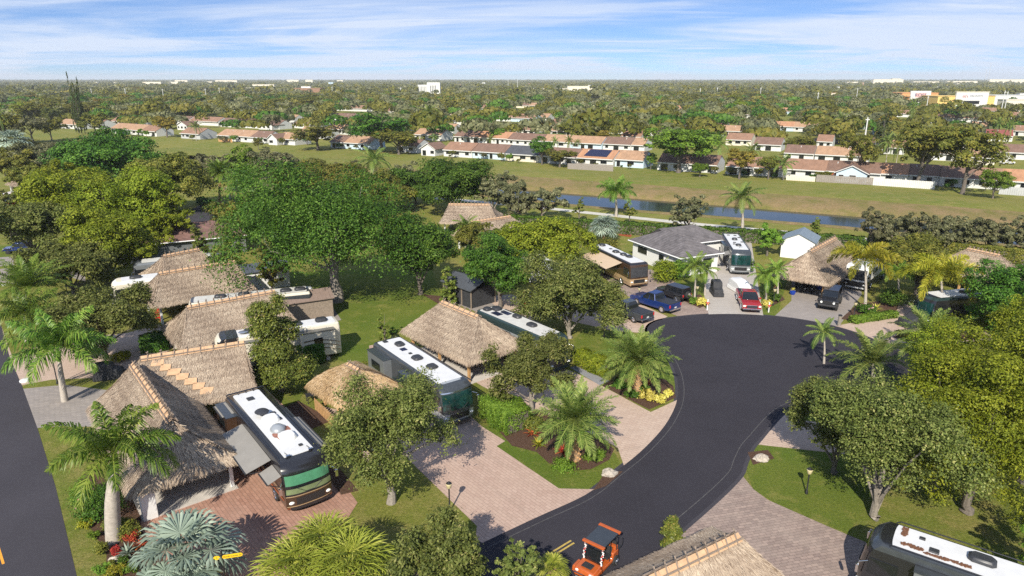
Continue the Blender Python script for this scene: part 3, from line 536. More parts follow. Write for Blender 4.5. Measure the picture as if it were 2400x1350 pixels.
# pale seam line just inside the kerb
def ribbon(name, pts, w, m, z, **k):
    P_ = [Vector((*p[:2], 0)) for p in pts]; mb = MB(); vs = []
    for i, p in enumerate(P_):
        t = (P_[min(i + 1, len(P_) - 1)] - P_[max(i - 1, 0)]).normalized(); n = Vector((-t.y, t.x, 0)) * w / 2; vs += [(p.x + n.x, p.y + n.y, z), (p.x - n.x, p.y - n.y, z)]
    mb.add(vs, [(2 * i + 1, 2 * i + 3, 2 * i + 2, 2 * i) for i in range(len(P_) - 1)]); o = mb.build(name, m); o['kind'] = k.get('kind', 'structure')
    if o.data.polygons[0].normal.z < 0: o.data.flip_normals()
    return o
M['seam'] = MAT('road_seam', (.085, .082, .08), .9, var=.5, sc=3)
ribbon('road_seam', inset(ledge, .55)[8:58], .05, M['seam'], .016); ribbon('road_seam', inset(redge, .8)[16:58], .05, M['seam'], .016)
M['ypaint'] = MAT('yellow_road_paint', (.42, .30, .07), .8, var=.3, sc=8)
A_ = G(1342, 1270); B_ = G(1110, 1400); dd = (B_ - A_).normalized(); nn = Vector((-dd.y, dd.x, 0))
for s in (-1, 1): ribbon('centre_line', [A_ + nn * .14 * s, (A_ + B_) / 2 + nn * .14 * s + nn * .15, B_ + nn * .14 * s], .13, M['ypaint'], .0165)
# the street at the left
le = [(-6, 700), (0, 752), (22, 835), (52, 905), (90, 1010), (130, 1140), (180, 1350), (215, 1500)]
wl = [tuple(G(*p)[:2]) for p in le]; q0 = Vector(wl[0]); q1 = Vector(wl[1]); far = q0 + (q0 - q1).normalized() * 60
sheet('street', wl + [(wl[-1][0] - 12, wl[-1][1] - 8), (far.x - 9, far.y), (far.x, far.y)], S['asphaltold'], .010, px=False)
mk = G(-30, 1200); mk2 = G(8, 1322); ribbon('street_centre_line', [mk, mk2], .14, MAT('amber_road_paint', (.75, .32, .03), .7), .0145)
# drives and pads
sheet('paved_drive', [(300, 1235), (330, 1170), (470, 1010), (520, 950), (650, 935), (700, 985), (838, 1178), (815, 1215), (770, 1290), (700, 1470), (520, 1500), (430, 1370)], S['redbrown'], .006)
sheet('paved_drive', [(1402, 1147), (1310, 1145), (1164, 1046), (1184, 1034), (1130, 1000), (1010, 890), (930, 800), (865, 810), (870, 900), (960, 1080), (1118, 1233), (1114, 1264), (1138, 1276), (1260, 1218), (1375, 1163)], S['pink'], .010)
sheet('concrete_walk', [(745, 950), (830, 1048), (880, 1108), (903, 1124), (925, 1118), (905, 1095), (860, 1045), (800, 962)], S['pinktan'], .006)
sheet('paved_drive', [(1130, 868), (1235, 838), (1345, 872), (1408, 903), (1525, 966), (1590, 936), (1583, 968), (1552, 1012), (1502, 1063), (1463, 1094), (1448, 1050), (1400, 1022), (1300, 985), (1240, 952), (1180, 930), (1130, 905), (1040, 850), (1040, 800)], S['pinktan'], .010)
sheet('gravel_strip', [(1336, 862), (1350, 858), (1428, 893), (1405, 903)], S['gravel'], .014)
sheet('paved_drive', [(1150, 708), (1260, 690), (1400, 700), (1500, 712), (1565, 742), (1528, 760), (1518, 781), (1440, 776), (1380, 762), (1290, 742), (1190, 740)], S['pinktan'], .008)
sheet('paved_drive', [(1400, 640), (1530, 632), (1600, 672), (1668, 736), (1640, 739), (1596, 744), (1555, 728), (1480, 700)], S['greybrown'], .006)
sheet('paved_drive', [(1688, 560), (1760, 560), (1772, 640), (1790, 745), (1740, 741), (1662, 741), (1650, 690), (1660, 640)], S['lightgrey'], .009)
sheet('paved_drive', [(1855, 640), (2010, 620), (2020, 690), (1965, 766), (1942, 765), (1880, 753), (1812, 744), (1855, 705)], S['greypav'], .0065)
sheet('paved_drive', [(1948, 766), (2040, 748), (2110, 712), (2300, 730), (2330, 800), (2140, 802), (2060, 808), (2005, 788)], S['pinktan'], .0068)
sheet('paved_drive', [(1590, 1252), (1648, 1202), (1704, 1150), (1738, 1112), (1765, 1146), (1800, 1172), (1950, 1238), (2080, 1292), (2300, 1390), (2420, 1500), (1500, 1500), (1545, 1300)], S['greybrown'], .0075)
sheet('paved_drive', [(1832, 967), (1862, 982), (1990, 1000), (2100, 1040), (1985, 1065), (1812, 1046), (1762, 1040), (1785, 1010), (1806, 996)], S['pinktan'], .0062)
sheet('paved_drive', [(47, 912), (150, 902), (340, 925), (330, 1000), (110, 1000), (84, 1004)], S['greypav'], .005)
sheet('paved_drive', [(-20, 700), (0, 755), (30, 840), (110, 800), (300, 780), (370, 760), (420, 790), (350, 880), (120, 890), (40, 905), (-30, 800), (-60, 740)], S['pinktan'], .0042)
sheet('pavement', [(-40, 605), (60, 600), (200, 640), (200, 660), (60, 618), (-40, 628)], S['greypav'], .0055); sheet('pavement', [(-40, 634), (30, 628), (80, 650), (60, 668), (-40, 660)], S['greypav'], .0058)
sheet('pavement', [(420, 505), (470, 480), (530, 486), (560, 530), (500, 560), (430, 545)], S['asphaltold'], .0052)
sheet('paved_pad', [(1040, 700), (1200, 690), (1300, 740), (1190, 760)], S['greypav'], .0048)
sheet('paved_pad', [(560, 700), (760, 690), (800, 750), (560, 800)], S['greypav'], .0046)
for pl in ([(176, 1130), (205, 1105), (330, 1160), (330, 1240), (430, 1370), (520, 1500), (240, 1500), (250, 1300), (190, 1200)], [(1412, 905), (1430, 893), (1500, 880), (1560, 890), (1578, 905), (1584, 932), (1522, 960)], [(1150, 990), (1240, 955), (1320, 985), (1420, 1040), (1440, 1052), (1428, 1078), (1385, 1100), (1330, 1105), (1285, 1085), (1258, 1060), (1200, 1045)],
           [(1970, 748), (2010, 712), (2110, 700), (2100, 735), (2020, 755)], [(1590, 700), (1640, 690), (1665, 712), (1640, 722)], [(1790, 705), (1830, 690), (1840, 702), (1800, 722)], [(640, 965), (700, 940), (780, 985), (720, 1010), (840, 1150), (800, 1160)], [(990, 690), (1100, 700), (1040, 720)], [(1390, 1150), (1420, 1105), (1460, 1105), (1420, 1140)], [(1752, 1060), (1800, 1055), (1815, 1075), (1765, 1090)], [(2090, 790), (2210, 760), (2330, 790), (2160, 812)]):
    sheet('mulch_bed', pl, S['mulch'], .0185)
for pl in ([(1222, 505), (1300, 520), (1240, 545), (1180, 520)], [(1452, 541), (1485, 545), (1478, 556), (1450, 552)], [(1550, 560), (1660, 575), (1690, 585), (1560, 572)]): sheet('mulch_bed', pl, S['redmulch'], .0185)
# canal: water, banks, path
up = [(1000, 428), (1180, 441), (1330, 453), (1500, 466), (1660, 479), (1820, 492), (2020, 508), (2400, 540), (2700, 566)]; lo = [(2700, 608), (2400, 578), (2020, 536), (1820, 519), (1660, 506), (1500, 494), (1330, 479), (1180, 461), (1000, 447)]
wm, wt_, wb = newmat('canal_water'); wb.inputs['Base Color'].default_value = (.03, .038, .035, 1); wb.inputs['Roughness'].default_value = .09; wb.inputs['IOR'].default_value = 1.33
wb.inputs['Specular IOR Level'].default_value = .9; bump(wt_, wb, noise(wt_, 1.5, 4, .6, objvec(wt_, 0, (.6, 1, 1))), .015, .35)
sheet('water', up + lo, wm, .02)
def bankstrip(name, edge, prof, m, sgn=1):
    pts = [G(*p) for p in edge]; rows = []
    for i, p in enumerate(pts):
        t = (pts[min(i + 1, len(pts) - 1)] - pts[max(i - 1, 0)]).normalized(); n = Vector((-t.y, t.x, 0)) * sgn
        rows.append([(p.x + n.x * o_, p.y + n.y * o_, z) for o_, z in prof])
    mb = MB(); k = len(prof); mb.add([v for r_ in rows for v in r_], [(i * k + j, (i + 1) * k + j, (i + 1) * k + j + 1, i * k + j + 1) for i in range(len(rows) - 1) for j in range(k - 1)]); o = mb.build(name, m, smooth=True); o['kind'] = 'structure'
    if o.data.polygons[0].normal.z < 0: o.data.flip_normals()
upf = smooth(up, 6); bankstrip('canal_bank', upf, [(-.6, 0.0), (.3, .45), (2, .9), (6, 1.35), (12, 1.7)], S['bank']); bankstrip('embankment', upf, [(11.8, 1.69), (14, 1.78), (22, 1.55), (34, .7), (44, .035)], S['grass'])
bankstrip('canal_bank', smooth([(700, 408), (850, 418), (1000, 428)], 4), [(-4, 0.02), (2, .9), (6, 1.35), (12, 1.7)], S['bank']); bankstrip('embankment', smooth([(200, 372), (400, 385), (700, 408), (850, 418), (1000, 428)], 4), [(11.8, 1.69), (14, 1.78), (22, 1.55), (34, .7), (44, .035)], S['grass'])
bankstrip('canal_bank', smooth(lo, 6), [(-.4, 0.0), (.25, .22), (.8, .28), (2.2, .03)], S['bank'], 1)
ribbon('footpath', [G(*p)[:2] for p in smooth([(600, 440), (1000, 463), (1240, 484), (1400, 501), (1650, 527), (2020, 560), (2400, 597), (2700, 626)], 4)], 2.6, S['path'], .012)
# ------------------------------------------------------------------ motorhomes
def rr(z, xr, xf, hw, bow, n=5, rc=.22):      # plan outline of a motorhome at one height: rounded corners, bowed nose
    pts = []
    for k in range(n + 1): a = PI + PI / 2 * k / n; pts.append((xr + rc + rc * math.cos(a), -hw + rc + rc * math.sin(a), z))
    for k in range(13):
        y = -hw + 2 * hw * k / 12; pts.append((xf - bow * (abs(y) / hw) ** 3.2, y * (1 if abs(y) < hw * .99 else .985), z))
    for k in range(n + 1): a = PI / 2 + PI / 2 * k / n; pts.append((xr + rc + rc * math.cos(a), hw - rc + rc * math.sin(a), z))
    return pts
def wheel(parent, x, y, r=.5, w=.28, rim='chrome', name='wheel'):
    s = 1 if y > 0 else -1; t = MB().cyl((0, 0, 0), r, w, 'Y', 20).build(name, M['tyre'], parent, True, .03, (x, y, r)); mb = MB(); mb.cyl((0, s * w * .5, 0), r * .58, .03, 'Y', 18)
    for k in range(6): mb.box((math.cos(k * PI / 3) * r * .32, s * (w * .5 + .03), math.sin(k * PI / 3) * r * .32), (r * .5, .03, r * .13), 0, 0, 1, 1, -k * PI / 3)
    mb.cyl((0, s * (w * .5 + .03), 0), r * .16, .06, 'Y', 12); mb.build('rim', M[rim], t); return t
def motorhome(ra, fa, label, base='dgrey', skirt='black', cap='dgrey', z=3.55, acs=(), vents=(), roofm='rvroof', windshield='glass', lines=(), slides=(), awn=(), L_=None, hw=1.45, lights=True, wheels=True, rails=False, name='motorhome', wsmat=None, nose=1.0, windows=True, solar=(), rear_ladder=False, mirror=True, grille='grille', bands=()):
    A = G(*ra, z); B = G(*fa, z); mid = (A + B) / 2; rz = math.atan2(B.y - A.y, B.x - A.x); l = (L_ or math.hypot(B.x - A.x, B.y - A.y)) / 2
    root = thing(name, (mid.x, mid.y, 0), rz, label, 'motorhome', 'motorhomes parked on their pads'); zt = z; bow = .32 * nose
    def xf(zz): return l - (0 if zz < 1.35 else .30 * nose * ((zz - 1.35) / 1.8) ** 1.2 if zz < 3.1 else .30 * nose + .55 * nose * ((zz - 3.1) / (zt - 3.1)) ** 1.5)
    Z = [.38, .62, 1.0, 1.35, 2.1, 2.8, 3.1, 3.3, zt - .08, zt]; W_ = [hw - .06, hw, hw, hw, hw, hw, hw, hw - .01, hw - .09, hw - .22]
    MB().slices([rr(zz, -l + (0 if k < 8 else .06 * (k - 7)), xf(zz), W_[k], bow) for k, zz in enumerate(Z)], 0, [1, 1, 1, 0, 0, 0, 0, 2, 2]).build('body', [M[base], M[skirt], M[cap]], root, True)
    MB().plan([(x, y) for x, y, _ in rr(0, -l + .35, l - 1.35 * nose - .1, hw - (.33 if hw < 1.6 else .58), .08)], zt - .01, zt + .035).build('roof', M[roofm], root, bevel=.01)
    if windshield:
        def patch(z0, z1, y0, yo=.014, ny=12, nz=5):
            vs = []; fs = []
            for j in range(nz + 1):
                zz = z0 + (z1 - z0) * j / nz; wloc = hw - .005
                for i in range(ny + 1): y = -y0 + 2 * y0 * i / ny; vs.append((xf(zz) - bow * (abs(y) / wloc) ** 3.2 + yo, y, zz))
            for j in range(nz):
                for i in range(ny): k = j * (ny + 1) + i; fs.append((k, k + 1, k + ny + 2, k + ny + 1))
            return vs, fs
        mb = MB(); mb.add(*patch(1.55, 2.98, hw * .93)); ws = mb.build('windshield', M[wsmat or 'glass'], root, True)
        if wsmat == 'wsgreen': mb = MB(); mb.add(*patch(2.45, 2.80, hw * .86, .02)); mb = mb  # sun shade is part of the glass tint
        mb = MB()
        mb.tube([(xf(1.95) + .03, -.84, 1.95), (xf(1.6) + .035, -.28, 1.58), (xf(1.6) + .035, .28, 1.58), (xf(1.95) + .03, .84, 1.95)], .018, 4)
        mb.build('wiper', M['blackmat'], ws)
        mb = MB(); mb.add(*patch(.72, 1.25, hw * .6, .016)); mb.build('grille', M[grille], root, True)
        mb = MB(); mb.add(*patch(.40, .60, hw * .85, .03, 12, 2)); mb.build('bumper', M[base], root, True)
        for z0_, z1_, m_ in bands: mb = MB(); mb.add(*patch(z0_, z1_, hw * .97, .02, 12, 1)); mb.build('front_stripe', M[m_], root, True)
        if lights:
            for s in (-1, 1): MB().ell((xf(.9) - bow * .45, s * hw * .78, .92), (.12, .2, .11)).build('headlight', M['light'], root, True)
        if mirror:
            for s in (-1, 1):
                mm = MB(); mm.tube([(l - .55, s * hw, 2.5), (l - .15, s * (hw + .28), 2.45), (l - .1, s * (hw + .3), 2.2)], .03, 6); mm.box((l - .1, s * (hw + .32), 2.05), (.14, .2, .5)); mm.build('mirror', M['chrome'], root, bevel=.03)
    for (x, w, d, h) in acs:       # x along from rear 0..1
        mb = MB(); cx = -l + .4 + x * (2 * l - 1.9); mb.slices([[(cx + (w / 2) * f * a, d[1] + d[0] / 2 * f * b, zt + .035 + zz) for a, b in ((-1, -.55), (-.7, -1), (.7, -1), (1, -.55), (1, .55), (.7, 1), (-.7, 1), (-1, .55))] for zz, f in ((0, 1), (h * .6, .97), (h, .78))]); mb.build('air_conditioner', M['shroud' if d[2] == 0 else 'white'], root, True, .02)
    for (x, y, w, m_, dd) in vents: cx = -l + .4 + x * (2 * l - 1.9); MB().box((cx, y, zt + .075), (w, w * .9, .08), 0, 0, .85, .85).build('roof_vent', M[m_], root, bevel=.015)
    for (x0, x1, y0, y1) in solar: MB().box((-l + (x0 + x1) * l, (y0 + y1) / 2, zt + .07), ((x1 - x0) * 2 * l, y1 - y0, .05)).build('solar_panel', M['solar'], root)
    if rails:
        mb = MB()
        for s in (-1, 1): mb.tube([(-l + .2, s * (hw - .16), zt), (-l + .3, s * (hw - .16), zt + .14), (l - 1.6, s * (hw - .16), zt + .14), (l - 1.4, s * (hw - .2), zt)], .035, 6)
        mb.tube([(-l + .22, -hw + .16, zt + .14), (-l + .22, hw - .16, zt + .14)], .06, 6)
        for y in (-.6, 0, .6): mb.box((-l + .34, y, zt + .08), (.3, .06, .14))
        mb.build('roof_rail', M['black'], root)
    for (s, x0, x1, dep, z0, z1, mt) in slides:
        so_ = MB().box((-l + (x0 + x1) * l, s * (hw + dep / 2 - .02), (z0 + z1) / 2), ((x1 - x0) * 2 * l, dep, z1 - z0)).build('slide_out', M[mt], root, bevel=.03)
        MB().box((-l + (x0 + x1) * l, s * (hw + dep + .0), z0 + (z1 - z0) * .62), ((x1 - x0) * l * (1.0 if mt != 'cream' else .5), .03, (z1 - z0) * .3)).build('window', M['glass'], so_)
        MB().box((-l + (x0 + x1) * l, s * (hw + dep / 2), z1 + .03), ((x1 - x0) * 2 * l + .06, dep + .08, .05)).build('slide_topper', M['dgrey' if mt != 'tan' else 'awn'], so_)
    for (s, x0, x1, out_, z0, z1, mt) in awn:
        y0 = s * hw; xa, xb = -l + x0 * 2 * l, -l + x1 * 2 * l; aw = MB(); aw.add([(xa, y0, z1), (xb, y0, z1), (xb, y0 + s * out_, z0), (xa, y0 + s * out_, z0), (xa, y0, z1 - .02), (xb, y0, z1 - .02), (xb, y0 + s * out_, z0 - .02), (xa, y0 + s * out_, z0 - .02)], [(0, 1, 2, 3), (7, 6, 5, 4), (3, 2, 6, 7), (0, 3, 7, 4), (1, 2, 6, 5)]); ao = aw.build('awning', M[mt], root)
        ar = MB(); ar.tube([(xa, y0 + s * out_, z0), (xb, y0 + s * out_, z0)], .05, 8); ar.tube([(xa + .1, y0, z1 - .9), (xa + .1, y0 + s * out_, z0 - .03)], .03, 6); ar.tube([(xb - .1, y0, z1 - .9), (xb - .1, y0 + s * out_, z0 - .03)], .03, 6); ar.build('awning_arms', M['blackmat'], ao)
    if windows:
        for s in (-1, 1):
            for (x0, x1, z0, z1) in ((.12, .22, 2.1, 2.75), (.38, .5, 2.0, 2.75), (.6, .68, 2.1, 2.75), (.84, .955, 1.75, 2.75)):
                if any(sl_[0] == s and not (x1 < sl_[1] or x0 > sl_[2]) for sl_ in slides): continue
                MB().box((-l + (x0 + x1) * l, s * (hw + .004), (z0 + z1) / 2), ((x1 - x0) * 2 * l, .03, z1 - z0)).build('window', M['glass'], root, bevel=.01)
    for (s, z0, h, mt, x0, x1) in lines: MB().box((-l + (x0 + x1) * l, s * (hw + .002), z0 + h / 2), ((x1 - x0) * 2 * l, .02, h)).build('stripe', M[mt], root)
    if wheels:
        for s in (-1, 1):
            for x in (l - 2.5, -l + 3.3, -l + 4.6)[: 3 if l > 6 else 2]: wheel(root, x, s * (hw - .12), .5)
            MB().box((0, s * (hw + .006), .75), (2 * l - 1.6, .014, .02)).build('locker_seam', M['blackmat'], root)
    if rear_ladder:
        mb = MB()
        for y in (.5, .9): mb.tube([(-l - .08, y, .8), (-l - .08, y, zt + .1), (-l + .3, y, zt + .15)], .02, 5)
        for k in range(7): mb.tube([(-l - .08, .5, 1 + k * .4), (-l - .08, .9, 1 + k * .4)], .015, 5)
        mb.build('ladder', M['chrome'], root)
    return root, l
M['wsgreen'] = MAT('tinted_windshield', (.075, .24, .135), .12, var=.25, sc=1.2); M['wsteal'] = MAT('teal_tinted_glass', (.008, .036, .034), .06, var=.5, sc=1.5, spec=.8)
a48 = (1.1, .9)
# the near black and bronze motorhome, bottom left
rv1, l1 = motorhome((568, 912), (728, 1092), 'black and bronze motorhome with open taupe awnings and green sunshade in its windshield', 'black', 'brown', 'black', 3.6,
  acs=((.50, 1.25, (1.1, .05, 1), .30), (.78, 1.25, (1.1, .12, 1), .30)), vents=((.12, -.05, .62, 'shroud', 0), (.42, .55, .42, 'shroud', 0), (.52, .6, .42, 'shroud', 0), (.66, -.35, .42, 'shroud', 0), (.92, .45, .3, 'shroud', 0)),
  wsmat='wsgreen', slides=((-1, .02, .24, .75, 1.0, 3.2, 'brown'), (1, .3, .62, .3, 1.0, 3.15, 'black')), awn=((-1, .34, .81, 1.75, 2.7, 3.15, 'awn'), (-1, .82, .95, .95, 2.5, 2.85, 'awn'), (-1, .03, .20, .95, 3.15, 3.28, 'awn'), (1, .45, .85, .6, 3.15, 3.3, 'awn')),
  lines=((-1, 1.45, .22, 'tan', .25, .92), (-1, .95, .12, 'copper', .1, .95), (1, 1.45, .22, 'tan', .1, .92), (-1, 1.9, .5, 'tan', .25, .35)), rails=True, L_=13.6, hw=1.62, bands=((2.84, 2.98, 'glass'), (1.92, 2.14, 'glass'), (1.55, 1.92, 'olive_shade'), (1.36, 1.42, 'tan'), (.62, .68, 'tan'), (.5, .56, 'copper')))
MB().ell((l1 * .18, -.05, 3.63), (.62, .55, .42), 20, 8, 0, True).build('satellite_dome', M['silver'], rv1, True)
mb = MB(); mb.tube([(-l1 * .22, -.2, 3.6), (-l1 * .22, -.2, 3.85)], .05); mb.ell((-l1 * .23, -.25, 4.0), (.60, .52, .12), 18, 6); mb.build('satellite_dish', M['shroud'], rv1, True)
M['rust'] = MAT('rust_stain', (.30, .13, .09), .9, var=.5, sc=4)
for (x, y, a, b) in ((l1 * .30, -.45, .7, .26), (l1 * .22, .50, .9, .28), (l1 * .42, .15, .3, .5)):
    rngs = random.Random(int(x * 10)); MB().add([(x + math.cos(t / 14 * 2 * PI) * a * rngs.uniform(.5, 1.1), y + math.sin(t / 14 * 2 * PI) * b * rngs.uniform(.5, 1.1), 3.641) for t in range(14)], [tuple(range(14))]).build('stain', M['rust'], rv1)
for s in (-.8, .75): mb = MB(); mb.tube([(l1 - 2.1, s, 3.64), (l1 - 1.45, s + .02, 3.70)], .03, 5); mb.box((l1 - 1.4, s, 3.72), (.16, .3, .12)); mb.build('air_horn', M['chrome'], rv1)
# grey motorhome in the middle
rv2, l2 = motorhome((900, 790), (1086, 912), 'silver grey motorhome beneath the oak, nose towards the pink drive', 'dgrey', 'silver', 'dgrey', 3.6,
  acs=((.16, 1.0, (.8, .25, 0), .26), (.50, 1.05, (.9, .0, 0), .24), (.72, 1.0, (.9, .1, 0), .24)), vents=((.03, -.5, .5, 'shroud', 0), (.27, .0, .65, 'solar', 0), (.38, .05, .35, 'shroud', 0)), wsmat='wsteal',
  slides=((-1, .04, .30, .8, .6, 3.2, 'greyp'), (-1, .5, .68, .7, .9, 3.1, 'dgreen')), awn=((1, .12, .93, .28, 3.3, 3.45, 'dgrey'),), lines=((-1, 1.2, .35, 'dgreen', .1, .9), (1, 1.2, .3, 'dgreen', .1, .9)), L_=13.4, hw=1.55, bands=((1.28, 1.42, 'dgrey'), (3.06, 3.14, 'chrome')), rear_ladder=True)
MB().box((l2 - 1.05, 0, 3.53), (.75, 1.9, .05), 0, 0, 1, .9, R(20)).build('cap_panel', M['silver'], rv2, bevel=.02)
# right of the central hut
motorhome((1142, 722), (1312, 792), 'dark green motorhome with white roof and solar panels, right of the central hut', 'dgreen', 'dgreen', 'dgreen', 3.6,
  acs=((.05, .9, (.8, -.45, 0), .3), (.10, 1.1, (1., .45, 0), .3), (.42, 1.1, (.7, .55, 0), .28), (.70, 1.2, (.85, .1, 0), .26)), vents=((.2, .6, .5, 'shroud', 0),), solar=((.16, .26, -.8, -.05), (.20, .30, .15, .8)), wsmat='wsteal', roofm='rvroofdull', awn=((1, .1, .6, .4, 3.3, 3.4, 'dgrey'),),
  lines=((-1, 2.5, .3, 'silver', .1, .9), (-1, 1.2, .2, 'greyp', .1, .9)), L_=12.4)
# fifth-wheel with swirls
rv4, l4 = motorhome((782, 748), (505, 790), 'cream fifth wheel trailer with brown swirls and black domed nose', 'cream', 'cream', 'cream', 3.75, nose=.6, windshield=False, mirror=False,
  acs=((.12, 1.2, (.95, .0, 0), .34), (.36, 1.0, (.9, .1, 0), .3), (.80, 1.25, (.95, .1, 0), .32)), vents=((.62, .3, .45, 'shroud', 0),), slides=((1, .06, .34, .85, .75, 3.35, 'cream'), (1, .5, .78, .7, .8, 3.3, 'cream')), name='fifth_wheel_trailer', L_=12.2, hw=1.3, windows=False)
MB().slices([rr(zz, l4 - 2.3, l4 + dx_, 1.335, .19) for zz, dx_ in ((1.5, .03), (2.2, .0), (3.0, -.1), (3.5, -.36), (3.82, -.75))]).build('nose_cap', M['black'], rv4, True)
mb = MB()
for j in range(3):
    pts = [(-l4 + .3 + t * 3.6, 2.165 if -l4 + .3 + t * 3.6 < -l4 + 4.1 else 1.33, 1.1 + .42 * j + math.sin(t * 2.4 + j * .2) * 0 + (1 - (1 - t) ** 2) * .75 - .25 * t * t) for t in [k / 10 for k in range(11)]]
    for k in range(10): mb.add([(pts[k][0], 2.165, pts[k][2]), (pts[k + 1][0], 2.165, pts[k + 1][2]), (pts[k + 1][0], 2.165, pts[k + 1][2] + .07 + .006 * k), (pts[k][0], 2.165, pts[k][2] + .07 + .006 * k)], [(0, 1, 2, 3)])
mb.build('swirl_stripe', M['brown'], rv4)
mb = MB(); mb.ell((l4 - 2.9, .35, 3.98), (.5, .38, .10), 16, 6); mb.tube([(l4 - 2.9, .35, 3.75), (l4 - 2.9, .35, 3.95)], .05); mb.build('satellite_dish', M['alu'], rv4, True)
# two white roofs between the thatched huts
motorhome((722, 676), (440, 704), 'long pale motorhome roof with black units between two thatched huts', 'dgrey', 'dgrey', 'cream', 3.6, roofm='rvroofdull', acs=((.06, 1.3, (.9, .3, 0), .3), (.20, 1.3, (.9, .3, 0), .3), (.36, .9, (.5, .3, 0), .2), (.60, 1.3, (.9, .1, 0), .3), (.82, 1.3, (.9, .1, 0), .3)), nose=.5, L_=13.6)
motorhome((470, 632), (290, 655), 'white motorhome roof behind the third hut by the dark oak', 'cream', 'greyp', 'white', 3.6, acs=((.85, 1.4, (1., .1, 0), .3),), L_=12.5)
motorhome((490, 596), (330, 612), 'grey motorhome below the brown shingle roof', 'greyp', 'dgrey', 'greyp', 3.6, acs=((.3, 1.0, (.9, 0, 0), .3), (.6, 1.0, (.9, 0, 0), .3)), roofm='rvroofdull', L_=11.5)
# back row
rv7, _ = motorhome((1402, 572), (1502, 618), 'bronze motorhome with black windshield cover and beige awning', 'brown', 'tan', 'black', 3.55, acs=((.08, .95, (.8, 0, 0), .28), (.50, 1.05, (.85, -.1, 0), .3), (.68, 1.0, (.8, .1, 0), .3), (.8, 1.1, (.8, .3, 0), .25)), vents=((.3, .2, .5, 'shroud', 0), (.55, .3, .3, 'shroud', 0)), awn=((-1, .15, .8, 2.6, 2.5, 3.2, 'awnbeige'),), wsmat='cover', L_=12.2, nose=.4)
motorhome((1712, 548), (1740, 590), 'dark silver motorhome facing the camera beside the white house', 'dgrey', 'silver', 'dgrey', 3.6, acs=((.40, .9, (.8, 0, 0), .3), (.78, .9, (.8, 0, 0), .26)), vents=((.1, -.5, .5, 'shroud', 0), (.12, .5, .5, 'shroud', 0), (.6, -.3, .5, 'shroud', 0), (.7, -.5, .45, 'shroud', 0), (.55, .9, .5, 'shroud', 0), (.25, .9, .5, 'shroud', 0), (.9, .2, .6, 'silver', 0)), wsmat='wsteal', rails=True, L_=12.4, roofm='rvroof', slides=((-1, .3, .6, .5, .8, 3.2, 'dgrey'),), awn=((-1, .72, .88, .9, 2.6, 2.9, 'awn'),))
motorhome((2075, 580), (2000, 628), 'white roofed motorhome with black front cover beside the timber post hut', 'white', 'black', 'white', 3.6, acs=((.2, 1.0, (.8, 0, 0), .3), (.6, 1.0, (.8, 0, 0), .3)), wsmat='cover', L_=12, nose=.5)
motorhome((2335, 678), (2200, 690), 'black motorhome half hidden behind the bushy palm at right', 'black', 'black', 'dgreen', 3.6, acs=((.3, 1.1, (.9, 0, 0), .3), (.62, 1.0, (.8, .2, 0), .3)), L_=13, wsmat='wsteal')
motorhome((1230, 585), (1345, 650), 'white roofed motorhome under the grey green tree crowns', 'white', 'greyp', 'white', 3.6, acs=((.3, 1.1, (.9, 0, 0), .3), (.62, 1.0, (.8, .2, 0), .3)), L_=12)
motorhome((84, 440), (20, 452), 'small red sided motorhome at the far left between trees', 'redp', 'redp', 'white', 3.5, acs=((.4, 1.1, (.9, 0, 0), .3),), L_=10)
# bottom right corner: black coach seen from its front
a_ = G(2580, 1330, 3.7); rv11, l11 = motorhome((2590, 1420), (2122, 1262), 'black motorhome at the bottom right corner with leaves on its white roof', 'black', 'dgreen', 'dgrey', 3.7, acs=((.62, 1.3, (.8, -.25, 0), .28),), vents=((.82, .35, .5, 'shroud', 0), (.88, -.45, .3, 'shroud', 0)), rails=True, L_=12.5, hw=1.45, wsmat='glass', slides=((1, .2, .78, .6, .9, 3.2, 'greyp'),))
M['litter'] = MAT('leaf_litter', (.16, .07, .035), .95, var=.6, sc=20, bmp=.03)
for (x, y, a, b) in ((l11 - 1.9, -.55, .12, .42), (l11 - 2.4, .62, .5, .14), (l11 - 4.4, .72, .7, .1), (l11 - 3.5, .8, .5, .07)):
    rngs = random.Random(int(x * 10 + y * 7)); mb = MB()
    for k in range(60): mb.box((x + rngs.uniform(-1, 1) * a, y + rngs.uniform(-1, 1) * b, 3.75 + rngs.random() * .03), (.12, .08, .03), 0, rngs.random() * 3)
    mb.build('leaf_litter', M['litter'], rv11)
# ------------------------------------------------------------------ thatched huts
HG = 'thatched huts beside the motorhomes'
h1, e1 = hut((312, 852), (405, 986), 5.5, 3.55, .4, 2.6, 'large thatched hut by the street, front wing with white corner posts', seed=1, dens=1.25, crosses=13, floor='concrete')
h1b, e1b = hut((330, 838), (572, 801), 5.5, 4.4, 2.0, .35, 'thatched rear wing meeting the large street hut, orange patches in its valley', seed=2, dens=1.2, crosses=8, posts=False)
# orange valley patches
pm = MB(); rg_ = random.Random(3); A_ = Vector((-e1b[2] + 1.2, -.6, 5.0)); B_ = Vector((-e1b[2] + 4.6, -3.6, 3.3))
for k in range(7):
    p = A_.lerp(B_, k / 6); s = .42; dz = (5.5 - 2.55) / 4.4; pm.add([(p.x + s * a + rg_.uniform(-.1, .1), p.y + s * b, 5.5 + (p.y + s * b) * dz - .02) for a, b in ((-1.2, -.6), (1, -.8), (1.3, .4), (-.9, .7))], [(0, 1, 2, 3)])
pm.build('valley_patch', M['cap'], h1b)
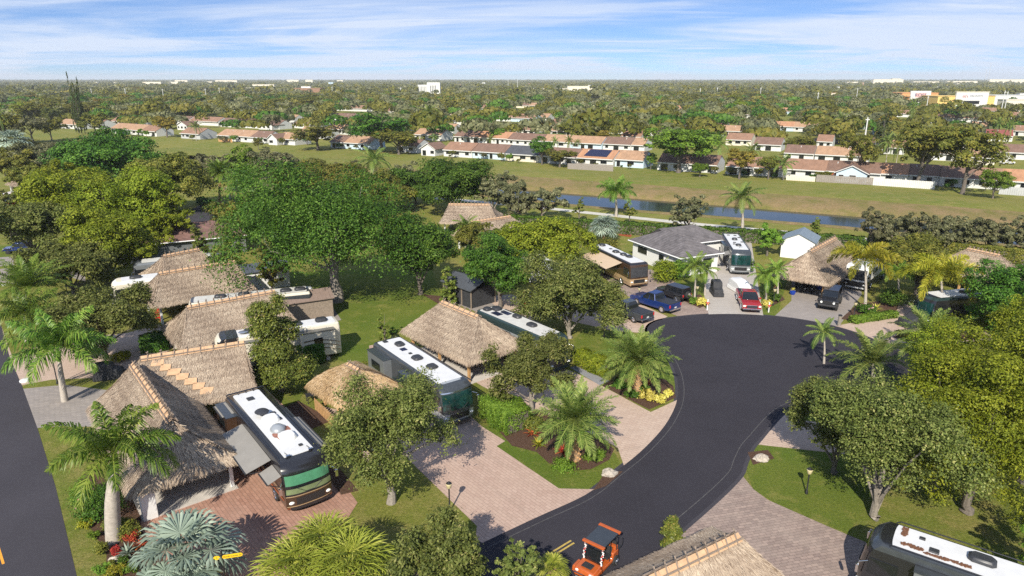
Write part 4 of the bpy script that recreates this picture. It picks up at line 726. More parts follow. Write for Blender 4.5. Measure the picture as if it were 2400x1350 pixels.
# white storage room and window wall of the big hut
sr = MB(); sr.box((e1[1] - 5.2, 2.0, 1.35), (3.2, 1.6, 2.7)); sr.build('wall', M['white'], h1)
MB().box((e1[1] - .6, -2.6, 1.35), (.5, .9, 2.7)).build('wall', M['white'], h1, bevel=.02)
MB().box((e1[1] - 6.5, -2.75, 1.25), (7.5, .12, 2.5)).build('wall', M['white'], h1)
hut((438, 719), (644, 681), 5.4, 4.1, 1.9, .9, 'thatched hut behind the swirled trailer, second from the big hut', seed=3, crosses=12, dens=.95, postm='white')
hut((372, 640), (550, 611), 5.4, 4.0, 2.0, .9, 'thatched hut between two white motorhome roofs at left', seed=4, crosses=12, dens=.8)
hut((382, 599), (466, 583), 5.4, 3.7, 2.0, 2.0, 'smaller thatched hut below the brown shingle roof', seed=5, crosses=8, dens=.7)
hut((1036, 706), (1122, 741), 5.5, 3.65, 2.3, 3.0, 'central thatched hut between the two motorhomes on the cul-de-sac', seed=6, crosses=7, dens=1.15, postm='woodtan', sag=.05, floor='concrete')
hut((1958, 556), (1898, 588), 5.7, 3.9, 1.2, 3.6, 'tan thatched hut with timber posts and a small parked buggy', seed=7, crosses=11, dens=.9, postm='woodtan')
hut((2268, 582), (2345, 598), 5.3, 4.3, 3.2, 2.4, 'thatched hut at the right edge with a black hatch in its roof', seed=8, dens=.7, crosses=8, postm='woodtan')
hut((1052, 478), (1148, 479), 5.2, 4.6, 1.2, 2.2, 'far thatched hut beneath the dense green tree, rear one', seed=9, dens=.5, crosses=12)
hut((1104, 520), (1196, 506), 5.2, 4.4, 1.0, 3.2, 'far thatched hut in front of the rear one, crossed ridge poles', seed=10, dens=.5, crosses=12)
hut((1520, 1354), (1730, 1252), 4.9, 3.3, 3.5, 1.9, 'thatched hut cut off at the bottom of the photo, orange ridge cap', seed=11, dens=1.35, crosses=9)
hut((52, 404), (76, 408), 5.2, 3.5, 2, 2, 'pale thatched hut peeking out at the far left edge', seed=12, dens=.35, crosses=4)
hut((562, 415), (612, 420), 5.0, 3.2, 2, 2, 'thatched hut half hidden behind the pair of date palms', seed=13, dens=.35, crosses=4)
# round tiki umbrella hut
tk, et = hut((815, 852), (842, 866), 3.9, 2.9, 2.3, 2.3, 'small rounded tiki hut with fresh orange thatch beneath the oak', ze=2.1, seed=14, mat='thatchnew', dens=1.0, crosses=3, postm='woodtan', sag=-.28, name='tiki_hut', posthw=.6)
MB().box((0, 0, .5), (3.2, 1.6, 1.0)).build('bar_counter', M['woodtan'], tk, bevel=.02)
# ------------------------------------------------------------------ near houses and sheds
def tileroof(name, c, rib=.33):
    m, t, b = newmat(name); v = objvec(t); w = t.nodes.new('ShaderNodeTexWave'); w.wave_type = 'BANDS'; w.bands_direction = 'Z'; w.inputs['Scale'].default_value = 2.1; w.inputs['Distortion'].default_value = .2; t.links.new(v, w.inputs['Vector'])
    n = noise(t, .9, 6, .75, v); a = mixcol(t, mrange(t, n, .35, .65), tuple(x * .62 for x in c), tuple(x * 1.3 for x in c)); a = mixcol(t, mrange(t, w.outputs['Fac'], .0, .3, .65, 0), a, tuple(x * .22 for x in c)); t.links.new(a, b.inputs['Base Color']); b.inputs['Roughness'].default_value = .85; bump(t, b, w.outputs['Fac'], .06, .8); return m
M['tilegrey'] = tileroof('grey_tile', (.15, .135, .135)); M['shinglebrown'] = tileroof('brown_shingle', (.19, .105, .085))
def winpart(parent, c, w, h, ax='x', m='glass', frame='white'):
    d = (w, .05, h) if ax == 'x' else (.05, w, h); f = MB().box(c, tuple(x + (.14 if x > .06 else .0) for x in d)).build('window', M[frame], parent); o = .03
    dd = (0, -o, 0) if ax == 'x' else (-o if c[0] < 0 else o, 0, 0); MB().box((c[0] + dd[0], c[1] + dd[1], c[2]), d).build('pane', M[m], f); return f
def house_hip(name, c, rz, Lx, Ly, he, hr, roofm, wallm, label, inset_=.0, over=.6, cat='house', ridge=None):
    root = thing(name, c, rz, label, cat); MB().box((0, 0, he / 2), (Lx, Ly, he)).build('wall', M[wallm], root); X, Y = Lx / 2 + over, Ly / 2 + over; k = Y if ridge is None else ridge
    if Lx >= Ly: r0, r1 = (-X + k, 0, hr), (X - k, 0, hr)
    else: r0, r1 = (0, -Y + k, hr), (0, Y - k, hr)
    vs = [(-X, -Y, he), (X, -Y, he), (X, Y, he), (-X, Y, he), r0, r1]
    fs = [(0, 1, 5, 4), (2, 3, 4, 5), (1, 2, 5), (3, 0, 4)] if Lx >= Ly else [(0, 1, 4), (1, 2, 5, 4), (2, 3, 5), (3, 0, 4, 5)]
    MB().add(vs, fs + [(3, 2, 1, 0)]).build('roof', M[roofm], root); fb = MB()
    for a, b in ((0, 1), (1, 2), (2, 3), (3, 0)):
        p, q = Vector(vs[a]), Vector(vs[b]); fb.tube([p - Vector((0, 0, .09)), q - Vector((0, 0, .09))], .10, 4)
    fb.build('fascia', M['white'], root); return root
w1 = house_hip('white_house', (25.3, 103.6, 0), R(-65), 12.2, 6.9, 3.0, 5.0, 'tilegrey', 'white', 'white house with grey tiled hip roof beside the cul-de-sac')
winpart(w1, (-3.4, -3.50, 1.9), 2.4, 1.0); winpart(w1, (1.5, -3.50, 1.9), 1.2, .9)
for y in (-1.4, 1.4): winpart(w1, (6.13, y, 1.6), 1.6, 1.4, 'y')
wg = MB().box((-4.2, 6.2, 1.5), (7.2, 9.0, 3.0)).build('wing_wall', M['white'], w1); winpart(w1, (-.58, 7.2, 1.7), 1.6, 1.2, 'y')
mb = MB(); X0, X1, Y0, Y1 = -8.4, 0, 1.0, 11.3; mb.add([(X0, Y0, 3.02), (X1, Y0, 3.02), (X1, Y1, 3.02), (X0, Y1, 3.02), (-4.2, Y0 - 1.0, 4.95), (-4.2, Y1 - 4.2, 4.95)], [(0, 1, 4), (1, 2, 5, 4), (2, 3, 5), (3, 0, 4, 5), (3, 2, 1, 0)]); mb.build('wing_roof', M['tilegrey'], w1)
fb = MB()
for p, q in (((X1, Y0), (X1, Y1)), ((X1, Y1), (X0, Y1)), ((X0, Y1), (X0, Y0))): fb.tube([(*p, 2.92), (*q, 2.92)], .1, 4)
fb.build('wing_fascia', M['white'], w1)
c0 = G(405, 560, 3); house_hip('brown_roofed_house', (c0.x, c0.y + 3, 0), R(27), 19, 9, 3.0, 5.0, 'shinglebrown', 'greyp', 'house with brown shingle hip roof behind the yellow green trees')
M['metalblue'] = MAT('blue_grey_metal', (.24, .29, .33), .4, .4, var=.08); M['metalgrey'] = MAT('dark_metal_roof', (.10, .11, .125), .45, .3, var=.12); M['metalbrown'] = MAT('brown_metal_roof', (.27, .20, .165), .5, .2, var=.12)
def shed(name, px, rz, Lx, Ly, he, hr, roofm, wallm, label, screen=False):
    p = G(*px); root = thing(name, p, rz, label, 'shed'); x, y = Lx / 2, Ly / 2
    if screen:
        MB().box((0, 0, he / 2), (Lx - .3, Ly - .3, he - .05)).build('screen', M['cover'], root)
        for sx in (-1, -.33, .33, 1):
            for sy in (-1, 1): MB().box((sx * (x - .1), sy * (y - .1), he / 2), (.12, .12, he)).build('post', M['wood'], root)
    else:
        MB().plan([(-x, -y), (x, -y), (x, y), (-x, y)], 0, he).add([(-x, -y, he), (-x, y, he), (-x, 0, hr), (x, -y, he), (x, y, he), (x, 0, hr)], [(0, 1, 2), (5, 4, 3)]).build('wall', M[wallm], root)
        MB().box((-x - .02, 0, 1.0), (.05, 1.1, 2.0)).build('door', M[wallm], root, bevel=.02)
    t = .1; rf = MB().side([(-y - .25, he - .12), (0, hr), (y + .25, he - .12), (y + .25, he - .12 + t), (0, hr + t), (-y - .25, he - .12 + t)], -x - .2, x + .2); rf.v = [(b, a, c) for a, b, c in rf.v]; ro = rf.build('roof', M[roofm], root)
    sm = MB()
    for k in range(int(Lx / .5)):
        xx = -x + .25 + k * .5
        for s in (-1, 1): sm.tube([(xx, s * (y + .25), he + t - .11), (xx, 0, hr + t + .01)], .02, 4)
    sm.build('roof_seam', M[roofm], ro); return root
shed('garden_shed', (1872, 598), R(60), 5.5, 5.0, 2.9, 4.1, 'metalblue', 'white', 'white shed with blue grey metal roof behind the timber post hut')
shed('screened_gazebo', (1100, 704), R(-48), 6.0, 4.2, 2.5, 3.3, 'metalgrey', 'cover', 'dark screened gazebo with grey metal roof behind the central hut', True)
shed('lean_to', (722, 742), R(28), 5.5, 3.4, 2.6, 3.3, 'metalbrown', 'wood', 'brown ribbed metal roof beside the swirled trailer')
shed('carport', (618, 668), R(28), 6.5, 4.6, 2.7, 3.2, 'metalgrey', 'white', 'grey ribbed metal carport roof right of the third hut')
tank = thing('white_cabinet', G(722, 712), R(30), 'tall white plastic cabinet behind the brown metal roof', 'cabinet'); MB().box((0, 0, 1.1), (1.3, .9, 2.2)).build('body', M['white'], tank, bevel=.1); MB().box((-.9, 0, 1.0), (.35, .5, 2.0)).build('side_cabinet', M['white'], tank, bevel=.05)
MB().box((0, -.46, 1.1), (.02, .03, 2.0)).build('door_gap', M['blackmat'], tank)
# ------------------------------------------------------------------ vehicles
def vroot(name, px, rz, label, cat, group=None, z=0): return thing(name, G(*px), rz, label, cat, group)
def car_common(root, L_, W_, wr, wx, rim='chrome'):
    for x in wx:
        for s in (-1, 1): wheel(root, x, s * (W_ / 2 - .12), wr, .26, rim)
def pickup(px, rz, paint, label, chrome=True):
    r = vroot('pickup_truck', px, rz, label, 'pickup truck', 'vehicles parked round the cul-de-sac'); L_, W_ = 5.9, 2.0; r.scale = (1.1, 1.12, 1.08)
    b = MB().side([(-2.95, .55), (-2.95, 1.22), (-.75, 1.22), (-.75, 1.15), (1.15, 1.15), (2.7, 1.10), (2.93, .95), (2.95, .5), (2.4, .42), (-2.4, .42)], -W_ / 2, W_ / 2).build('body', M[paint], r, True, .09)
    MB().box((-1.88, 0, 1.235), (1.95, W_ - .28, .05)).build('bed_cover', M['blackmat'], r)
    cab = MB(); cab.slices([[(x, y * w, z) for x, y in ((xa, -1), (xb, -1), (xb, 1), (xa, 1))] for z, xa, xb, w in ((1.14, -.8, 1.35, .96), (1.55, -.68, .95, .86), (1.86, -.55, .55, .78), (1.92, -.45, .4, .72))]); cab.build('cabin', M['glass'], r, True, .04)
    MB().box((-.03, 0, 1.90), (1.05, 1.44, .07)).build('roof', M[paint], r, bevel=.03); pl = MB()
    for s in (-1, 1):
        for x0, z0, x1, z1 in ((1.32, 1.16, .5, 1.88), (.15, 1.16, .1, 1.88), (-.78, 1.16, -.5, 1.88)): pl.tube([(x0, s * .95, z0), (x1, s * .73, z1)], .045, 5)
    pl.build('pillar', M[paint], r)
    MB().box((2.95, 0, .82), (.06, 1.15, .36)).build('grille', M['chrome' if chrome else 'blackmat'], r, bevel=.02); MB().box((2.98, 0, .52), (.14, 1.9, .16)).build('bumper', M['chrome' if chrome else 'blackmat'], r, bevel=.03)
    MB().box((-2.98, 0, .56), (.12, 1.9, .18)).build('bumper', M['chrome'], r, bevel=.03); MB().box((-2.97, 0, .78), (.02, .32, .14)).build('number_plate', M['white'], r)
    for s in (-1, 1):
        MB().box((2.88, s * .82, .86), (.14, .28, .22)).build('headlight', M['light'], r, bevel=.03); MB().box((-2.93, s * .93, 1.0), (.1, .16, .34)).build('tail_light', M['tail'], r, bevel=.02); MB().box((.95, s * 1.13, 1.28), (.14, .22, .2)).build('mirror', M[paint], r, bevel=.04)
    car_common(r, L_, W_, .43, (1.85, -1.8)); return r
def jeep(px, rz, paint, label, spare=True, wr=.44, sc=1.1):
    r = vroot('offroad_vehicle', px, rz, label, 'off-road vehicle', 'vehicles parked round the cul-de-sac'); r.scale = (sc, sc, sc)
    MB().side([(-2.1, .6), (-2.1, 1.15), (.75, 1.15), (1.95, 1.08), (2.05, .6), (1.4, .5), (-1.5, .5)], -.78, .78).build('body', M[paint], r, True, .05); fd = MB()
    for s in (-1, 1):
        for x in (1.4, -1.35): fd.box((x, s * .85, .98), (1.05, .34, .07))
    fd.build('fender', M['blackmat'], r, bevel=.03)
    cab = MB(); cab.slices([[(x, y * w, z) for x, y in ((xa, -1), (xb, -1), (xb, 1), (xa, 1))] for z, xa, xb, w in ((1.14, -2.05, .72, .76), (1.75, -2.0, .42, .70))]); cab.build('cabin', M['glass'], r, True, .02)
    MB().box((-.80, 0, 1.79), (2.5, 1.46, .1)).build('roof', M[paint], r, bevel=.04); pl = MB()
    for s in (-1, 1):
        for x0, x1 in ((.74, .44), (-.25, -.25), (-1.2, -1.2), (-2.03, -1.98)): pl.tube([(x0, s * .765, 1.14), (x1, s * .71, 1.76)], .05, 5)
    pl.build('pillar', M[paint], r); MB().box((2.03, 0, .88), (.05, 1.1, .36)).build('grille', M['grille'], r); MB().box((2.2, 0, .62), (.25, 1.7, .18)).build('bumper', M['blackmat'], r, bevel=.03)
    for s in (-1, 1): MB().cyl((2.06, s * .6, .9), .11, .06, 'X', 14).build('headlight', M['light'], r); MB().box((-2.12, s * .68, .98), (.06, .14, .26)).build('tail_light', M['tail'], r); MB().box((.6, s * .98, 1.25), (.14, .2, .18)).build('mirror', M['blackmat'], r, bevel=.03)
    if spare:
        sp = MB().cyl((-2.25, 0, 1.05), .42, .26, 'X', 20).build('spare_wheel', M['tyre'], r, True, .03); MB().cyl((-2.39, 0, 1.05), .24, .04, 'X', 16).build('rim', M['chrome'], sp)
    car_common(r, 4.2, 1.9, wr, (1.4, -1.35), 'blackmat' if not spare else 'chrome'); return r
def cart(px, rz, paint, label, name='golf_cart', roofm=None, big=1.0, ribbons=False, hoops=False):
    r = vroot(name, px, rz, label, 'golf cart', 'golf carts'); r.scale = (big, big, big)
    MB().side([(-1.35, .38), (-1.35, .82), (-.75, .86), (-.7, .5), (.35, .5), (.5, .88), (1.3, .80), (1.42, .62), (1.42, .36), (.6, .3), (-.7, .3)], -.6, .6).build('body', M[paint], r, True, .06)
    for x in (-.45, -1.0): MB().box((x, 0, .78), (.45, 1.05, .12)).add([(x - .2, -.5, .84), (x - .2, .5, .84), (x - .3, .5, 1.25), (x - .3, -.5, 1.25)], [(0, 1, 2, 3)]).build('seat', M['blackmat'], r, bevel=.03)
    MB().box((.95, 0, .885), (.42, .62, .03), 0, 0, 1, .8).build('bonnet_scoop', M['blackmat'], r); fr = MB()
    for s in (-1, 1):
        fr.tube([(.52, s * .55, .85), (.30, s * .55, 1.85)], .03, 6); fr.tube([(-1.15, s * .55, .85), (-1.12, s * .55, 1.85)], .03, 6); fr.tube([(-.4, s * .56, .55), (-.42, s * .56, 1.85)], .022, 6)
    fr.build('frame', M['blackmat'], r); rf = MB().box((-.42, 0, 1.90), (1.75, 1.22, .05)).build('roof', M['dgrey'], r)
    MB().box((.42, 0, 1.915), (.2, 1.36, .12)).build('front_trim', M[paint], rf, bevel=.03); MB().box((-1.28, 0, 1.915), (.2, 1.36, .12)).build('rear_trim', M[paint], rf, bevel=.03)
    MB().add([(.50, -.52, .9), (.50, .52, .9), (.36, .5, 1.55), (.36, -.5, 1.55)], [(0, 1, 2, 3)]).build('windscreen', M['glass'], r)
    MB().side([(.1, .9), (.35, .8), (.12, .95)], -.3, -.25).cyl((.14, -.28, 1.02), .16, .03, 'X', 14).build('steering_wheel', M['blackmat'], r)
    for s in (-1, 1): MB().ell((1.38, s * .42, .70), (.06, .1, .08)).build('headlight', M['light'], r, True); MB().side([(.65, .5), (.7, .8), (1.3, .78), (1.4, .5), (1.2, .62), (.8, .62)], s * .6, s * .74).build('fender', M[paint], r, bevel=.02)
    if hoops:
        hb = MB(); hb.tube([(1.45, -.55, .35), (1.58, -.5, .7), (1.58, .5, .7), (1.45, .55, .35)], .025, 6); hb.tube([(1.45, -.45, .4), (1.62, -.4, .5), (1.62, .4, .5), (1.45, .45, .4)], .02, 6); hb.build('bull_bar', M['chrome'], r)
        hb = MB(); hb.tube([(-1.35, .5, .7), (-1.9, .5, .75), (-1.9, .5, 1.15), (-1.9, -.5, 1.15), (-1.9, -.5, .75), (-1.35, -.5, .7)], .025, 6); hb.box((-1.62, 0, .62), (.5, .95, .05)); hb.build('rear_step', M['blackmat'], r)
        MB().box((-1.2, 0, .95), (.3, 1.1, .25)).build('rear_tub', M[paint], r, bevel=.05)
    if ribbons:
        for s in (-1, 1):
            rb = MB(); rg = random.Random(5)
            for k in range(26): t = k / 25; rb.ell((.52 - .22 * t + rg.uniform(-.03, .03), s * .55 + rg.uniform(-.04, .04), .85 + t * .95), (.05, .05, .05), 6, 4, k % 3 == 0)
            rb.build('garland', [M['white'], M['redbright']], r)
    for x in (.98, -.98):
        for s in (-1, 1): wheel(r, x, s * .6, .30, .2, 'chrome' if paint != 'redbright' else 'redbright')
    return r
pickup((1470, 742), R(128), 'dgrey', 'dark grey pickup truck half under the grey green tree', True)
pickup((1534, 720), R(129), 'blue', 'blue pickup truck with black bed cover behind the grey pickup')
jeep((1576, 700), R(127), 'black', 'black off-road vehicle with spare wheel beside the blue pickup')
pickup((1752, 716), R(-100), 'redp', 'red pickup truck with chrome grille facing the cul-de-sac')
jeep((1944, 716), R(-122), 'black', 'black off-road vehicle with fat tyres facing the camera beside the timber post hut', False, .50, 1.2)
jeep((1883, 680), R(-92), 'black', 'small black buggy parked inside the timber post hut', False, .38, .78)
c_ = jeep((45, 592), R(200), 'blue', 'dark blue car by the pavement at the left edge', False, .36, .95); c_.name = 'parked_car'; c_['category'] = 'car'
cart((1250, 722), R(-20), 'redbright', 'red golf cart parked behind the green roofed motorhome')
cart((1398, 1335), R(-128), 'orange', 'orange golf cart with white and red garlands driving on the road', big=1.08, ribbons=True, hoops=True)
def covered(px, rz, prof, W_, m, label, name, cat, bev=.2, wh=()):
    r = vroot(name, px, rz, label, cat); o = MB().side(prof, -W_ / 2, W_ / 2).build('cover', M[m], r, True, bev)
    sk = MB(); x0 = min(p[0] for p in prof); x1 = max(p[0] for p in prof); n = 22
    ring = [(x0 - .04 + (x1 - x0 + .08) * k / n, -W_ / 2 - .03 - .05 * (k % 2), 0) for k in range(n + 1)] + [(x1 + .04 - (x1 - x0 + .08) * k / n, W_ / 2 + .03 + .05 * (k % 2), 0) for k in range(n + 1)]
    sk.slices([[(x, y, z0 + zz) for x, y, z0 in ring] for zz in (.08, .5)]); sk.build('hem', M[m], r)
    for x, y, rr_ in wh: wheel(r, x, y, rr_, .2)
    return r
covered((1679, 690), R(-93), [(-1.3, .1), (-1.25, 1.75), (-1.0, 1.9), (.3, 1.85), (.55, 1.1), (1.2, .95), (1.35, .1)], 1.25, 'cover', 'golf cart wrapped in a black cover on the grey drive', 'covered_golf_cart', 'golf cart', .15, ((1.0, .5, .28), (1.0, -.5, .28)))
covered((1733, 682), R(-80), [(-1.9, .25), (-1.9, 1.3), (-1.2, 1.65), (.6, 1.6), (1.5, 1.15), (1.9, .8), (1.95, .25)], 1.7, 'white', 'trailer wrapped in a white cover between the motorhome and the red pickup', 'covered_trailer', 'trailer', .25)
covered((2150, 762), R(196), [(-2.2, .1), (-2.2, 1.5), (-1.6, 1.75), (.4, 1.7), (1.2, 1.15), (2.2, 1.0), (2.25, .1)], 1.8, 'cover', 'vehicle under a black cover on the pink drive at right', 'covered_vehicle', 'vehicle', .22)
covered((258, 886), R(20), [(-1.3, .1), (-1.25, 1.5), (-1.0, 1.65), (.3, 1.6), (.55, 1.1), (1.2, .95), (1.35, .1)], 1.25, 'cover', 'black covered cart behind the large street hut', 'covered_golf_cart', 'golf cart', .15)
# motorcycle under the oak
mc = vroot('motorcycle', (868, 1062), R(-60), 'black motorcycle parked on the walk beneath the oak', 'motorcycle')
MB().tube([(-.5, 0, .6), (-.1, 0, .82), (.35, 0, .9), (.62, 0, .95)], [.12, .17, .2, .08], 10).build('tank', M['black'], mc, True); MB().ell((-.35, 0, .8), (.35, .17, .09)).build('seat', M['blackmat'], mc, True); MB().box((0, 0, .45), (.45, .3, .4)).build('engine', M['chrome'], mc, bevel=.05)
MB().tube([(.5, -.38, 1.08), (.45, 0, 1.0), (.5, .38, 1.08)], .02, 6).tube([(.5, 0, .98), (.8, 0, .32)], .03, 6).build('handlebar', M['chrome'], mc)
for x in (-.75, .8): MB().cyl((x, 0, .32), .32, .14, 'Y', 20).build('wheel', M['tyre'], mc, True)
# ------------------------------------------------------------------ street furniture
def lamp(px, top, label):
    p = G(*px); h = height_at(p.y, top) - .1; r = thing('street_lamp', p, 0, label, 'street lamp', 'black post lamps with amber globes'); MB().tube([(0, 0, 0), (0, 0, .25), (0, 0, .3), (0, 0, h - .45)], [.11, .09, .055, .05], 10).build('pole', M['iron'], r, True)
    MB().tube([(0, 0, h - .45), (0, 0, h - .38), (0, 0, h - .1), (0, 0, h)], [.07, .15, .21, .05], 12).build('lantern', M['globe'], r, True); MB().tube([(0, 0, h - .05), (0, 0, h + .1)], [.2, .02], 12).build('finial', M['iron'], r, True)
lamp((1054, 1201), 1128, 'black post lamp on the lawn beside the pink drive'); lamp((1415, 790), 738, 'thin black post lamp below the grey green tree'); lamp((1632, 706), 668, 'post lamp in the bed left of the covered golf cart')
lamp((1812, 716), 674, 'post lamp in the bed right of the red pickup'); lamp((2001, 742), 706, 'post lamp at the round flower bed by the black off-road vehicle'); lamp((1890, 1157), 1095, 'post lamp under the big oak at lower right'); lamp((1497, 706), 672, 'post lamp in front of the blue pickup')
lamp((160, 700), 640, 'post lamp beside the dark oak at left'); lamp((135, 900), 815, 'post lamp behind the royal palm by the street')
def bollard(px, top, label):
    p = G(*px); h = height_at(p.y, top); r = thing('bollard', p, 0, label, 'bollard', 'round timber bollards at the pink drive'); MB().tube([(0, 0, 0), (0, 0, h - .12)], .2, 14).build('post', M['barkpale'], r, True); MB().tube([(0, 0, h - .12), (0, 0, h)], .22, 14).build('light_band', M['blackmat'], r, True)
bollard((1966, 764), 738, 'timber bollard at the left corner of the pink drive'); bollard((2082, 801), 778, 'timber bollard at the front edge of the pink drive')
def bowpost(px, top, label):
    p = G(*px); h = height_at(p.y, top); r = thing('white_post', p, 0, label, 'post', 'white posts with red bows'); MB().box((0, 0, h / 2), (.13, .13, h)).box((0, 0, h), (.17, .17, .06)).build('post', M['white'], r, bevel=.01); b = MB()
    for s in (-1, 1): b.ell((s * .11, -.08, h * .72), (.12, .05, .08)); b.tube([(0, -.08, h * .7), (s * .07, -.09, h * .5)], .03, 5)
    b.build('bow', M['redbright'], r, True)
bowpost((1657, 727), 702, 'white post with red bow left of the grey drive'); bowpost((1801, 732), 709, 'white post with red bow right of the red pickup')
# street name sign
ps = G(537, 1420); sg = thing('street_sign', ps, R(14), 'yellow street name sign on a black post among the palms at the bottom', 'sign'); hs = height_at(ps.y, 1304)
MB().tube([(0, 0, 0), (0, 0, hs + .3)], .05, 10).ell((0, 0, hs + .36), (.07, .07, .09)).build('post', M['iron'], sg, True)
def textmesh(txt, size, ext=.004):
    c = bpy.data.curves.new('t', 'FONT'); c.body = txt; c.size = size; c.extrude = ext; c.align_x = 'CENTER'; c.align_y = 'CENTER'; o = bpy.data.objects.new('t', c); COL.objects.link(o); dg = bpy.context.evaluated_depsgraph_get(); dg.update(); me = bpy.data.meshes.new_from_object(o.evaluated_get(dg)); bpy.data.objects.remove(o); bpy.data.curves.remove(c); return me
def text(txt, size, m, parent, loc, rz=0, ext=.004, sx=1, name='lettering'):
    me = textmesh(txt, size, ext); me.materials.clear(); me.materials.append(M[m]); return link(name, me, parent, loc, (R(90), 0, rz), (sx, 1, 1))
for w_, zz, m_, y_ in ((.62, .13, 'inkblack', 0), (.60, .115, 'signyellow', -.012)):
    for nm_, c_, hl in (('plate', .55, .52), ('number_plate_end', -.25, .17)):
        mb = MB(); n = 10; pr = []
        for k in range(n + 1): a = -PI / 2 + PI * k / n; pr.append((c_ + hl - zz + (zz) * math.cos(a), hs + zz * math.sin(a)))
        for k in range(n + 1): a = PI / 2 + PI * k / n; pr.append((c_ - hl + zz + (zz) * math.cos(a), hs + zz * math.sin(a)))
        mb.side(pr, y_ - .07, y_ - .05); mb.build('plate' if w_ == .60 else 'plate_border', M[m_], sg)
text('North Cortez Dr', .135, 'inkblack', sg, (.55, -.088, hs)); text('S', .12, 'inkblack', sg, (-.25, -.088, hs))
# rocks, lids, pots, meter
for (px, s, lb) in (((1428, 1112), .9, 'pale limestone rock at the kerb by the near drive'), ((1785, 1078), .9, 'pale limestone rock on the lawn across the road'), ((275, 1318), .8, 'tan limestone rock in the corner bed')):
    rg = random.Random(px[0]); mb = MB(); mb.ell((0, 0, .1 * s), (.7 * s, .5 * s, .38 * s), 12, 8); mb.v = [(x * rg.uniform(.8, 1.15), y * rg.uniform(.8, 1.15), max(-.02, z * rg.uniform(.8, 1.15))) for x, y, z in mb.v]; tag(mb.build('rock', M['rock'], loc=G(*px)), lb, 'rock')
for (px, lb) in (((60, 893), 'white round marker cone cap on the grass by the street'), ((10, 668), 'white round marker cap at the left edge')): tag(MB().tube([(0, 0, 0), (0, 0, .12), (0, 0, .2)], [.5, .5, .3], 16).build('ground_marker', M['white'], smooth=True, loc=G(*px)), lb, 'marker')
for (px, lb) in (((1857, 690), 'cobalt blue pot left of the timber post hut'), ((1919, 678), 'cobalt blue pot right of the timber post hut post')):
    r = thing('plant_pot', G(*px), 0, lb, 'pot', 'cobalt blue pots'); MB().tube([(0, 0, 0), (0, 0, .35), (0, 0, .6)], [.28, .42, .36], 16).build('pot', M['pot'], r, True); shr = rosette('pot_plant', (0, 0, .55), .5, 14, 'gold' if px[0] == 1857 else 'foxtail', None, None); shr.parent = r

lad = thing('step_ladder', G(512, 1000), R(20), 'aluminium step ladder leaning by the white wall of the big hut', 'ladder'); mb = MB()
for y in (-.2, .2): mb.tube([(0, y, 0), (.35, y * .8, 2.2)], .025, 5); mb.tube([(.75, y, 0), (.36, y * .8, 2.2)], .02, 5)
mb.build('rails', M['alu'], lad); mb = MB()
for k in range(6): mb.box((.05 + k * .055, 0, .3 + k * .33), (.1, .38, .03))
mb.build('steps', M['alu'], lad)
st = thing('garden_lantern', G(768, 842), 0, 'grey stone garden lantern beside the swirled trailer', 'lantern'); MB().tube([(0, 0, 0), (0, 0, .2), (0, 0, .3), (0, 0, 1.0), (0, 0, 1.1), (0, 0, 1.5)], [.3, .3, .13, .13, .32, .28], 8).build('pillar', M['concrete'], st); MB().tube([(0, 0, 1.5), (0, 0, 1.75), (0, 0, 1.9)], [.42, .12, .05], 8).build('roof', M['concrete'], st)
fl = thing('garden_flag', G(2162, 752), 0, 'red flowers on a dark stem behind the covered vehicle', 'flower'); MB().tube([(0, 0, 0), (0, 0, 1.5)], .04, 6).build('stem', M['iron'], fl); mb = MB()
for k in range(14): a = k * 2.4; mb.ell((math.cos(a) * .3, math.sin(a) * .3, 1.4 + (k % 5) * .18), (.2, .2, .05), 6, 4)
mb.build('petals', M['redbright'], fl)
for k, (px, lb, c_) in enumerate((((372, 752), 'red garden chair under the third hut, left one', 'redbright'), ((368, 740), 'red garden chair under the third hut, rear one', 'redbright'))):
    ch = thing('garden_chair', G(*px), R(200 + 40 * k), lb, 'chair', 'red garden chairs'); MB().box((0, 0, .42), (.5, .5, .05)).build('seat', M[c_], ch); MB().box((-.28, 0, .72), (.05, .5, .6), 0, 0, 1, 1, R(-12)).build('backrest', M[c_], ch)
    for sx in (-1, 1):
        for sy in (-1, 1): MB().box((sx * .2, sy * .2, .2), (.05, .05, .4)).build('leg', M[c_], ch)
tb = thing('patio_table', G(735, 940), R(30), 'dark patio table beside the tiki hut', 'table'); MB().box((0, 0, .72), (1.3, .8, .05)).build('tabletop', M['blackmat'], tb, bevel=.01)
for sx in (-1, 1):
    for sy in (-1, 1): MB().box((sx * .55, sy * .33, .35), (.06, .06, .7)).build('leg', M['blackmat'], tb)
fence = thing('timber_fence', G(795, 1010), 0, 'low tan timber fence beside the tiki hut', 'fence'); a_ = G(740, 960) - G(795, 1010); b_ = G(845, 1062) - G(795, 1010); mb = MB()
for k in range(26): p = a_.lerp(b_, k / 25); mb.box((p.x, p.y, .55), (.22, .04, 1.1), 0, math.atan2(b_.y - a_.y, b_.x - a_.x))
mb.build('boards', M['woodtan'], fence); MB().tube([a_ + Vector((0, .05, .9)), b_ + Vector((0, .05, .9))], .04, 4).build('rail', M['wood'], fence)
ORD = 'first second third fourth fifth sixth seventh eighth ninth tenth eleventh twelfth thirteenth fourteenth fifteenth sixteenth seventeenth eighteenth nineteenth twentieth'.split()
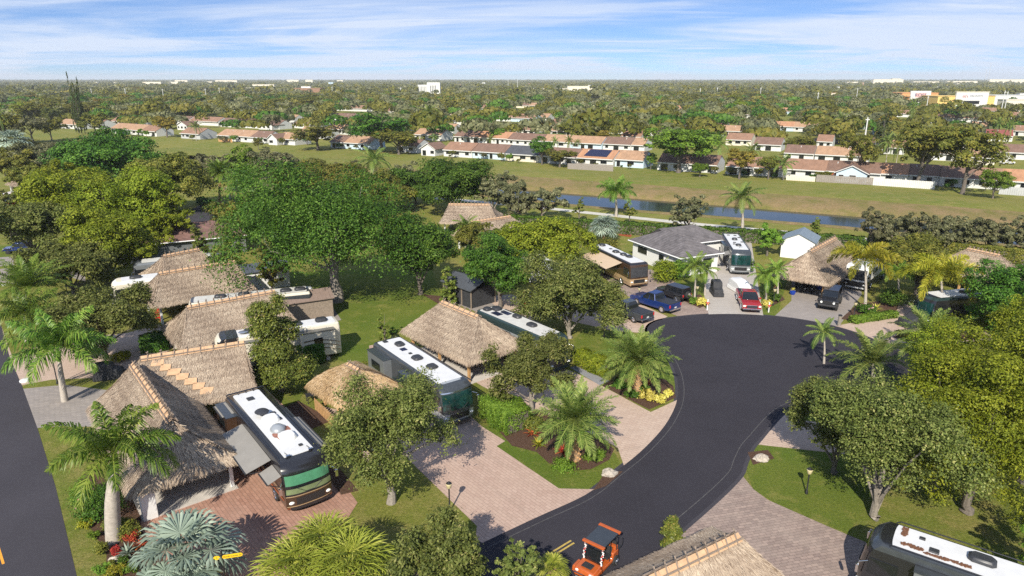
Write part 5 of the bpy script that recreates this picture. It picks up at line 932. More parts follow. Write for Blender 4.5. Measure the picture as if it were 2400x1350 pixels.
# ------------------------------------------------------------------ near vegetation
T = tree
T('oak', 917, 1178, 850, 162, 'airy oak on the lawn shading the silver grey motorhome and pink drive', zb=1.5, bark='barkpale', dens=.62)
T('oak', 1245, 962, 778, 100, 'fine leaved oak in the bed in front of the central hut', zb=1.0, bark='barkpale')
T('oak', 1335, 792, 575, 132, 'grey green tree hiding the drives left of the grey pickup', zb=.3, bark='barkpale', dens=1.0)
T('oak', 250, 842, 652, 112, 'dark fine leaved oak left of the two thatched huts', zb=.8)
T('oak', 90, 650, 440, 98, 'grey olive tree at the left edge above the pavement', zb=1.5)
T('oak', 175, 700, 556, 100, 'low spreading oak behind the left edge palms', zb=1)
T('oak', 2050, 1215, 845, 192, 'wide oak on the grass strip at lower right', zb=.2, bark='barkpale', dens=1.15)
T('yellow', 2185, 1150, 850, 105, 'yellow green tree between the wide oak and the tall yellow green one', zb=.8)
T('oak', 1955, 1110, 855, 104, 'oak crown overhanging the asphalt at right', zb=.2, dens=1.1)
T('yellow', 2265, 1200, 760, 185, 'tall yellow green tree filling the right side', zb=.5, dens=1.2)
T('yellow', 2400, 1130, 705, 150, 'yellow green tree cut off by the right edge', zb=1.5)
T('yellow', 2380, 980, 700, 90, 'yellow green crown behind at the right edge', zb=1)
T('yellow', 2205, 1010, 760, 105, 'yellow green crown behind the feathery palms at right', zb=1)
T('ficus', 2345, 800, 590, 92, 'glossy dark green tree in front of the right hand hut', zb=1)
T('oak', 1050, 1480, 1218, 122, 'oak crown rising over the bottom edge', zb=2)
T('oak', 1205, 1440, 1262, 50, 'slim oak shoot over the road at the bottom edge', zb=1)
T('bright', 2430, 1400, 1180, 72, 'thin bright green branches at the lower right corner', zb=1, dens=.45)
T('ficus', 790, 706, 384, 226, 'huge deep green ficus with thick trunk on the central lawn', zb=2.6, bark='barkpale', dens=2.2)
T('ficus', 985, 690, 500, 92, 'right shoulder crown of the deep green ficus', zb=1.2)
T('ficus', 655, 600, 400, 85, 'deep green tree behind the ficus, left', zb=1)
for b in ((200, 600, 385, 108, 'yellow green tree behind the dark oak, leftmost of its clump'), (325, 600, 392, 105, 'yellow green tree in the middle of the left clump'), (265, 660, 470, 100, 'yellow green tree in front of the left clump'), (405, 600, 440, 62, 'yellow green tree right of the clump by the grey pavement'), (160, 540, 370, 62, 'yellow green tree at the back left of the clump'), (340, 655, 530, 48, 'yellow green tree overhanging the grey motorhome')): T('yellow', *b, zb=1.2)
T('ficus', 262, 452, 296, 108, 'bright green domed tree rising above the left clump', zb=1, leafk=1.1)
T('olive', 392, 500, 350, 98, 'dense olive green tree right of the domed tree', zb=1)
T('magnolia', 545, 672, 498, 56, 'dark magnolia behind the third hut', zb=.6); T('magnolia', 660, 916, 695, 104, 'magnolia with bronze leaves beside the swirled trailer', zb=1.5, bark='barkpale', dens=1.1)
T('magnolia', 903, 806, 728, 20, 'slim young magnolia on the bright lawn', zb=.3); T('magnolia', 1047, 716, 612, 32, 'young magnolia in front of the screened gazebo', zb=.4); shrub('column_holly', G(1572, 1306), .62, 2.9, 'magnolia', 'small column shaped holly by the road at the bottom', leaf=.085, n=5000)
T('magnolia', 470, 650, 520, 40, 'small magnolia above the brown shingle roof', zb=.5)
T('ficus', 1172, 722, 550, 85, 'green tree behind the red golf cart', zb=1.6); T('olive', 1130, 640, 500, 60, 'olive green tree left of the far huts', zb=1); T('yellow', 1300, 640, 492, 92, 'yellow green tree left of the beige awning', zb=1); T('yellow', 1210, 640, 520, 70, 'yellow green tree below the far huts', zb=1)
T('magnolia', 1200, 560, 530, 26, 'small dark shrub tree in front of the far hut', zb=.3)
T('ficus', 1065, 505, 372, 92, 'dense green tree behind the far thatched huts', zb=1); T('ficus', 975, 480, 395, 60, 'dense green tree left of the far huts', zb=1); T('olive', 760, 470, 378, 90, 'green tree behind the ficus crown', zb=1); T('olive', 880, 500, 400, 80, 'green tree behind the ficus, right part', zb=1)
for b in ((1155, 510, 400, 42, 'grey green tree by the footpath, leftmost'), (1215, 520, 425, 42, 'grey green tree by the footpath in front of the canal'), (1270, 515, 430, 48, 'grey green tree by the footpath with thin grey limbs'), (1612, 560, 438, 42, 'grey green tree behind the white house'), (1195, 470, 395, 40, 'grey green tree beside the dense green one')): T('dull', *b, zb=.8, bark='barkpale')
T('magnolia', 1357, 520, 455, 17, 'slim dark tree on the canal bank grass'); T('magnolia', 1475, 528, 470, 17, 'slim dark tree behind the silver palm'); T('magnolia', 1905, 580, 512, 25, 'small magnolia behind the timber post hut')
T('bright', 1797, 600, 520, 34, 'small round bright green tree on the lawn by the white shed', zb=1.2)
T('olive', 2146, 690, 540, 76, 'round green tree behind the foxtail palms', zb=.5, leafk=.9)
xs = [2040, 2095, 2150, 2205, 2255, 2310, 2360, 2410]
for i, x in enumerate(xs): T('dull', x, 590 + i * 3, (478, 490, 482, 494, 486, 500, 496, 505)[i], (40, 46, 42, 48, 44, 46, 44, 44)[i], 'grey olive tree in the row along the canal, number %s from its left end' % ('first', 'second', 'third', 'fourth', 'fifth', 'sixth', 'seventh', 'eighth')[i], zb=.8, group='row of grey trees along the canal')
for b in ((500, 430, 352, 45, 'dull grey tree behind the date palm pair, left'), (645, 440, 345, 55, 'dull grey tree behind the date palm pair, right'), (815, 430, 372, 36, 'dull grey tree on the canal edge left of the coconut palm'), (950, 440, 372, 34, 'dull grey tree on the canal edge right of the coconut palm')): T('dull', *b, zb=.6)
T('bright', 575, 425, 345, 50, 'bright green flat topped tree behind the date palm pair', zb=1); T('dull', 105, 440, 330, 70, 'dark grey olive tree below the far silver palm'); T('olive', 30, 450, 340, 60, 'olive tree at the left edge below the silver palm'); T('olive', 90, 480, 372, 50, 'olive tree above the far left hut')
T('olive', 560, 560, 470, 60, 'green tree right of the grey pavement'); T('olive', 640, 690, 560, 40, 'small green tree above the carport roof', zb=.6)
T('oak', 30, 560, 430, 45, 'olive tree at the left edge beside the pavement')
# palms
palm('royal', 268, 1266, 1056, 138, 'royal palm with thick pale trunk in the street corner bed', tr=.36, nf=17)
palm('royal', 152, 940, 815, 116, 'royal palm by the street, behind the big hut', cx=135, tr=.22, nf=18)
palm('royal', 62, 800, 738, 80, 'leafy green palm at the left edge', nf=16, tr=.2)
palm('phoenix', 62, 758, 676, 95, 'feathery date palm at the left edge below the oak', nf=34, leaf='royal')
palm('date', 1347, 1076, 982, 98, 'stout date palm with diamond trunk in the near round bed', nf=54, lod=1.2); palm('date', 1494, 920, 842, 86, 'stout date palm by the curve of the cul-de-sac', nf=54, lod=1.2)
fan_palm(450, 1390, 1290, 132, 'large silver blue fan palm at the bottom left', n=26, nseg=28, wk=.66, lk=.47, mf=.72)
fan_palm(450, 1440, 1345, 72, 'smaller silver fan palm below the large one', n=14, nseg=26, wk=.66, lk=.5, mf=.72)
fan_palm(715, 1470, 1330, 135, 'bushy light green fan palm at the bottom, left clump', 'fan', 'green_fan_palm', 64, nseg=20, cup=-.1, wk=.2, lk=.42)
fan_palm(835, 1480, 1310, 135, 'bushy light green fan palm at the bottom, right clump', 'fan', 'green_fan_palm', 60, nseg=20, cup=-.1, wk=.2, lk=.42); fan_palm(775, 1430, 1265, 125, 'bushy light green fan palm at the bottom, upright middle clump', 'fan', 'green_fan_palm', 56, nseg=20, cup=-.1, wk=.2, lk=.42)
fan_palm(1292, 1385, 1325, 48, 'small green fan palm by the yellow road line', 'fan', 'green_fan_palm', 22, cup=.1)
palm('foxtail', 2027, 724, 612, 78, 'foxtail palm beside the black off-road vehicle', nf=13, tr=.17); palm('foxtail', 2206, 752, 648, 92, 'foxtail palm with golden drooping fronds at right', nf=13, tr=.2)
palm('foxtail', 2105, 712, 640, 42, 'small green palm between the two foxtail palms', leaf='royal', nf=14)
palm('coconut', 1739, 560, 462, 52, 'tall palm behind the dark silver motorhome', leaf='date', tr=.28); palm('royal', 1444, 508, 450, 44, 'palm on the canal bank above the silver palm', tr=.24)
fan_palm(1415, 566, 526, 38, 'round silver fan palm left of the white house', n=34, nseg=16)
palm('coconut', 1628, 700, 622, 42, 'small palm left of the grey drive', leaf='royal', cx=1630, nf=18, tr=.12); palm('coconut', 1652, 690, 632, 36, 'small palm close behind the first by the grey drive', leaf='royal', nf=16, tr=.12)
palm('coconut', 1795, 702, 645, 42, 'small palm right of the red pickup', leaf='royal', nf=18, tr=.12); palm('coconut', 1822, 704, 632, 36, 'small palm left of the timber post hut', leaf='royal', nf=16, tr=.12)
palm('coconut', 1931, 852, 778, 44, 'thin palm at the right edge of the cul-de-sac', nf=14, tr=.1)
palm('phoenix', 2045, 905, 850, 95, 'wispy date palm over the asphalt at right', nf=26); palm('phoenix', 2180, 850, 795, 92, 'wispy date palm in front of the covered vehicle', nf=26)
palm('date', 516, 478, 404, 38, 'left one of a pair of date palms beyond the grey pavement', tr=.28, leaf='royal', lod=.7); palm('date', 574, 492, 424, 50, 'right one of a pair of date palms beyond the grey pavement', tr=.28, leaf='royal', lod=.7)
palm('coconut', 876, 440, 376, 46, 'coconut palm above the ficus crown'); fan_palm(36, 372, 326, 42, 'silver fan palm at the far left', n=30, nseg=14)
palm('coconut', 1092, 590, 528, 34, 'palm beside the far thatched huts', leaf='royal', nf=16); palm('coconut', 1880, 700, 640, 25, 'tiny palm beside the timber post hut', leaf='royal', nf=12) if False else None
# shrubs, hedges, bed plants
def Hg(a, b, w, h, k, lb, **kw): hedge('hedge', G(*a), G(*b), w, h, k, lb, **kw)
Hg((1152, 968), (1216, 1012), 2.6, 1.9, 'bright', 'clipped bright green hedge beside the silver grey motorhome'); Hg((1358, 850), (1425, 882), 1.6, 1.5, 'yellow', 'yellow green hedge beside the gravel strip')
Hg((1200, 530), (2020, 585), 1.6, 2.2, 'ficus', 'long dark green hedge along the footpath'); Hg((1996, 757), (2096, 742), 1.0, .7, 'bright', 'low green hedge round the flower bed by the bollard'); Hg((332, 822), (396, 812), 2.4, 1.5, 'ficus', 'dark clipped hedge between the left oak and the huts')
Hg((470, 475), (520, 500), 1.5, 1.3, 'ficus', 'low dark hedge at the grey pavement'); Hg((565, 480), (590, 478), 2, 2.2, 'bright', 'bright clipped hedge block under the date palm pair'); Hg((700, 850), (760, 842), 2.2, 2.0, 'ficus', 'dark hedge between the magnolia and the trailer'); Hg((2040, 582), (2420, 622), 1.8, 2.4, 'olive', 'olive hedge behind the right hand hut')
sh = [((1558, 660), 2.0, 3.2, 'yellow', 'yellow green bush beside the white house, left', None), ((1592, 655), 1.7, 2.8, 'bright', 'green bush beside the white house, right', None), ((245, 1215), 1.6, 2.2, 'ficus', 'pink flowering bush behind the big royal palm', ('pink', 40)), ((205, 1180), 1.0, 1.6, 'bright', 'bright bush with pink blooms left of the royal palm', ('pink', 26)),
      ((300, 1255), .9, 1.1, 'olive', 'dark bush by the hut corner post', None), ((240, 1300), .45, .75, 'olive', 'round green bush left of the pale trunk', None), ((272, 1300), .4, .6, 'red', 'small rust leaved bush by the pale trunk', None), ((310, 1342), .45, .6, 'bright', 'round clipped bush in the corner bed, left', None), ((345, 1352), .42, .6, 'bright', 'round clipped bush in the corner bed, right', None), ((270, 1350), .6, .6, 'foxtail', 'yellow green fern clump in the corner bed', None), ((310, 1262), .6, .6, 'red', 'rust coloured low bush by the hut corner', None),
      ((1250, 1010), .9, 1.3, 'magnolia', 'dark shrub between hedge and near date palm', None), ((1232, 985), .6, .9, 'ficus', 'deep green shrub behind the clipped hedge', None), ((1395, 1070), 1.0, .35, 'bright', 'low green groundcover under the near date palm', None), ((1320, 1092), 1.1, .3, 'bright', 'low green groundcover in front of the near date palm', None),
      ((1515, 935), .8, .9, 'gold', 'pale golden shrub at the curve, left one', None), ((1548, 945), .7, .8, 'gold', 'pale golden shrub at the curve, middle one', None), ((1565, 930), .5, .7, 'gold', 'pale golden shrub at the curve, right one', None), ((1508, 922), .6, .8, 'ficus', 'dark green shrub behind the golden ones', None), ((1452, 905), .9, .4, 'ficus', 'low green border plant by the drive, rear', None), ((1480, 925), .9, .4, 'ficus', 'low green border plant by the drive, front', None),
      ((2030, 735), 1.3, 1.2, 'ficus', 'green bush with peach flowers in the round bed', ('pink', 30)), ((2090, 715), 1.8, 2.0, 'ficus', 'leafy green bush behind the round bed', None), ((1645, 716), .9, 1.0, 'gold', 'golden bush left of the grey drive', None), ((1625, 712), .8, .9, 'bright', 'green bush left of the grey drive', None), ((1798, 718), .8, .8, 'gold', 'golden bush right of the red pickup', None), ((1815, 706), .8, 1.0, 'ficus', 'green bush right of the red pickup', None),
      ((1100, 560), 1.8, 2.4, 'olive', 'olive bush beside the far huts', None), ((285, 845), 1.0, .9, 'foxtail', 'yellow leaved bush below the left oak', None), ((860, 860), .7, .5, 'olive', 'low bush behind the silver grey motorhome', None), ((1110, 610), 2.0, 2.5, 'ficus', 'large green bush left of the red golf cart tree', None), ((1755, 640), .9, 2.2, 'bright', 'green hedge bush right of the dark silver motorhome', None), ((920, 782), .5, .8, 'ficus', 'small bush by the central hut corner', None), ((2300, 770), 2.4, 1.5, 'yellow', 'yellow green bush before the black motorhome', None), ((2120, 790), 1.0, .8, 'olive', 'small bush beside the second bollard', None), ((1420, 590), 2.2, 2.0, 'olive', 'green bush below the round silver palm', None)]
for p, r_, h_, k, lb, fl in sh: shrub('shrub', G(*p), r_, h_, k, lb, flowers=fl)
for i_, (p, k, r_, h_) in enumerate((((205, 1235), 'foxtail', .5, .6), ((222, 1262), 'bright', .4, .5), ((262, 1332), 'olive', .4, .5), ((288, 1322), 'ficus', .4, .5), ((380, 1350), 'ficus', .5, .5), ((238, 1340), 'bright', .5, .45), ((355, 1300), 'magnolia', .5, .6), ((255, 1240), 'magnolia', .5, .7))): shrub('shrub', G(*p), r_, h_, k, 'small leafy bush in the street corner bed, %s of its scattered bushes' % ORD[i_], group='scattered bushes in the street corner bed')
for (p, r_, n, k, lb) in (((300, 1300), .75, 26, 'bismarck', 'blue agave at the foot of the royal palm'), ((2052, 728), 1.1, 30, 'gold', 'yellow striped agave in the round bed'), ((1318, 1062), .8, 26, 'red', 'red leaved plant left of the near date palm trunk'), ((1475, 905), .7, 22, 'red', 'red leaved plant left of the far date palm trunk'), ((1520, 900), .6, 18, 'red', 'red leaved plant right of the far date palm trunk'), ((1248, 1020), .8, 22, 'red', 'magenta leaved plant by the clipped hedge'), ((1262, 1045), .8, 30, 'foxtail', 'yellow green strap leaved plant by the clipped hedge'), ((415, 1325), .5, 20, 'red', 'dark red bromeliad under the silver palm'), ((1445, 890), .7, 22, 'magnolia', 'purple leaved plant beside the gravel'), ((500, 1345), .6, 24, 'gold', 'yellow flowering plant by the street sign'), ((330, 1282), .5, 18, 'red', 'red bromeliad beside the blue agave')): rosette('strap_leaf_plant', G(*p), r_, n, k, lb)
# ------------------------------------------------------------------ the far side of the canal: terraced houses
for k, c in {'rooftan': (.40, .245, .145), 'rooforange': (.44, .23, .125), 'roofbrown': (.20, .12, .085), 'roofrust': (.29, .165, .105), 'roofdark': (.07, .075, .085), 'roofred': (.26, .075, .06)}.items():
    m, t, b = newmat('shingle_' + k[4:]); v = objvec(t); st = objvec(t, 0, (1.2, .14, 1)); a = mixcol(t, mrange(t, noise(t, .8, 6, .7, st), .32, .68), tuple(x * .68 for x in c), tuple(x * 1.18 for x in c)); a = mixcol(t, mrange(t, noise(t, 5, 3, .8, v), .3, .7, 0, .3), a, tuple(x * .6 for x in c)); t.links.new(a, b.inputs['Base Color']); b.inputs['Roughness'].default_value = .9; M[k] = m
M['wallwhite'] = MAT('white_stucco', (.60, .60, .575), .8, var=.07, sc=.7); M['wallblue'] = MAT('pale_blue_stucco', (.48, .60, .68), .8, var=.06, sc=.7); M['wallcream'] = MAT('cream_stucco', (.66, .60, .48), .8, var=.07, sc=.7); M['wallgrey'] = MAT('grey_stucco', (.42, .43, .43), .8, var=.07, sc=.7)
def nth(i): return ORD[i] if i < 20 else ('twenty-' + ORD[i - 20] if i < 29 else 'thirty-' + ORD[i - 30] if i > 29 else 'thirtieth')
ROOFW = {'rooftan': 'tan', 'rooforange': 'orange tan', 'roofbrown': 'dark brown', 'roofrust': 'rust brown', 'roofdark': 'charcoal', 'roofred': 'dark red'}; HOUSES = []
def row_y(x0, y0, x1): return 183 + (y0 - 183) * (x1 + 1700) / (x0 + 1700)
def house(x0, y0, x1, roofm, wallm, label, kind='side', dep=9.5, he=2.7, hr=4.9, solar=False, group='terraced houses beyond the canal', awning=None):
    a = G(x0, y0); b = G(x1, row_y(x0, y0, x1)); mid = (a + b) / 2; rz = math.atan2(b.y - a.y, b.x - a.x); Lx = (b - a).length; root = thing('house', mid, rz, label, 'house', group); rg = random.Random(int(x0 * 7 + y0)); X = Lx / 2
    if kind == 'side':
        MB().plan([(-X + .03, 0), (X - .03, 0), (X - .03, dep), (-X + .03, dep)], 0, he).add([(-X + .03, 0, he), (-X + .03, dep, he), (-X + .03, dep / 2, hr - .15), (X - .03, 0, he), (X - .03, dep, he), (X - .03, dep / 2, hr - .15)], [(0, 1, 2), (5, 4, 3)]).build('wall', M[wallm], root)
        ov = .75; dz = (hr - he) / (dep / 2) * ov; rf = MB().side([(-ov, he - dz), (dep / 2, hr), (dep + ov, he - dz), (dep + ov, he - dz + .14), (dep / 2, hr + .16), (-ov, he - dz + .14)], -X, X); rf.v = [(y_, x_, z_) for x_, y_, z_ in rf.v]; rf.f = [f[::-1] for f in rf.f]; ro = rf.build('roof', M[roofm], root)
        MB().box((0, -ov - .02, he - dz + .04), (Lx, .07, .28)).build('fascia', M['wallwhite'], root)
        if solar:
            sl = (hr - he) / (dep / 2); mb = MB(); mb.add([(-X * .62, .35, he + .35 * sl + .3), (X * .62, .35, he + .35 * sl + .3), (X * .66, dep / 2 - .4, hr - .4 * sl + .3), (-X * .5, dep / 2 - .4, hr - .4 * sl + .3)], [(0, 1, 2, 3)]); mb.build('solar_panel', M['solar'], ro)
        if rg.random() < .5: MB().cyl((rg.uniform(-X, X) * .6, dep * .35, he + (hr - he) * .75), .12, 1.0, n=8).build('roof_pipe', M['wallwhite'], ro)
    else:
        MB().plan([(-X + .5, 0), (X - .5, 0), (X - .5, dep), (-X + .5, dep)], 0, he).add([(-X + .5, 0, he), (X - .5, 0, he), (0, 0, hr - .2)], [(0, 1, 2)]).build('wall', M[wallm], root)
        MB().side([(-X - .1, he - .25), (0, hr), (X + .1, he - .25), (X + .1, he - .1), (0, hr + .15), (-X - .1, he - .1)], -.5, dep).build('roof', M[roofm], root)
        mb = MB()
        for s in (-1, 1): mb.add([(s * (X + .1), -.53, he - .32), (0, -.53, hr - .07), (0, -.53, hr + .17), (s * (X + .1), -.53, he - .08)], [(0, 1, 2, 3)])
        mb.build('fascia', M['wallwhite'], root)
    if depth_at(mid.y) < 420:
        x = -X + 1.2
        while x < X - 2.2:
            w = rg.choice((1.2, 1.6, 2.2)); tall = rg.random() < .3
            f = MB().box((x + w / 2, -.03, 1.05 if tall else 1.45), (w + .2, .08, 2.1 if tall else 1.3)).build('sliding_door' if tall else 'window', M['wallwhite'], root); MB().box((x + w / 2, -.08, 1.05 if tall else 1.45), (w, .03, 1.9 if tall else 1.1)).build('pane', M['glass'], f); x += w + rg.uniform(1.2, 2.8)
    if awning: MB().add([(-X * .1, -.1, he - .5), (X * .5, -.1, he - .5), (X * .55, -2.4, he - 1.1), (-X * .15, -2.4, he - 1.1)], [(3, 2, 1, 0)]).build('awning', M[awning], root)
    up_ = y0 - (he + 2.6) / H * (y0 - 183); HOUSES.append((x0, up_ - 3, x1, y0)); return root
HL = [ # front row
 (138, 300, 190, 'rooftan', 'wallwhite', 'left of the dark bushy tree'), (262, 312, 300, 'rooftan', 'wallwhite', 'right of the dark bushy tree'), (300, 315, 335, 'rooftan', 'wallwhite', 'above the domed tree, left'), (335, 318, 368, 'roofrust', 'wallwhite', 'left of the yellow blossomed tree'),
 (425, 324, 470, 'roofrust', 'wallgrey', 'behind the orange hedge'), (512, 329, 544, 'rooftan', 'wallgrey', 'above the wooden fence'), (544, 331, 590, 'rooftan', 'wallwhite', 'with white walls and sliding doors'), (590, 334, 628, 'roofbrown', 'wallwhite', 'left of the small gable'), (650, 338, 692, 'rooftan', 'wallwhite', 'right of the small gable'),
 (775, 346, 808, 'roofbrown', 'wallwhite', 'right of the leaning tree'), (808, 348, 868, 'rooftan', 'wallblue', 'with pale blue end wall'), (930, 356, 978, 'roofbrown', 'wallwhite', 'under the spreading tree'), (1040, 366, 1106, 'roofrust', 'wallwhite', 'in the front row left of the pale blue one'),
 (1107, 370, 1184, 'roofbrown', 'wallblue', 'with pale blue walls and sliding doors'), (1184, 376, 1262, 'roofdark', 'wallcream', 'with charcoal roof and cream walls'), (1262, 381, 1350, 'roofbrown', 'wallwhite', 'behind the round green tree'), (1350, 386, 1437, 'rooforange', 'wallwhite', 'with solar panels'), (1437, 390, 1508, 'rooftan', 'wallblue', 'with two double windows right of the solar roof'),
 (1540, 398, 1612, 'roofbrown', 'wallwhite', 'behind the big bright green tree'), (1612, 402, 1680, 'roofbrown', 'wallwhite', 'left of the rust coloured tree'), (1700, 408, 1765, 'roofrust', 'wallwhite', 'behind the rust coloured tree'), (1765, 411, 1843, 'roofrust', 'wallwhite', 'behind the small coconut palm'), (1843, 415, 1933, 'roofrust', 'wallwhite', 'left of the grey board fence'), (1933, 420, 1968, 'roofbrown', 'wallwhite', 'above the orange umbrella'),
 (1968, 422, 2062, 'roofbrown', 'wallwhite', 'behind the blue gable'), (2062, 427, 2125, 'rooforange', 'wallwhite', 'above the white board fence'), (2125, 430, 2200, 'roofbrown', 'wallwhite', 'behind the tall airy trees'), (2200, 436, 2280, 'roofbrown', 'wallwhite', 'right of the tall airy trees'), (2280, 441, 2345, 'roofrust', 'wallwhite', 'behind the small leafy tree'), (2345, 445, 2440, 'rooforange', 'wallwhite', 'at the right edge of the front row'),
 # second row
 (262, 293, 340, 'roofrust', 'wallwhite', 'second row behind the domed tree'), (765, 313, 842, 'rooftan', 'wallwhite', 'second row with the dark windows'), (972, 327, 1035, 'rooftan', 'wallwhite', 'second row left of the tall palm'), (1065, 332, 1120, 'roofbrown', 'wallwhite', 'second row, dark one left of the orange one'), (1120, 335, 1197, 'rooforange', 'wallwhite', 'second row, orange one'), (1190, 340, 1270, 'roofbrown', 'wallwhite', 'second row behind the cream house'), (1270, 344, 1337, 'rooftan', 'wallwhite', 'second row left of the small palms'), (1337, 348, 1410, 'rooftan', 'wallblue', 'second row above the solar roof'), (1412, 351, 1478, 'roofbrown', 'wallwhite', 'second row, dark one above the double windows'), (1478, 354, 1510, 'rooftan', 'wallwhite', 'second row beside the bright green tree'),
 (1908, 378, 2034, 'rooftan', 'wallwhite', 'second row, long tan one behind the blue gable'), (1836, 374, 1906, 'roofbrown', 'wallwhite', 'second row behind the green bushy trees'),
 # third and later rows
 (388, 290, 440, 'roofbrown', 'wallwhite', 'third row by the blossomed tree'), (440, 292, 512, 'roofrust', 'wallwhite', 'third row above the coconut palm'), (517, 297, 580, 'roofbrown', 'wallwhite', 'third row, left half'), (580, 300, 655, 'roofbrown', 'wallwhite', 'third row, right half'), (594, 284, 652, 'roofrust', 'wallwhite', 'fourth row with hip roof'), (655, 287, 690, 'rooftan', 'wallwhite', 'fourth row, small tan one'), (1002, 312, 1062, 'rooftan', 'wallwhite', 'third row near the tall palm'),
 (1222, 316, 1256, 'roofrust', 'wallwhite', 'third row, small one by the yellow tree'), (1290, 318, 1372, 'rooftan', 'wallwhite', 'third row behind the yellow green shrubs'), (1417, 312, 1470, 'roofbrown', 'wallwhite', 'third row with white gable wall'), (1455, 332, 1502, 'roofrust', 'wallwhite', 'third row beside the palm'), (1040, 276, 1085, 'roofrust', 'wallwhite', 'fourth row left of the far pointed trees'), (1062, 292, 1102, 'roofbrown', 'wallwhite', 'fourth row, dark'), (1258, 284, 1284, 'rooftan', 'wallwhite', 'fourth row, tan by the twin dead trunks'),
 (1540, 293, 1575, 'roofrust', 'wallwhite', 'fourth row, left half behind the trees'), (1575, 296, 1612, 'rooftan', 'wallwhite', 'fourth row, right half behind the trees'), (1655, 305, 1700, 'roofbrown', 'wallwhite', 'fourth row, brown one by the palm'), (1690, 318, 1750, 'rooftan', 'wallwhite', 'third row, tan one left of the carport'), (1912, 345, 1950, 'roofrust', 'wallwhite', 'third row with pink roof'), (1990, 352, 2048, 'roofbrown', 'wallwhite', 'third row left of the dark conifer'), (1985, 302, 2028, 'roofdark', 'wallgrey', 'grey one with charcoal roof by the parked white car'),
 (2098, 274, 2132, 'roofrust', 'wallwhite', 'far right rows, left of the gable'), (2160, 282, 2200, 'roofrust', 'wallwhite', 'far right rows, white end wall'), (2200, 284, 2243, 'rooftan', 'wallwhite', 'far right rows, tan middle one'), (2243, 286, 2300, 'roofrust', 'wallwhite', 'far right rows, long rust one'), (2306, 294, 2345, 'rooftan', 'wallwhite', 'far right rows behind the round tree'), (2276, 308, 2322, 'rooftan', 'wallwhite', 'far right rows above the red roof'), (2308, 330, 2372, 'roofred', 'wallwhite', 'white one with dark red roof at right'), (2372, 318, 2420, 'roofrust', 'wallwhite', 'rust one at the right edge'),
 (1290, 300, 1310, 'roofrust', 'wallwhite', 'tiny one among the dark trees'), (900, 268, 930, 'roofrust', 'wallwhite', 'roof glimpsed left of the tall palm'), (870, 262, 905, 'rooftan', 'wallwhite', 'roof glimpsed behind the dark spreading tree'), (700, 322, 762, 'rooftan', 'wallwhite', 'third row left of the dark windows'), (690, 300, 748, 'roofbrown', 'wallwhite', 'fourth row above the leaning tree'), (196, 300, 236, 'roofrust', 'wallwhite', 'behind the dark bushy tree at left'), (1085, 318, 1130, 'rooftan', 'wallcream', 'third row beside the yellow green trees'), (1140, 314, 1200, 'roofrust', 'wallcream', 'third row behind the street light'), (1510, 318, 1560, 'rooftan', 'wallwhite', 'third row left of the palm'), (1700, 340, 1760, 'roofrust', 'wallcream', 'second row behind the palms'), (1765, 352, 1830, 'roofbrown', 'wallwhite', 'second row left of the bushy trees'), (2060, 360, 2120, 'rooftan', 'wallwhite', 'second row right of the conifer'), (2180, 375, 2250, 'roofrust', 'wallwhite', 'second row behind the airy trees'), (2270, 385, 2330, 'rooftan', 'wallcream', 'second row at right'), (2335, 372, 2400, 'roofbrown', 'wallwhite', 'third row at right'), (2130, 335, 2190, 'rooftan', 'wallwhite', 'third row behind the golden tree'), (2200, 345, 2262, 'roofrust', 'wallwhite', 'third row above the grass verge')]
for i, (x0, y0, x1, rm, wm_, wh) in enumerate(HL):
    house(x0, y0, x1, rm, wm_, 'terraced house with %s roof, %s' % (ROOFW[rm], wh), solar=(x0 == 1350), awning='orange' if x0 == 1933 else None)
for a in ((628, 339, 652, 'roofbrown', 'wallwhite', 'small white gable end between terraced roofs'), (985, 364, 1022, 'roofbrown', 'wallwhite', 'white gable end with dark doorway at the lawn'), (1953, 425, 2034, 'roofbrown', 'wallblue', 'pale blue gable end behind the grey board fence'), (605, 303, 642, 'roofbrown', 'wallwhite', 'white gable in the third row at left'), (293, 290, 318, 'rooftan', 'wallcream', 'cream gable with white carport at left'), (2160, 290, 2185, 'rooftan', 'wallwhite', 'white gable in the far right rows'), (415, 304, 440, 'roofbrown', 'wallwhite', 'white gable left of the yellow blossomed tree'), (1310, 318, 1335, 'roofbrown', 'wallblue', 'pale blue gable behind the yellow tree')): house(*a, kind='gable', dep=8, hr=4.6)
rh = random.Random(21)
for row, y2 in enumerate((362, 338, 318, 301, 287, 275, 264)):
    x = (560, 420, 520, 760, 980, 1180, 1350)[row] + rh.uniform(0, 40); k_ = 0
    while x < 2390:
        y = 183 + (y2 - 183) * (x + 1700) / 3840; w_ = rh.uniform(11, 17) * F / (depth_at(G(x, y).y)); x1_ = x + w_; yt_ = y - (y - 183) * .2
        hit = any(not (x1_ < a + 2 or x > c - 2) and not (y < b - 1 or yt_ > d + 1) for a, b, c, d in HOUSES)
        if not hit and rh.random() < .86:
            rm = rh.choice(['rooftan', 'roofrust', 'roofbrown', 'rooftan', 'roofrust', 'rooforange']); house(x, y, x1_, rm, rh.choice(['wallwhite', 'wallwhite', 'wallcream', 'wallblue']), 'terraced house with %s roof, %s seen from the left in the %s row back' % (ROOFW[rm], nth(k_), ORD[row + 1]), kind='gable' if rh.random() < .12 else 'side'); k_ += 1
        x = x1_ + (0 if rh.random() < .6 else rh.uniform(10, 60))
M['fencegrey'] = MAT('weathered_boards', (.26, .23, .20), .9, var=.4, sc=5)
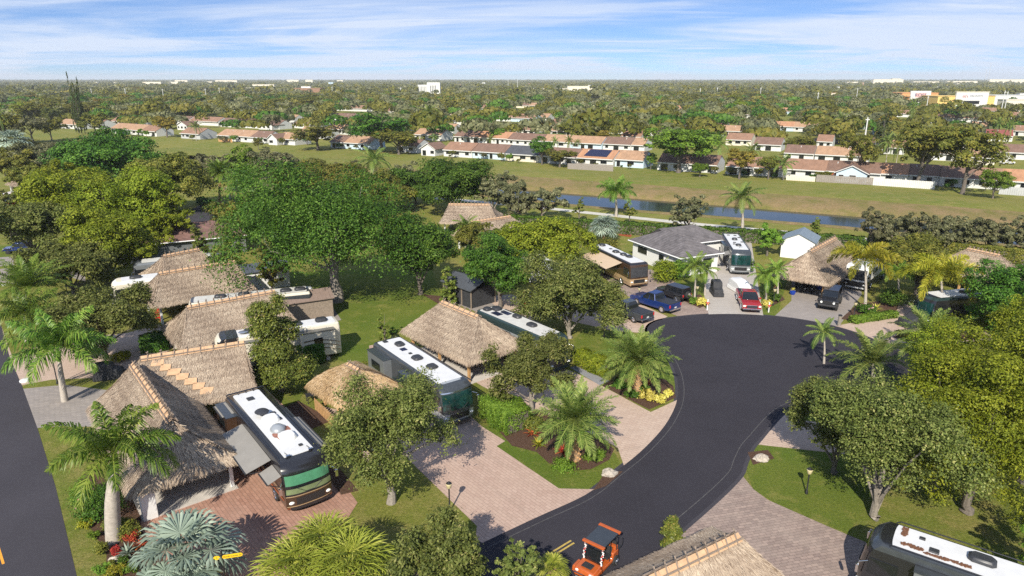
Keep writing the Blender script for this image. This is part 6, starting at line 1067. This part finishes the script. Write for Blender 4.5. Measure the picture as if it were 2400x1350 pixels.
def fence_(x0, y0, x1, y1, h, m, label):
    a = G(x0, y0); b = G(x1, y1); mid = (a + b) / 2; L_ = (b - a).length; r = thing('board_fence', mid, math.atan2(b.y - a.y, b.x - a.x), label, 'fence'); mb = MB(); n = int(L_ / .45)
    for k in range(n): mb.box((-L_ / 2 + (k + .5) * L_ / n, 0, h / 2), (L_ / n * .93, .05, h + .06 * (k % 2)))
    mb.build('boards', M[m], r); MB().box((0, .06, h * .7), (L_, .05, .1)).build('rail', M[m], r)
fence_(1350, 397, 1437, 402, 2.0, 'fencegrey', 'weathered grey board fence in front of the solar roofed house'); fence_(1912, 426, 2045, 434, 2.0, 'fencegrey', 'long grey board fence in front of the blue gable'); fence_(2045, 434, 2190, 444, 2.0, 'wallwhite', 'white board fence below the tall airy trees'); fence_(2340, 455, 2440, 462, 2.0, 'wallgrey', 'pale grey fence at the right edge'); fence_(1842, 422, 1910, 426, 1.4, 'wallcream', 'low picket fence beside the small coconut palm'); fence_(512, 332, 545, 334, 1.8, 'woodtan', 'orange brown fence below the tan roofs'); fence_(1330, 396, 1350, 397, 1.8, 'fencegrey', 'short grey fence left of the solar house')
for (x, y, w, lb, c) in ((1935, 317, 3.0, 'white car parked on the far side street', 'white'), (2360, 385, 3, 'white van parked at the far right', 'white')):
    p = G(x, y); r = thing('parked_car', p, R(5), lb, 'car'); MB().side([(-2.2, .35), (-2.2, .95), (-1.5, 1.0), (-1.1, 1.45), (.5, 1.45), (1.1, 1.0), (2.2, .85), (2.25, .35)], -.9, .9).build('body', M[c], r, True, .1); MB().side([(-1.3, 1.02), (-1.05, 1.38), (.45, 1.38), (.95, 1.02)], -.91, .91).build('window', M['glass'], r)
    for xx in (-1.4, 1.4): MB().cyl((xx, 0, .33), .33, 1.84, 'Y', 12).build('wheel', M['tyre'], r, True)
sheet('side_street', [(1880, 322), (2060, 335), (2200, 345), (2200, 350), (2040, 345), (1870, 328)], S['asphaltold'], .01)
# ------------------------------------------------------------------ trees beyond the canal, placed by hand
far_named = [('olive', 22, 338, 262, 36, 'wide tree at the far left edge of the lawn, outermost'), ('dull', 78, 336, 268, 36, 'wide grey tree at the far left edge of the lawn'), ('olive', 122, 330, 272, 26, 'olive tree left of the first terraced house'), ('olive', 60, 368, 318, 40, 'low tree beside the far silver palm'), ('dull', 150, 372, 326, 38, 'low grey tree right of the far silver palm'), ('pine', 184, 312, 178, 9, 'pointed dark cypress at far left, left of three'), ('pine', 192, 315, 183, 9, 'pointed dark cypress at far left, middle of three'), ('pine', 200, 314, 181, 9, 'pointed dark cypress at far left, right of three'), ('olive', 225, 320, 262, 34, 'dark bushy tree between two terraces at left'), ('rust', 392, 322, 270, 30, 'yellow blossomed tree at left'), ('olive', 745, 352, 288, 55, 'leaning tree with crooked trunk on the lawn edge'), ('ficus', 895, 356, 262, 66, 'wide dark spreading tree above the terraces'), ('olive', 935, 362, 300, 52, 'spreading tree right of the wide dark one'), ('olive', 1312, 392, 346, 38, 'round green tree on the lawn left of the solar roof'), ('ficus', 1270, 386, 320, 30, 'dense green tree behind the cream house'),
 ('bright', 1590, 405, 290, 82, 'big bright green spreading tree'), ('bright', 1640, 415, 380, 22, 'small bright green tree below the big one'), ('bright', 1525, 398, 358, 15, 'small green tree by the pale blue house'), ('rust', 1732, 420, 347, 38, 'rust coloured tree at the lawn edge'), ('olive', 1800, 420, 360, 30, 'green tree right of the rust coloured one'), ('olive', 1870, 368, 316, 38, 'bushy green tree in the second row'), ('pine', 2062, 362, 242, 24, 'tall dark conifer behind the second row of terraces'), ('olive', 2150, 440, 275, 78, 'tall airy tree behind the white fence'), ('olive', 2255, 455, 290, 75, 'tall airy olive tree with pale trunk at right'),
 ('bright', 2325, 470, 392, 36, 'small leafy tree at the right of the lawn'), ('rust', 2080, 320, 262, 30, 'golden tree behind the conifer'), ('bright', 1120, 330, 296, 18, 'yellow green tree in the second row, left'), ('bright', 1165, 335, 298, 22, 'yellow green tree in the second row, right'), ('rust', 1272, 322, 278, 22, 'yellow tree by the dark trees'), ('olive', 1340, 328, 286, 36, 'dark tree behind the third row'), ('ficus', 1405, 320, 270, 28, 'dark green tree behind the solar house'), ('pine', 1893, 245, 212, 11, 'small dark cone tree near the shops'), ('rust', 1410, 345, 305, 22, 'orange tinged bush in the second row'), ('bright', 1290, 338, 310, 40, 'yellow green shrubs in the second row'), ('ficus', 720, 340, 312, 14, 'round bush at the lawn edge'), ('olive', 606, 352, 322, 12, 'small bush below the gable'), ('olive', 2010, 420, 300, 40, 'green tree behind the tan roof at right'), ('dull', 640, 310, 262, 20, 'grey tree behind the hip roof'), ('olive', 2170, 400, 300, 50, 'green crown behind the airy trees'), ('pine', 1310, 245, 196, 14, 'tall dark tree near the horizon')]
TB = []
for (k, x, y, ty, hw, lb) in far_named: tree(k, x, y, ty, hw, lb, near=False, group='trees beyond the canal'); TB.append(x)
palms_far = [(1005, 318, 262, 26), (1683, 392, 338, 32), (1762, 398, 352, 26), (1836, 422, 384, 32), (1482, 318, 290, 18), (1968, 322, 278, 22), (2075, 392, 334, 20), (2098, 396, 342, 18), (1725, 308, 282, 14), (460, 330, 296, 16), (1150, 352, 326, 12), (1335, 358, 330, 13), (1352, 360, 334, 12), (1300, 362, 332, 12), (335, 308, 288, 8), (560, 322, 302, 8), (2330, 340, 290, 14), (2360, 345, 296, 13), (15, 340, 272, 20), (2130, 300, 255, 10), (1020, 350, 322, 14), (1625, 300, 262, 14)]
base_palms = []
for i, (x, y, ty, r_) in enumerate(palms_far):
    lb = 'palm standing among the far roofs'
    if i < 4:  # these four are built, the rest copied
        q = palm('coconut', x, y, ty, r_, ('tall palm rising above the middle terraces', 'palm left of the rust coloured tree', 'palm right of the rust coloured tree', 'small coconut palm on the lawn edge')[i], group='palms beyond the canal', lod=.45, nf=16); q['rad'] = r_ * depth_at(G(x, y).y) / F; base_palms.append(q)
    else:
        s_ = base_palms[i % 4]; c_ = copy_tree(s_); p = G(x, y); h0 = [ch for ch in s_.children if ch.name.startswith('fronds')][0].location.z; c_.location = p; k = height_at(p.y, ty) / h0; rq = r_ * depth_at(p.y) / F / (s_['rad']); c_.scale = (rq, rq, k); c_.rotation_euler.z = i * 1.1; c_['label'] = 'slender palm among the far roofs, %s from the left of its group' % nth(sorted(q_[0] for q_ in palms_far[4:]).index(x)); c_['group'] = 'small palms among the far roofs'
# bushes and small trees against the garden walls of the front row
rb_ = random.Random(4)
for i_, h_ in enumerate(HL[:30]):
    for j_ in range(2 if h_[2] - h_[0] > 50 else 1):
        x = rb_.uniform(h_[0] + 4, h_[2] - 4); y = row_y(h_[0], h_[1], x) + rb_.uniform(1, 5); hp = rb_.uniform(7, 22); k = rb_.choice(['olive', 'olive', 'bright', 'ficus', 'dull'])
        tree(k, x, y, y - hp, hp * rb_.uniform(.4, .6), '%s garden %s before the house %s' % (('green', 'leafy')[j_], 'bush' if hp < 14 else 'tree', h_[5]), near=False, group='garden bushes of the front row', name='garden_bush' if hp < 14 else None, cat='bush' if hp < 14 else 'tree')
# scattered individual trees, keeping clear of the roofs that show
rs = random.Random(11); kinds = ['olive'] * 10 + ['ficus'] * 2 + ['dull'] * 4 + ['oak'] * 2 + ['rust'] + ['yellow'] * 2 + ['pine']
WORDS = {'olive': 'olive green', 'ficus': 'deep green', 'dull': 'grey green', 'oak': 'fine leaved', 'rust': 'rust tinged', 'yellow': 'yellow green', 'pine': 'narrow dark', 'bright': 'bright green'}
LM = [((h_[0] + h_[2]) / 2, h_[1], 'terraced house ' + h_[5] if not h_[5].startswith(('second', 'third', 'fourth', 'far', 'roof', 'tiny')) else 'house, ' + h_[5]) for h_ in HL] + [(192, 210, 'three pointed cypresses'), (1005, 210, 'white office block'), (720, 212, 'flat brown office building'), (2152, 232, 'orange walled shop'), (2272, 235, 'amber walled shop'), (2310, 195, 'pair of radio masts'), (2080, 195, 'long white building at the right horizon'), (1360, 208, 'white building by the middle horizon'), (618, 202, 'white hall at the left horizon'), (1640, 225, 'utility pole in the middle of the woods')]
USED = set()
def near_label(k, x, y, hp, w):
    d, lx, ly, nm = min((math.hypot((x - a) * .6, y - b), a, b, c) for a, b, c in LM); rel = 'left of the' if x < lx - 22 else 'right of the' if x > lx + 22 else 'behind the' if y < ly + 30 else 'in front of the'
    for sz in (('tall', 'big', 'rounded') if hp / (y - 183) > .4 else ('low', 'small', 'bushy')) + ('wide', 'leafy'):
        t = '%s %s tree %s %s' % (sz, WORDS[k], rel, nm)
        if t not in USED and len(t.replace('-', ' ').split()) <= 16: USED.add(t); return t
    return None
def zone(x, y): return ('left' if x < 800 else 'middle' if x < 1600 else 'right') + (' part near the terraces' if y > 262 else ' part behind the terraces' if y > 240 else ' part towards the horizon')
KEEP = HOUSES + [(2120, 205, 2400, 252), (975, 190, 1036, 220), (680, 200, 760, 218), (1320, 198, 1390, 212)]
# open lawn in front of the front row
def front_y(x): return row_y(140, 302, x)
cnt = 0; tries = 0; placed = []
while cnt < 225 and tries < 30000:
    tries += 1; x = rs.uniform(-80, 2480); y = 212 + (rs.random() ** .9) * 150
    if y > front_y(x) - 8: continue
    h = rs.uniform(8, 14); hp = h / H * (y - 183); k = rs.choice(kinds); wpx = hp * (rs.uniform(.5, .85) if k != 'pine' else .2); bad = 0
    for (a, b, c, d) in KEEP:
        if d <= y + 1 and x + wpx * .8 > a and x - wpx * .8 < c and y - hp < d - (d - b) * .15: bad = 1; break
        if d > y and x > a and x < c and y > b: bad = 1; break
    if bad or any(abs(x - q[0]) < wpx * .45 and abs(y - q[1]) < 6 * (y - 183) / 80 for q in placed): continue
    placed.append((x, y)); cnt += 1
    lb_ = near_label(k, x, y, hp, wpx)
    if not lb_: placed.pop(); cnt -= 1; continue
    tree(k, x, y, y - hp, wpx, lb_, near=False, group='%s trees in the %s' % (WORDS[k], zone(x, y)))
# the far woods: thousands of crowns merged into one mass
def woods(name, n, y0, y1, leafn, seed, mat, lf, avoid=True):
    rng = np.random.default_rng(seed); Y = np.exp(rng.uniform(math.log(y0), math.log(y1), n)); X = rng.uniform(-.95, .95, n) * (Y + 60); h = rng.uniform(6, 12, n) * np.where(rng.random(n) < .05, 1.5, 1); r = rng.uniform(4, 10, n)
    dep = Y * math.cos(P) + (H) * math.sin(P); px = 1200 + F * X / dep; py = 675 - F * ((Y * math.sin(P) - H * math.cos(P)) / dep); ok = np.ones(n, bool); lucky = rng.random(n) < .12
    for (a, b, c, d) in KEEP: ok &= ~((px > a - 6) & (px < c + 6) & (py > d - .45 * (d - b)) & (py - h / H * (py - 183) < d - 1)) | lucky
    ok &= py < 183 + (302 - 183) * (px + 1700) / 1840 - 12
    X, Y, h, r = X[ok], Y[ok], h[ok], r[ok]; n = len(X); ti = np.repeat(np.arange(n), leafn); m = n * leafn
    d = unit(rng.normal(size=(m, 3))); d[:, 2] = np.abs(d[:, 2]) * 1.0 - .25; rad = rng.uniform(.75, 1.05, m)[:, None]
    C = np.stack([X[ti], Y[ti], h[ti] * .58], 1) + d * rad * np.stack([r[ti], r[ti], h[ti] * .42], 1); V, Fc = leaf_quads(C, unit(d + rng.normal(size=(m, 3)) * .35), lf * r[ti] * rng.uniform(.7, 1.3, m), rng, .8); rn = .1 + rng.uniform(0, 1, n)[ti] * .35 + rng.uniform(0, .5, m)
    o = link(name, arr_mesh(name, V, Fc, mat, rn)); return tag(o, 'distant tree crowns running together towards the horizon', 'woods', kind='stuff')
woods('distant_woods', 3000, 300, 1100, 190, 3, LV['olive'], .13); woods('distant_woods', 2200, 300, 1100, 190, 4, LV['dull'], .13); woods('distant_woods', 900, 320, 1000, 190, 9, LV['ficus'], .13)
woods('distant_woods', 12000, 900, 10500, 36, 5, LV['olive'], .32); woods('distant_woods', 8000, 900, 10500, 36, 6, LV['dull'], .32)
# ------------------------------------------------------------------ distant buildings
def block(name, x0, x1, yt, yb, m, label, dep=25, extra=None, cat='building', group=None, top=None):
    a = G(x0, yb); b = G(x1, yb); h = height_at(a.y, yt); r = thing(name, ((a.x + b.x) / 2, a.y, 0), 0, label, cat, group); w = b.x - a.x; MB().box((0, dep / 2, h / 2), (w, dep, h)).build('wall', M[m], r)
    MB().box((0, dep / 2, h + .2), (w + .8, dep + .8, .4)).build('roof', M[top or m], r); return r, w, h
M['salmon'] = MAT('orange_stucco', (.60, .30, .12), .8, var=.05, sc=.1); M['amber'] = MAT('amber_stucco', (.66, .46, .15), .8, var=.05, sc=.1); M['signred'] = MAT('sign_red', (.35, .02, .05), .5, var=.04); M['signblue'] = MAT('sign_navy', (.02, .03, .14), .5, var=.04); M['pinkpanel'] = MAT('sign_pink_panel', (.62, .38, .33), .6, var=.03)
r, w, h = block('shop', 2111, 2195, 218, 246, 'salmon', 'orange walled shop with tall white sign wall reading four red letters', 30)
sw = 2176 - 2129; a = G(2152, 246); x_ = a.x - r.location.x; wS = (G(2176, 246).x - G(2129, 246).x); hS = height_at(a.y, 213); MB().box((x_, -.6, hS / 2), (wS, 2, hS)).build('sign_wall', M['wallwhite'], r); MB().box((x_, -1.65, hS * .70), (wS * .52, .1, hS * .30)).build('sign_panel', M['pinkpanel'], r); text('ROSS', hS * .30, 'signblue', r, (x_, -1.75, hS * .70), sx=1.25)
r, w, h = block('shop', 2195, 2328, 226, 250, 'amber', 'amber walled shop with cream sign wall reading two words', 30)
a = G(2272, 250); x_ = a.x - r.location.x; wS = G(2311, 250).x - G(2236, 250).x; hS = height_at(a.y, 216); MB().box((x_, -.6, hS / 2), (wS, 2, hS)).build('sign_wall', M['wallwhite'], r); MB().box((x_, -.6, hS + .3), (wS + 1, 2.6, .6)).build('cornice', M['wallcream'], r); text("dd's", hS * .26, 'signred', r, (x_ - wS * .22, -1.75, hS * .72)); text('DISCOUNTS', hS * .14, 'signblue', r, (x_ + wS * .12, -1.75, hS * .74), sx=1.2); MB().box((x_, -1.7, hS * .3), (wS * .5, .1, hS * .22)).build('shopfront', M['glass'], r)
block('shop', 2328, 2420, 224, 250, 'wallwhite', 'long white shop right of the amber one', 25); block('shop', 2355, 2460, 234, 262, 'wallcream', 'low cream block at the right edge below the shops', 12); block('shop', 2385, 2470, 219, 246, 'wallwhite', 'white sign wall at the right edge behind the shops', 6)
block('shop', 2084, 2112, 224, 246, 'wallcream', 'cream wall left of the orange shop', 20); block('shop', 1936, 1980, 218, 232, 'wallcream', 'low cream shop with tan roof, left one', 20, top='rooftan'); block('shop', 2040, 2110, 218, 230, 'wallcream', 'low cream shop with tan roof, right one', 20, top='rooftan')
r, w, h = block('office_tower', 980, 1004, 199, 222, 'wallwhite', 'white office block with a taller windowless part', 16); a = G(1018, 222); r2 = MB().box((G(1017, 222).x - r.location.x, 4, height_at(a.y, 193) / 2), (G(1033, 222).x - G(1003, 222).x, 14, height_at(a.y, 193))).build('tower', M['wallwhite'], r)
for i in range(7): MB().box((-w / 2 + (i + .5) * w / 7, -.05, h * .5), (w / 28, .1, h * .7)).build('window', M['glass'], r)
for i in range(4): MB().box((G(1010 + i * 4, 222).x - r.location.x, -3.05, height_at(a.y, 193) * .45), (1.0, .1, height_at(a.y, 193) * .6)).build('window', M['glass'], r)
r, w, h = block('office_building', 690, 752, 207, 222, 'roofrust', 'flat brown office building with white top box', 30, top='rooftan'); MB().box((-w * .1, 12, h + 1.6), (w * .35, 8, 3)).build('plant_room', M['wallwhite'], r)
rs2 = random.Random(5)
blk = [(342, 378, 190, 197), (394, 418, 190, 196), (592, 643, 196, 204), (565, 597, 204, 212), (505, 556, 186, 190), (672, 700, 185, 189), (716, 733, 185, 190), (790, 804, 186, 189), (770, 775, 191, 197), (776, 781, 191, 197), (1330, 1388, 200, 208), (1250, 1330, 206, 214), (1110, 1180, 213, 219), (2046, 2116, 184, 193), (2090, 2110, 182, 190), (2220, 2290, 188, 192), (2318, 2400, 184, 190), (1422, 1460, 212, 218), (410, 440, 186, 190), (545, 556, 187, 191), (1985, 2010, 190, 194), (2140, 2200, 189, 192), (335, 352, 190, 195), (1650, 1672, 226, 232), (1085, 1110, 214, 219)]
for i, (a, b, c, d) in enumerate(blk): block('distant_building', a, b, c + 2, d + 5, 'wallcream' if i not in (8, 9) else 'wallblue', 'small white building near the horizon, %s from the left' % nth(sorted(q_[0] for q_ in blk).index(a)) if i not in (8, 9) else 'small blue block near the horizon, %s of two' % ('left' if i == 8 else 'right'), 20, group='white buildings near the horizon' if i not in (8, 9) else 'blue blocks near the horizon')
for i in range(30): x = 40 + i * 78 + rs2.uniform(-30, 30); y = rs2.uniform(194, 208); w_ = rs2.uniform(4, 14); block('distant_building', x, x + w_, y - 3, y + 3, rs2.choice(['wallwhite', 'wallcream', 'wallwhite', 'rooftan']), 'tiny pale building in the far woods, %s from the left' % nth(i), 15, group='tiny pale buildings in the far woods')
for i, x in enumerate((1950, 1995, 2030, 2060, 2135, 2160, 2180, 2205, 2225, 2250)): block('distant_house', x, x + 17, 203 + i % 3, 213, 'wallwhite', 'small dark roofed house behind the shops, %s from the left' % nth(i), 12, cat='house', group='dark roofed houses behind the shops', top='roofdark')
def mast(x, yb, yt, r_, label, name='radio_mast', lat=True, group=None, m='wallgrey'):
    a = G(x, yb); h = height_at(a.y, yt); r = thing(name, a, 0, label, 'mast' if lat else 'pole', group); mb = MB()
    if lat:
        for k in range(3): mb.tube([(r_ * math.cos(k * 2.1), r_ * math.sin(k * 2.1), 0), (r_ * .6 * math.cos(k * 2.1), r_ * .6 * math.sin(k * 2.1), h)], r_ * .16, 4)
        for j in range(20): mb.tube([(-r_, 0, h * j / 20), (r_, 0, h * (j + .5) / 20), (-r_, 0, h * (j + 1) / 20)], r_ * .08, 3)
    else: mb.tube([(0, 0, 0), (0, 0, h)], [r_ * 1.2, r_ * .8], 6)
    mb.build('tower' if lat else 'shaft', M[m], r); MB().box((0, 0, h * .93), (r_ * 6, .25, .3)).build('crossarm', M[m], r)
mast(2307, 196, 162, 1.6, 'left lattice radio mast at the right horizon'); mast(2314, 196, 148, 1.9, 'right and taller lattice radio mast at the right horizon'); mast(476, 200, 172, .8, 'thin mast at the left horizon')
PL = ((218, 232, 207), (297, 232, 207), (385, 235, 208), (1127 - 346, 222, 202), (1912, 262, 216), (2005, 240, 206), (2170, 255, 225), (1191, 205, 188), (1213, 205, 186), (2345, 262, 212), (2352, 262, 214), (1640, 225, 207), (1190, 290, 276), (2023, 345, 275), (780, 228, 203), (1780, 236, 205), (485, 236, 207), (517, 232, 205), (1680, 222, 205), (940, 225, 205))
for i, (x, yb, yt) in enumerate(sorted(PL)): mast(x, yb + 6, yt, .28 if yb > 225 else .45, 'pale utility pole in the far trees, %s from the left' % nth(i), 'utility_pole', False, 'pale utility poles in the far trees', 'wallwhite')
# ------------------------------------------------------------------ haze
def haze(density, col):
    mb = MB().box((0, NG / 2 - 500, 39.5), (NG * 2 + 2000, NG + 3000, 81)); mb.v = [(x, y, z) for x, y, z in mb.v]
    m = bpy.data.materials.new('haze_air'); m.use_nodes = True; t = m.node_tree
    for n in list(t.nodes): t.nodes.remove(n)
    o = t.nodes.new('ShaderNodeOutputMaterial'); v = t.nodes.new('ShaderNodeVolumePrincipled'); v.inputs['Density'].default_value = density; v.inputs['Color'].default_value = (*col, 1); v.inputs['Anisotropy'].default_value = .0; t.links.new(v.outputs[0], o.inputs['Volume']); tag(mb.build('haze', m), kind='stuff')
if USE_HAZE: haze(.00009, (.90, .95, 1.0))
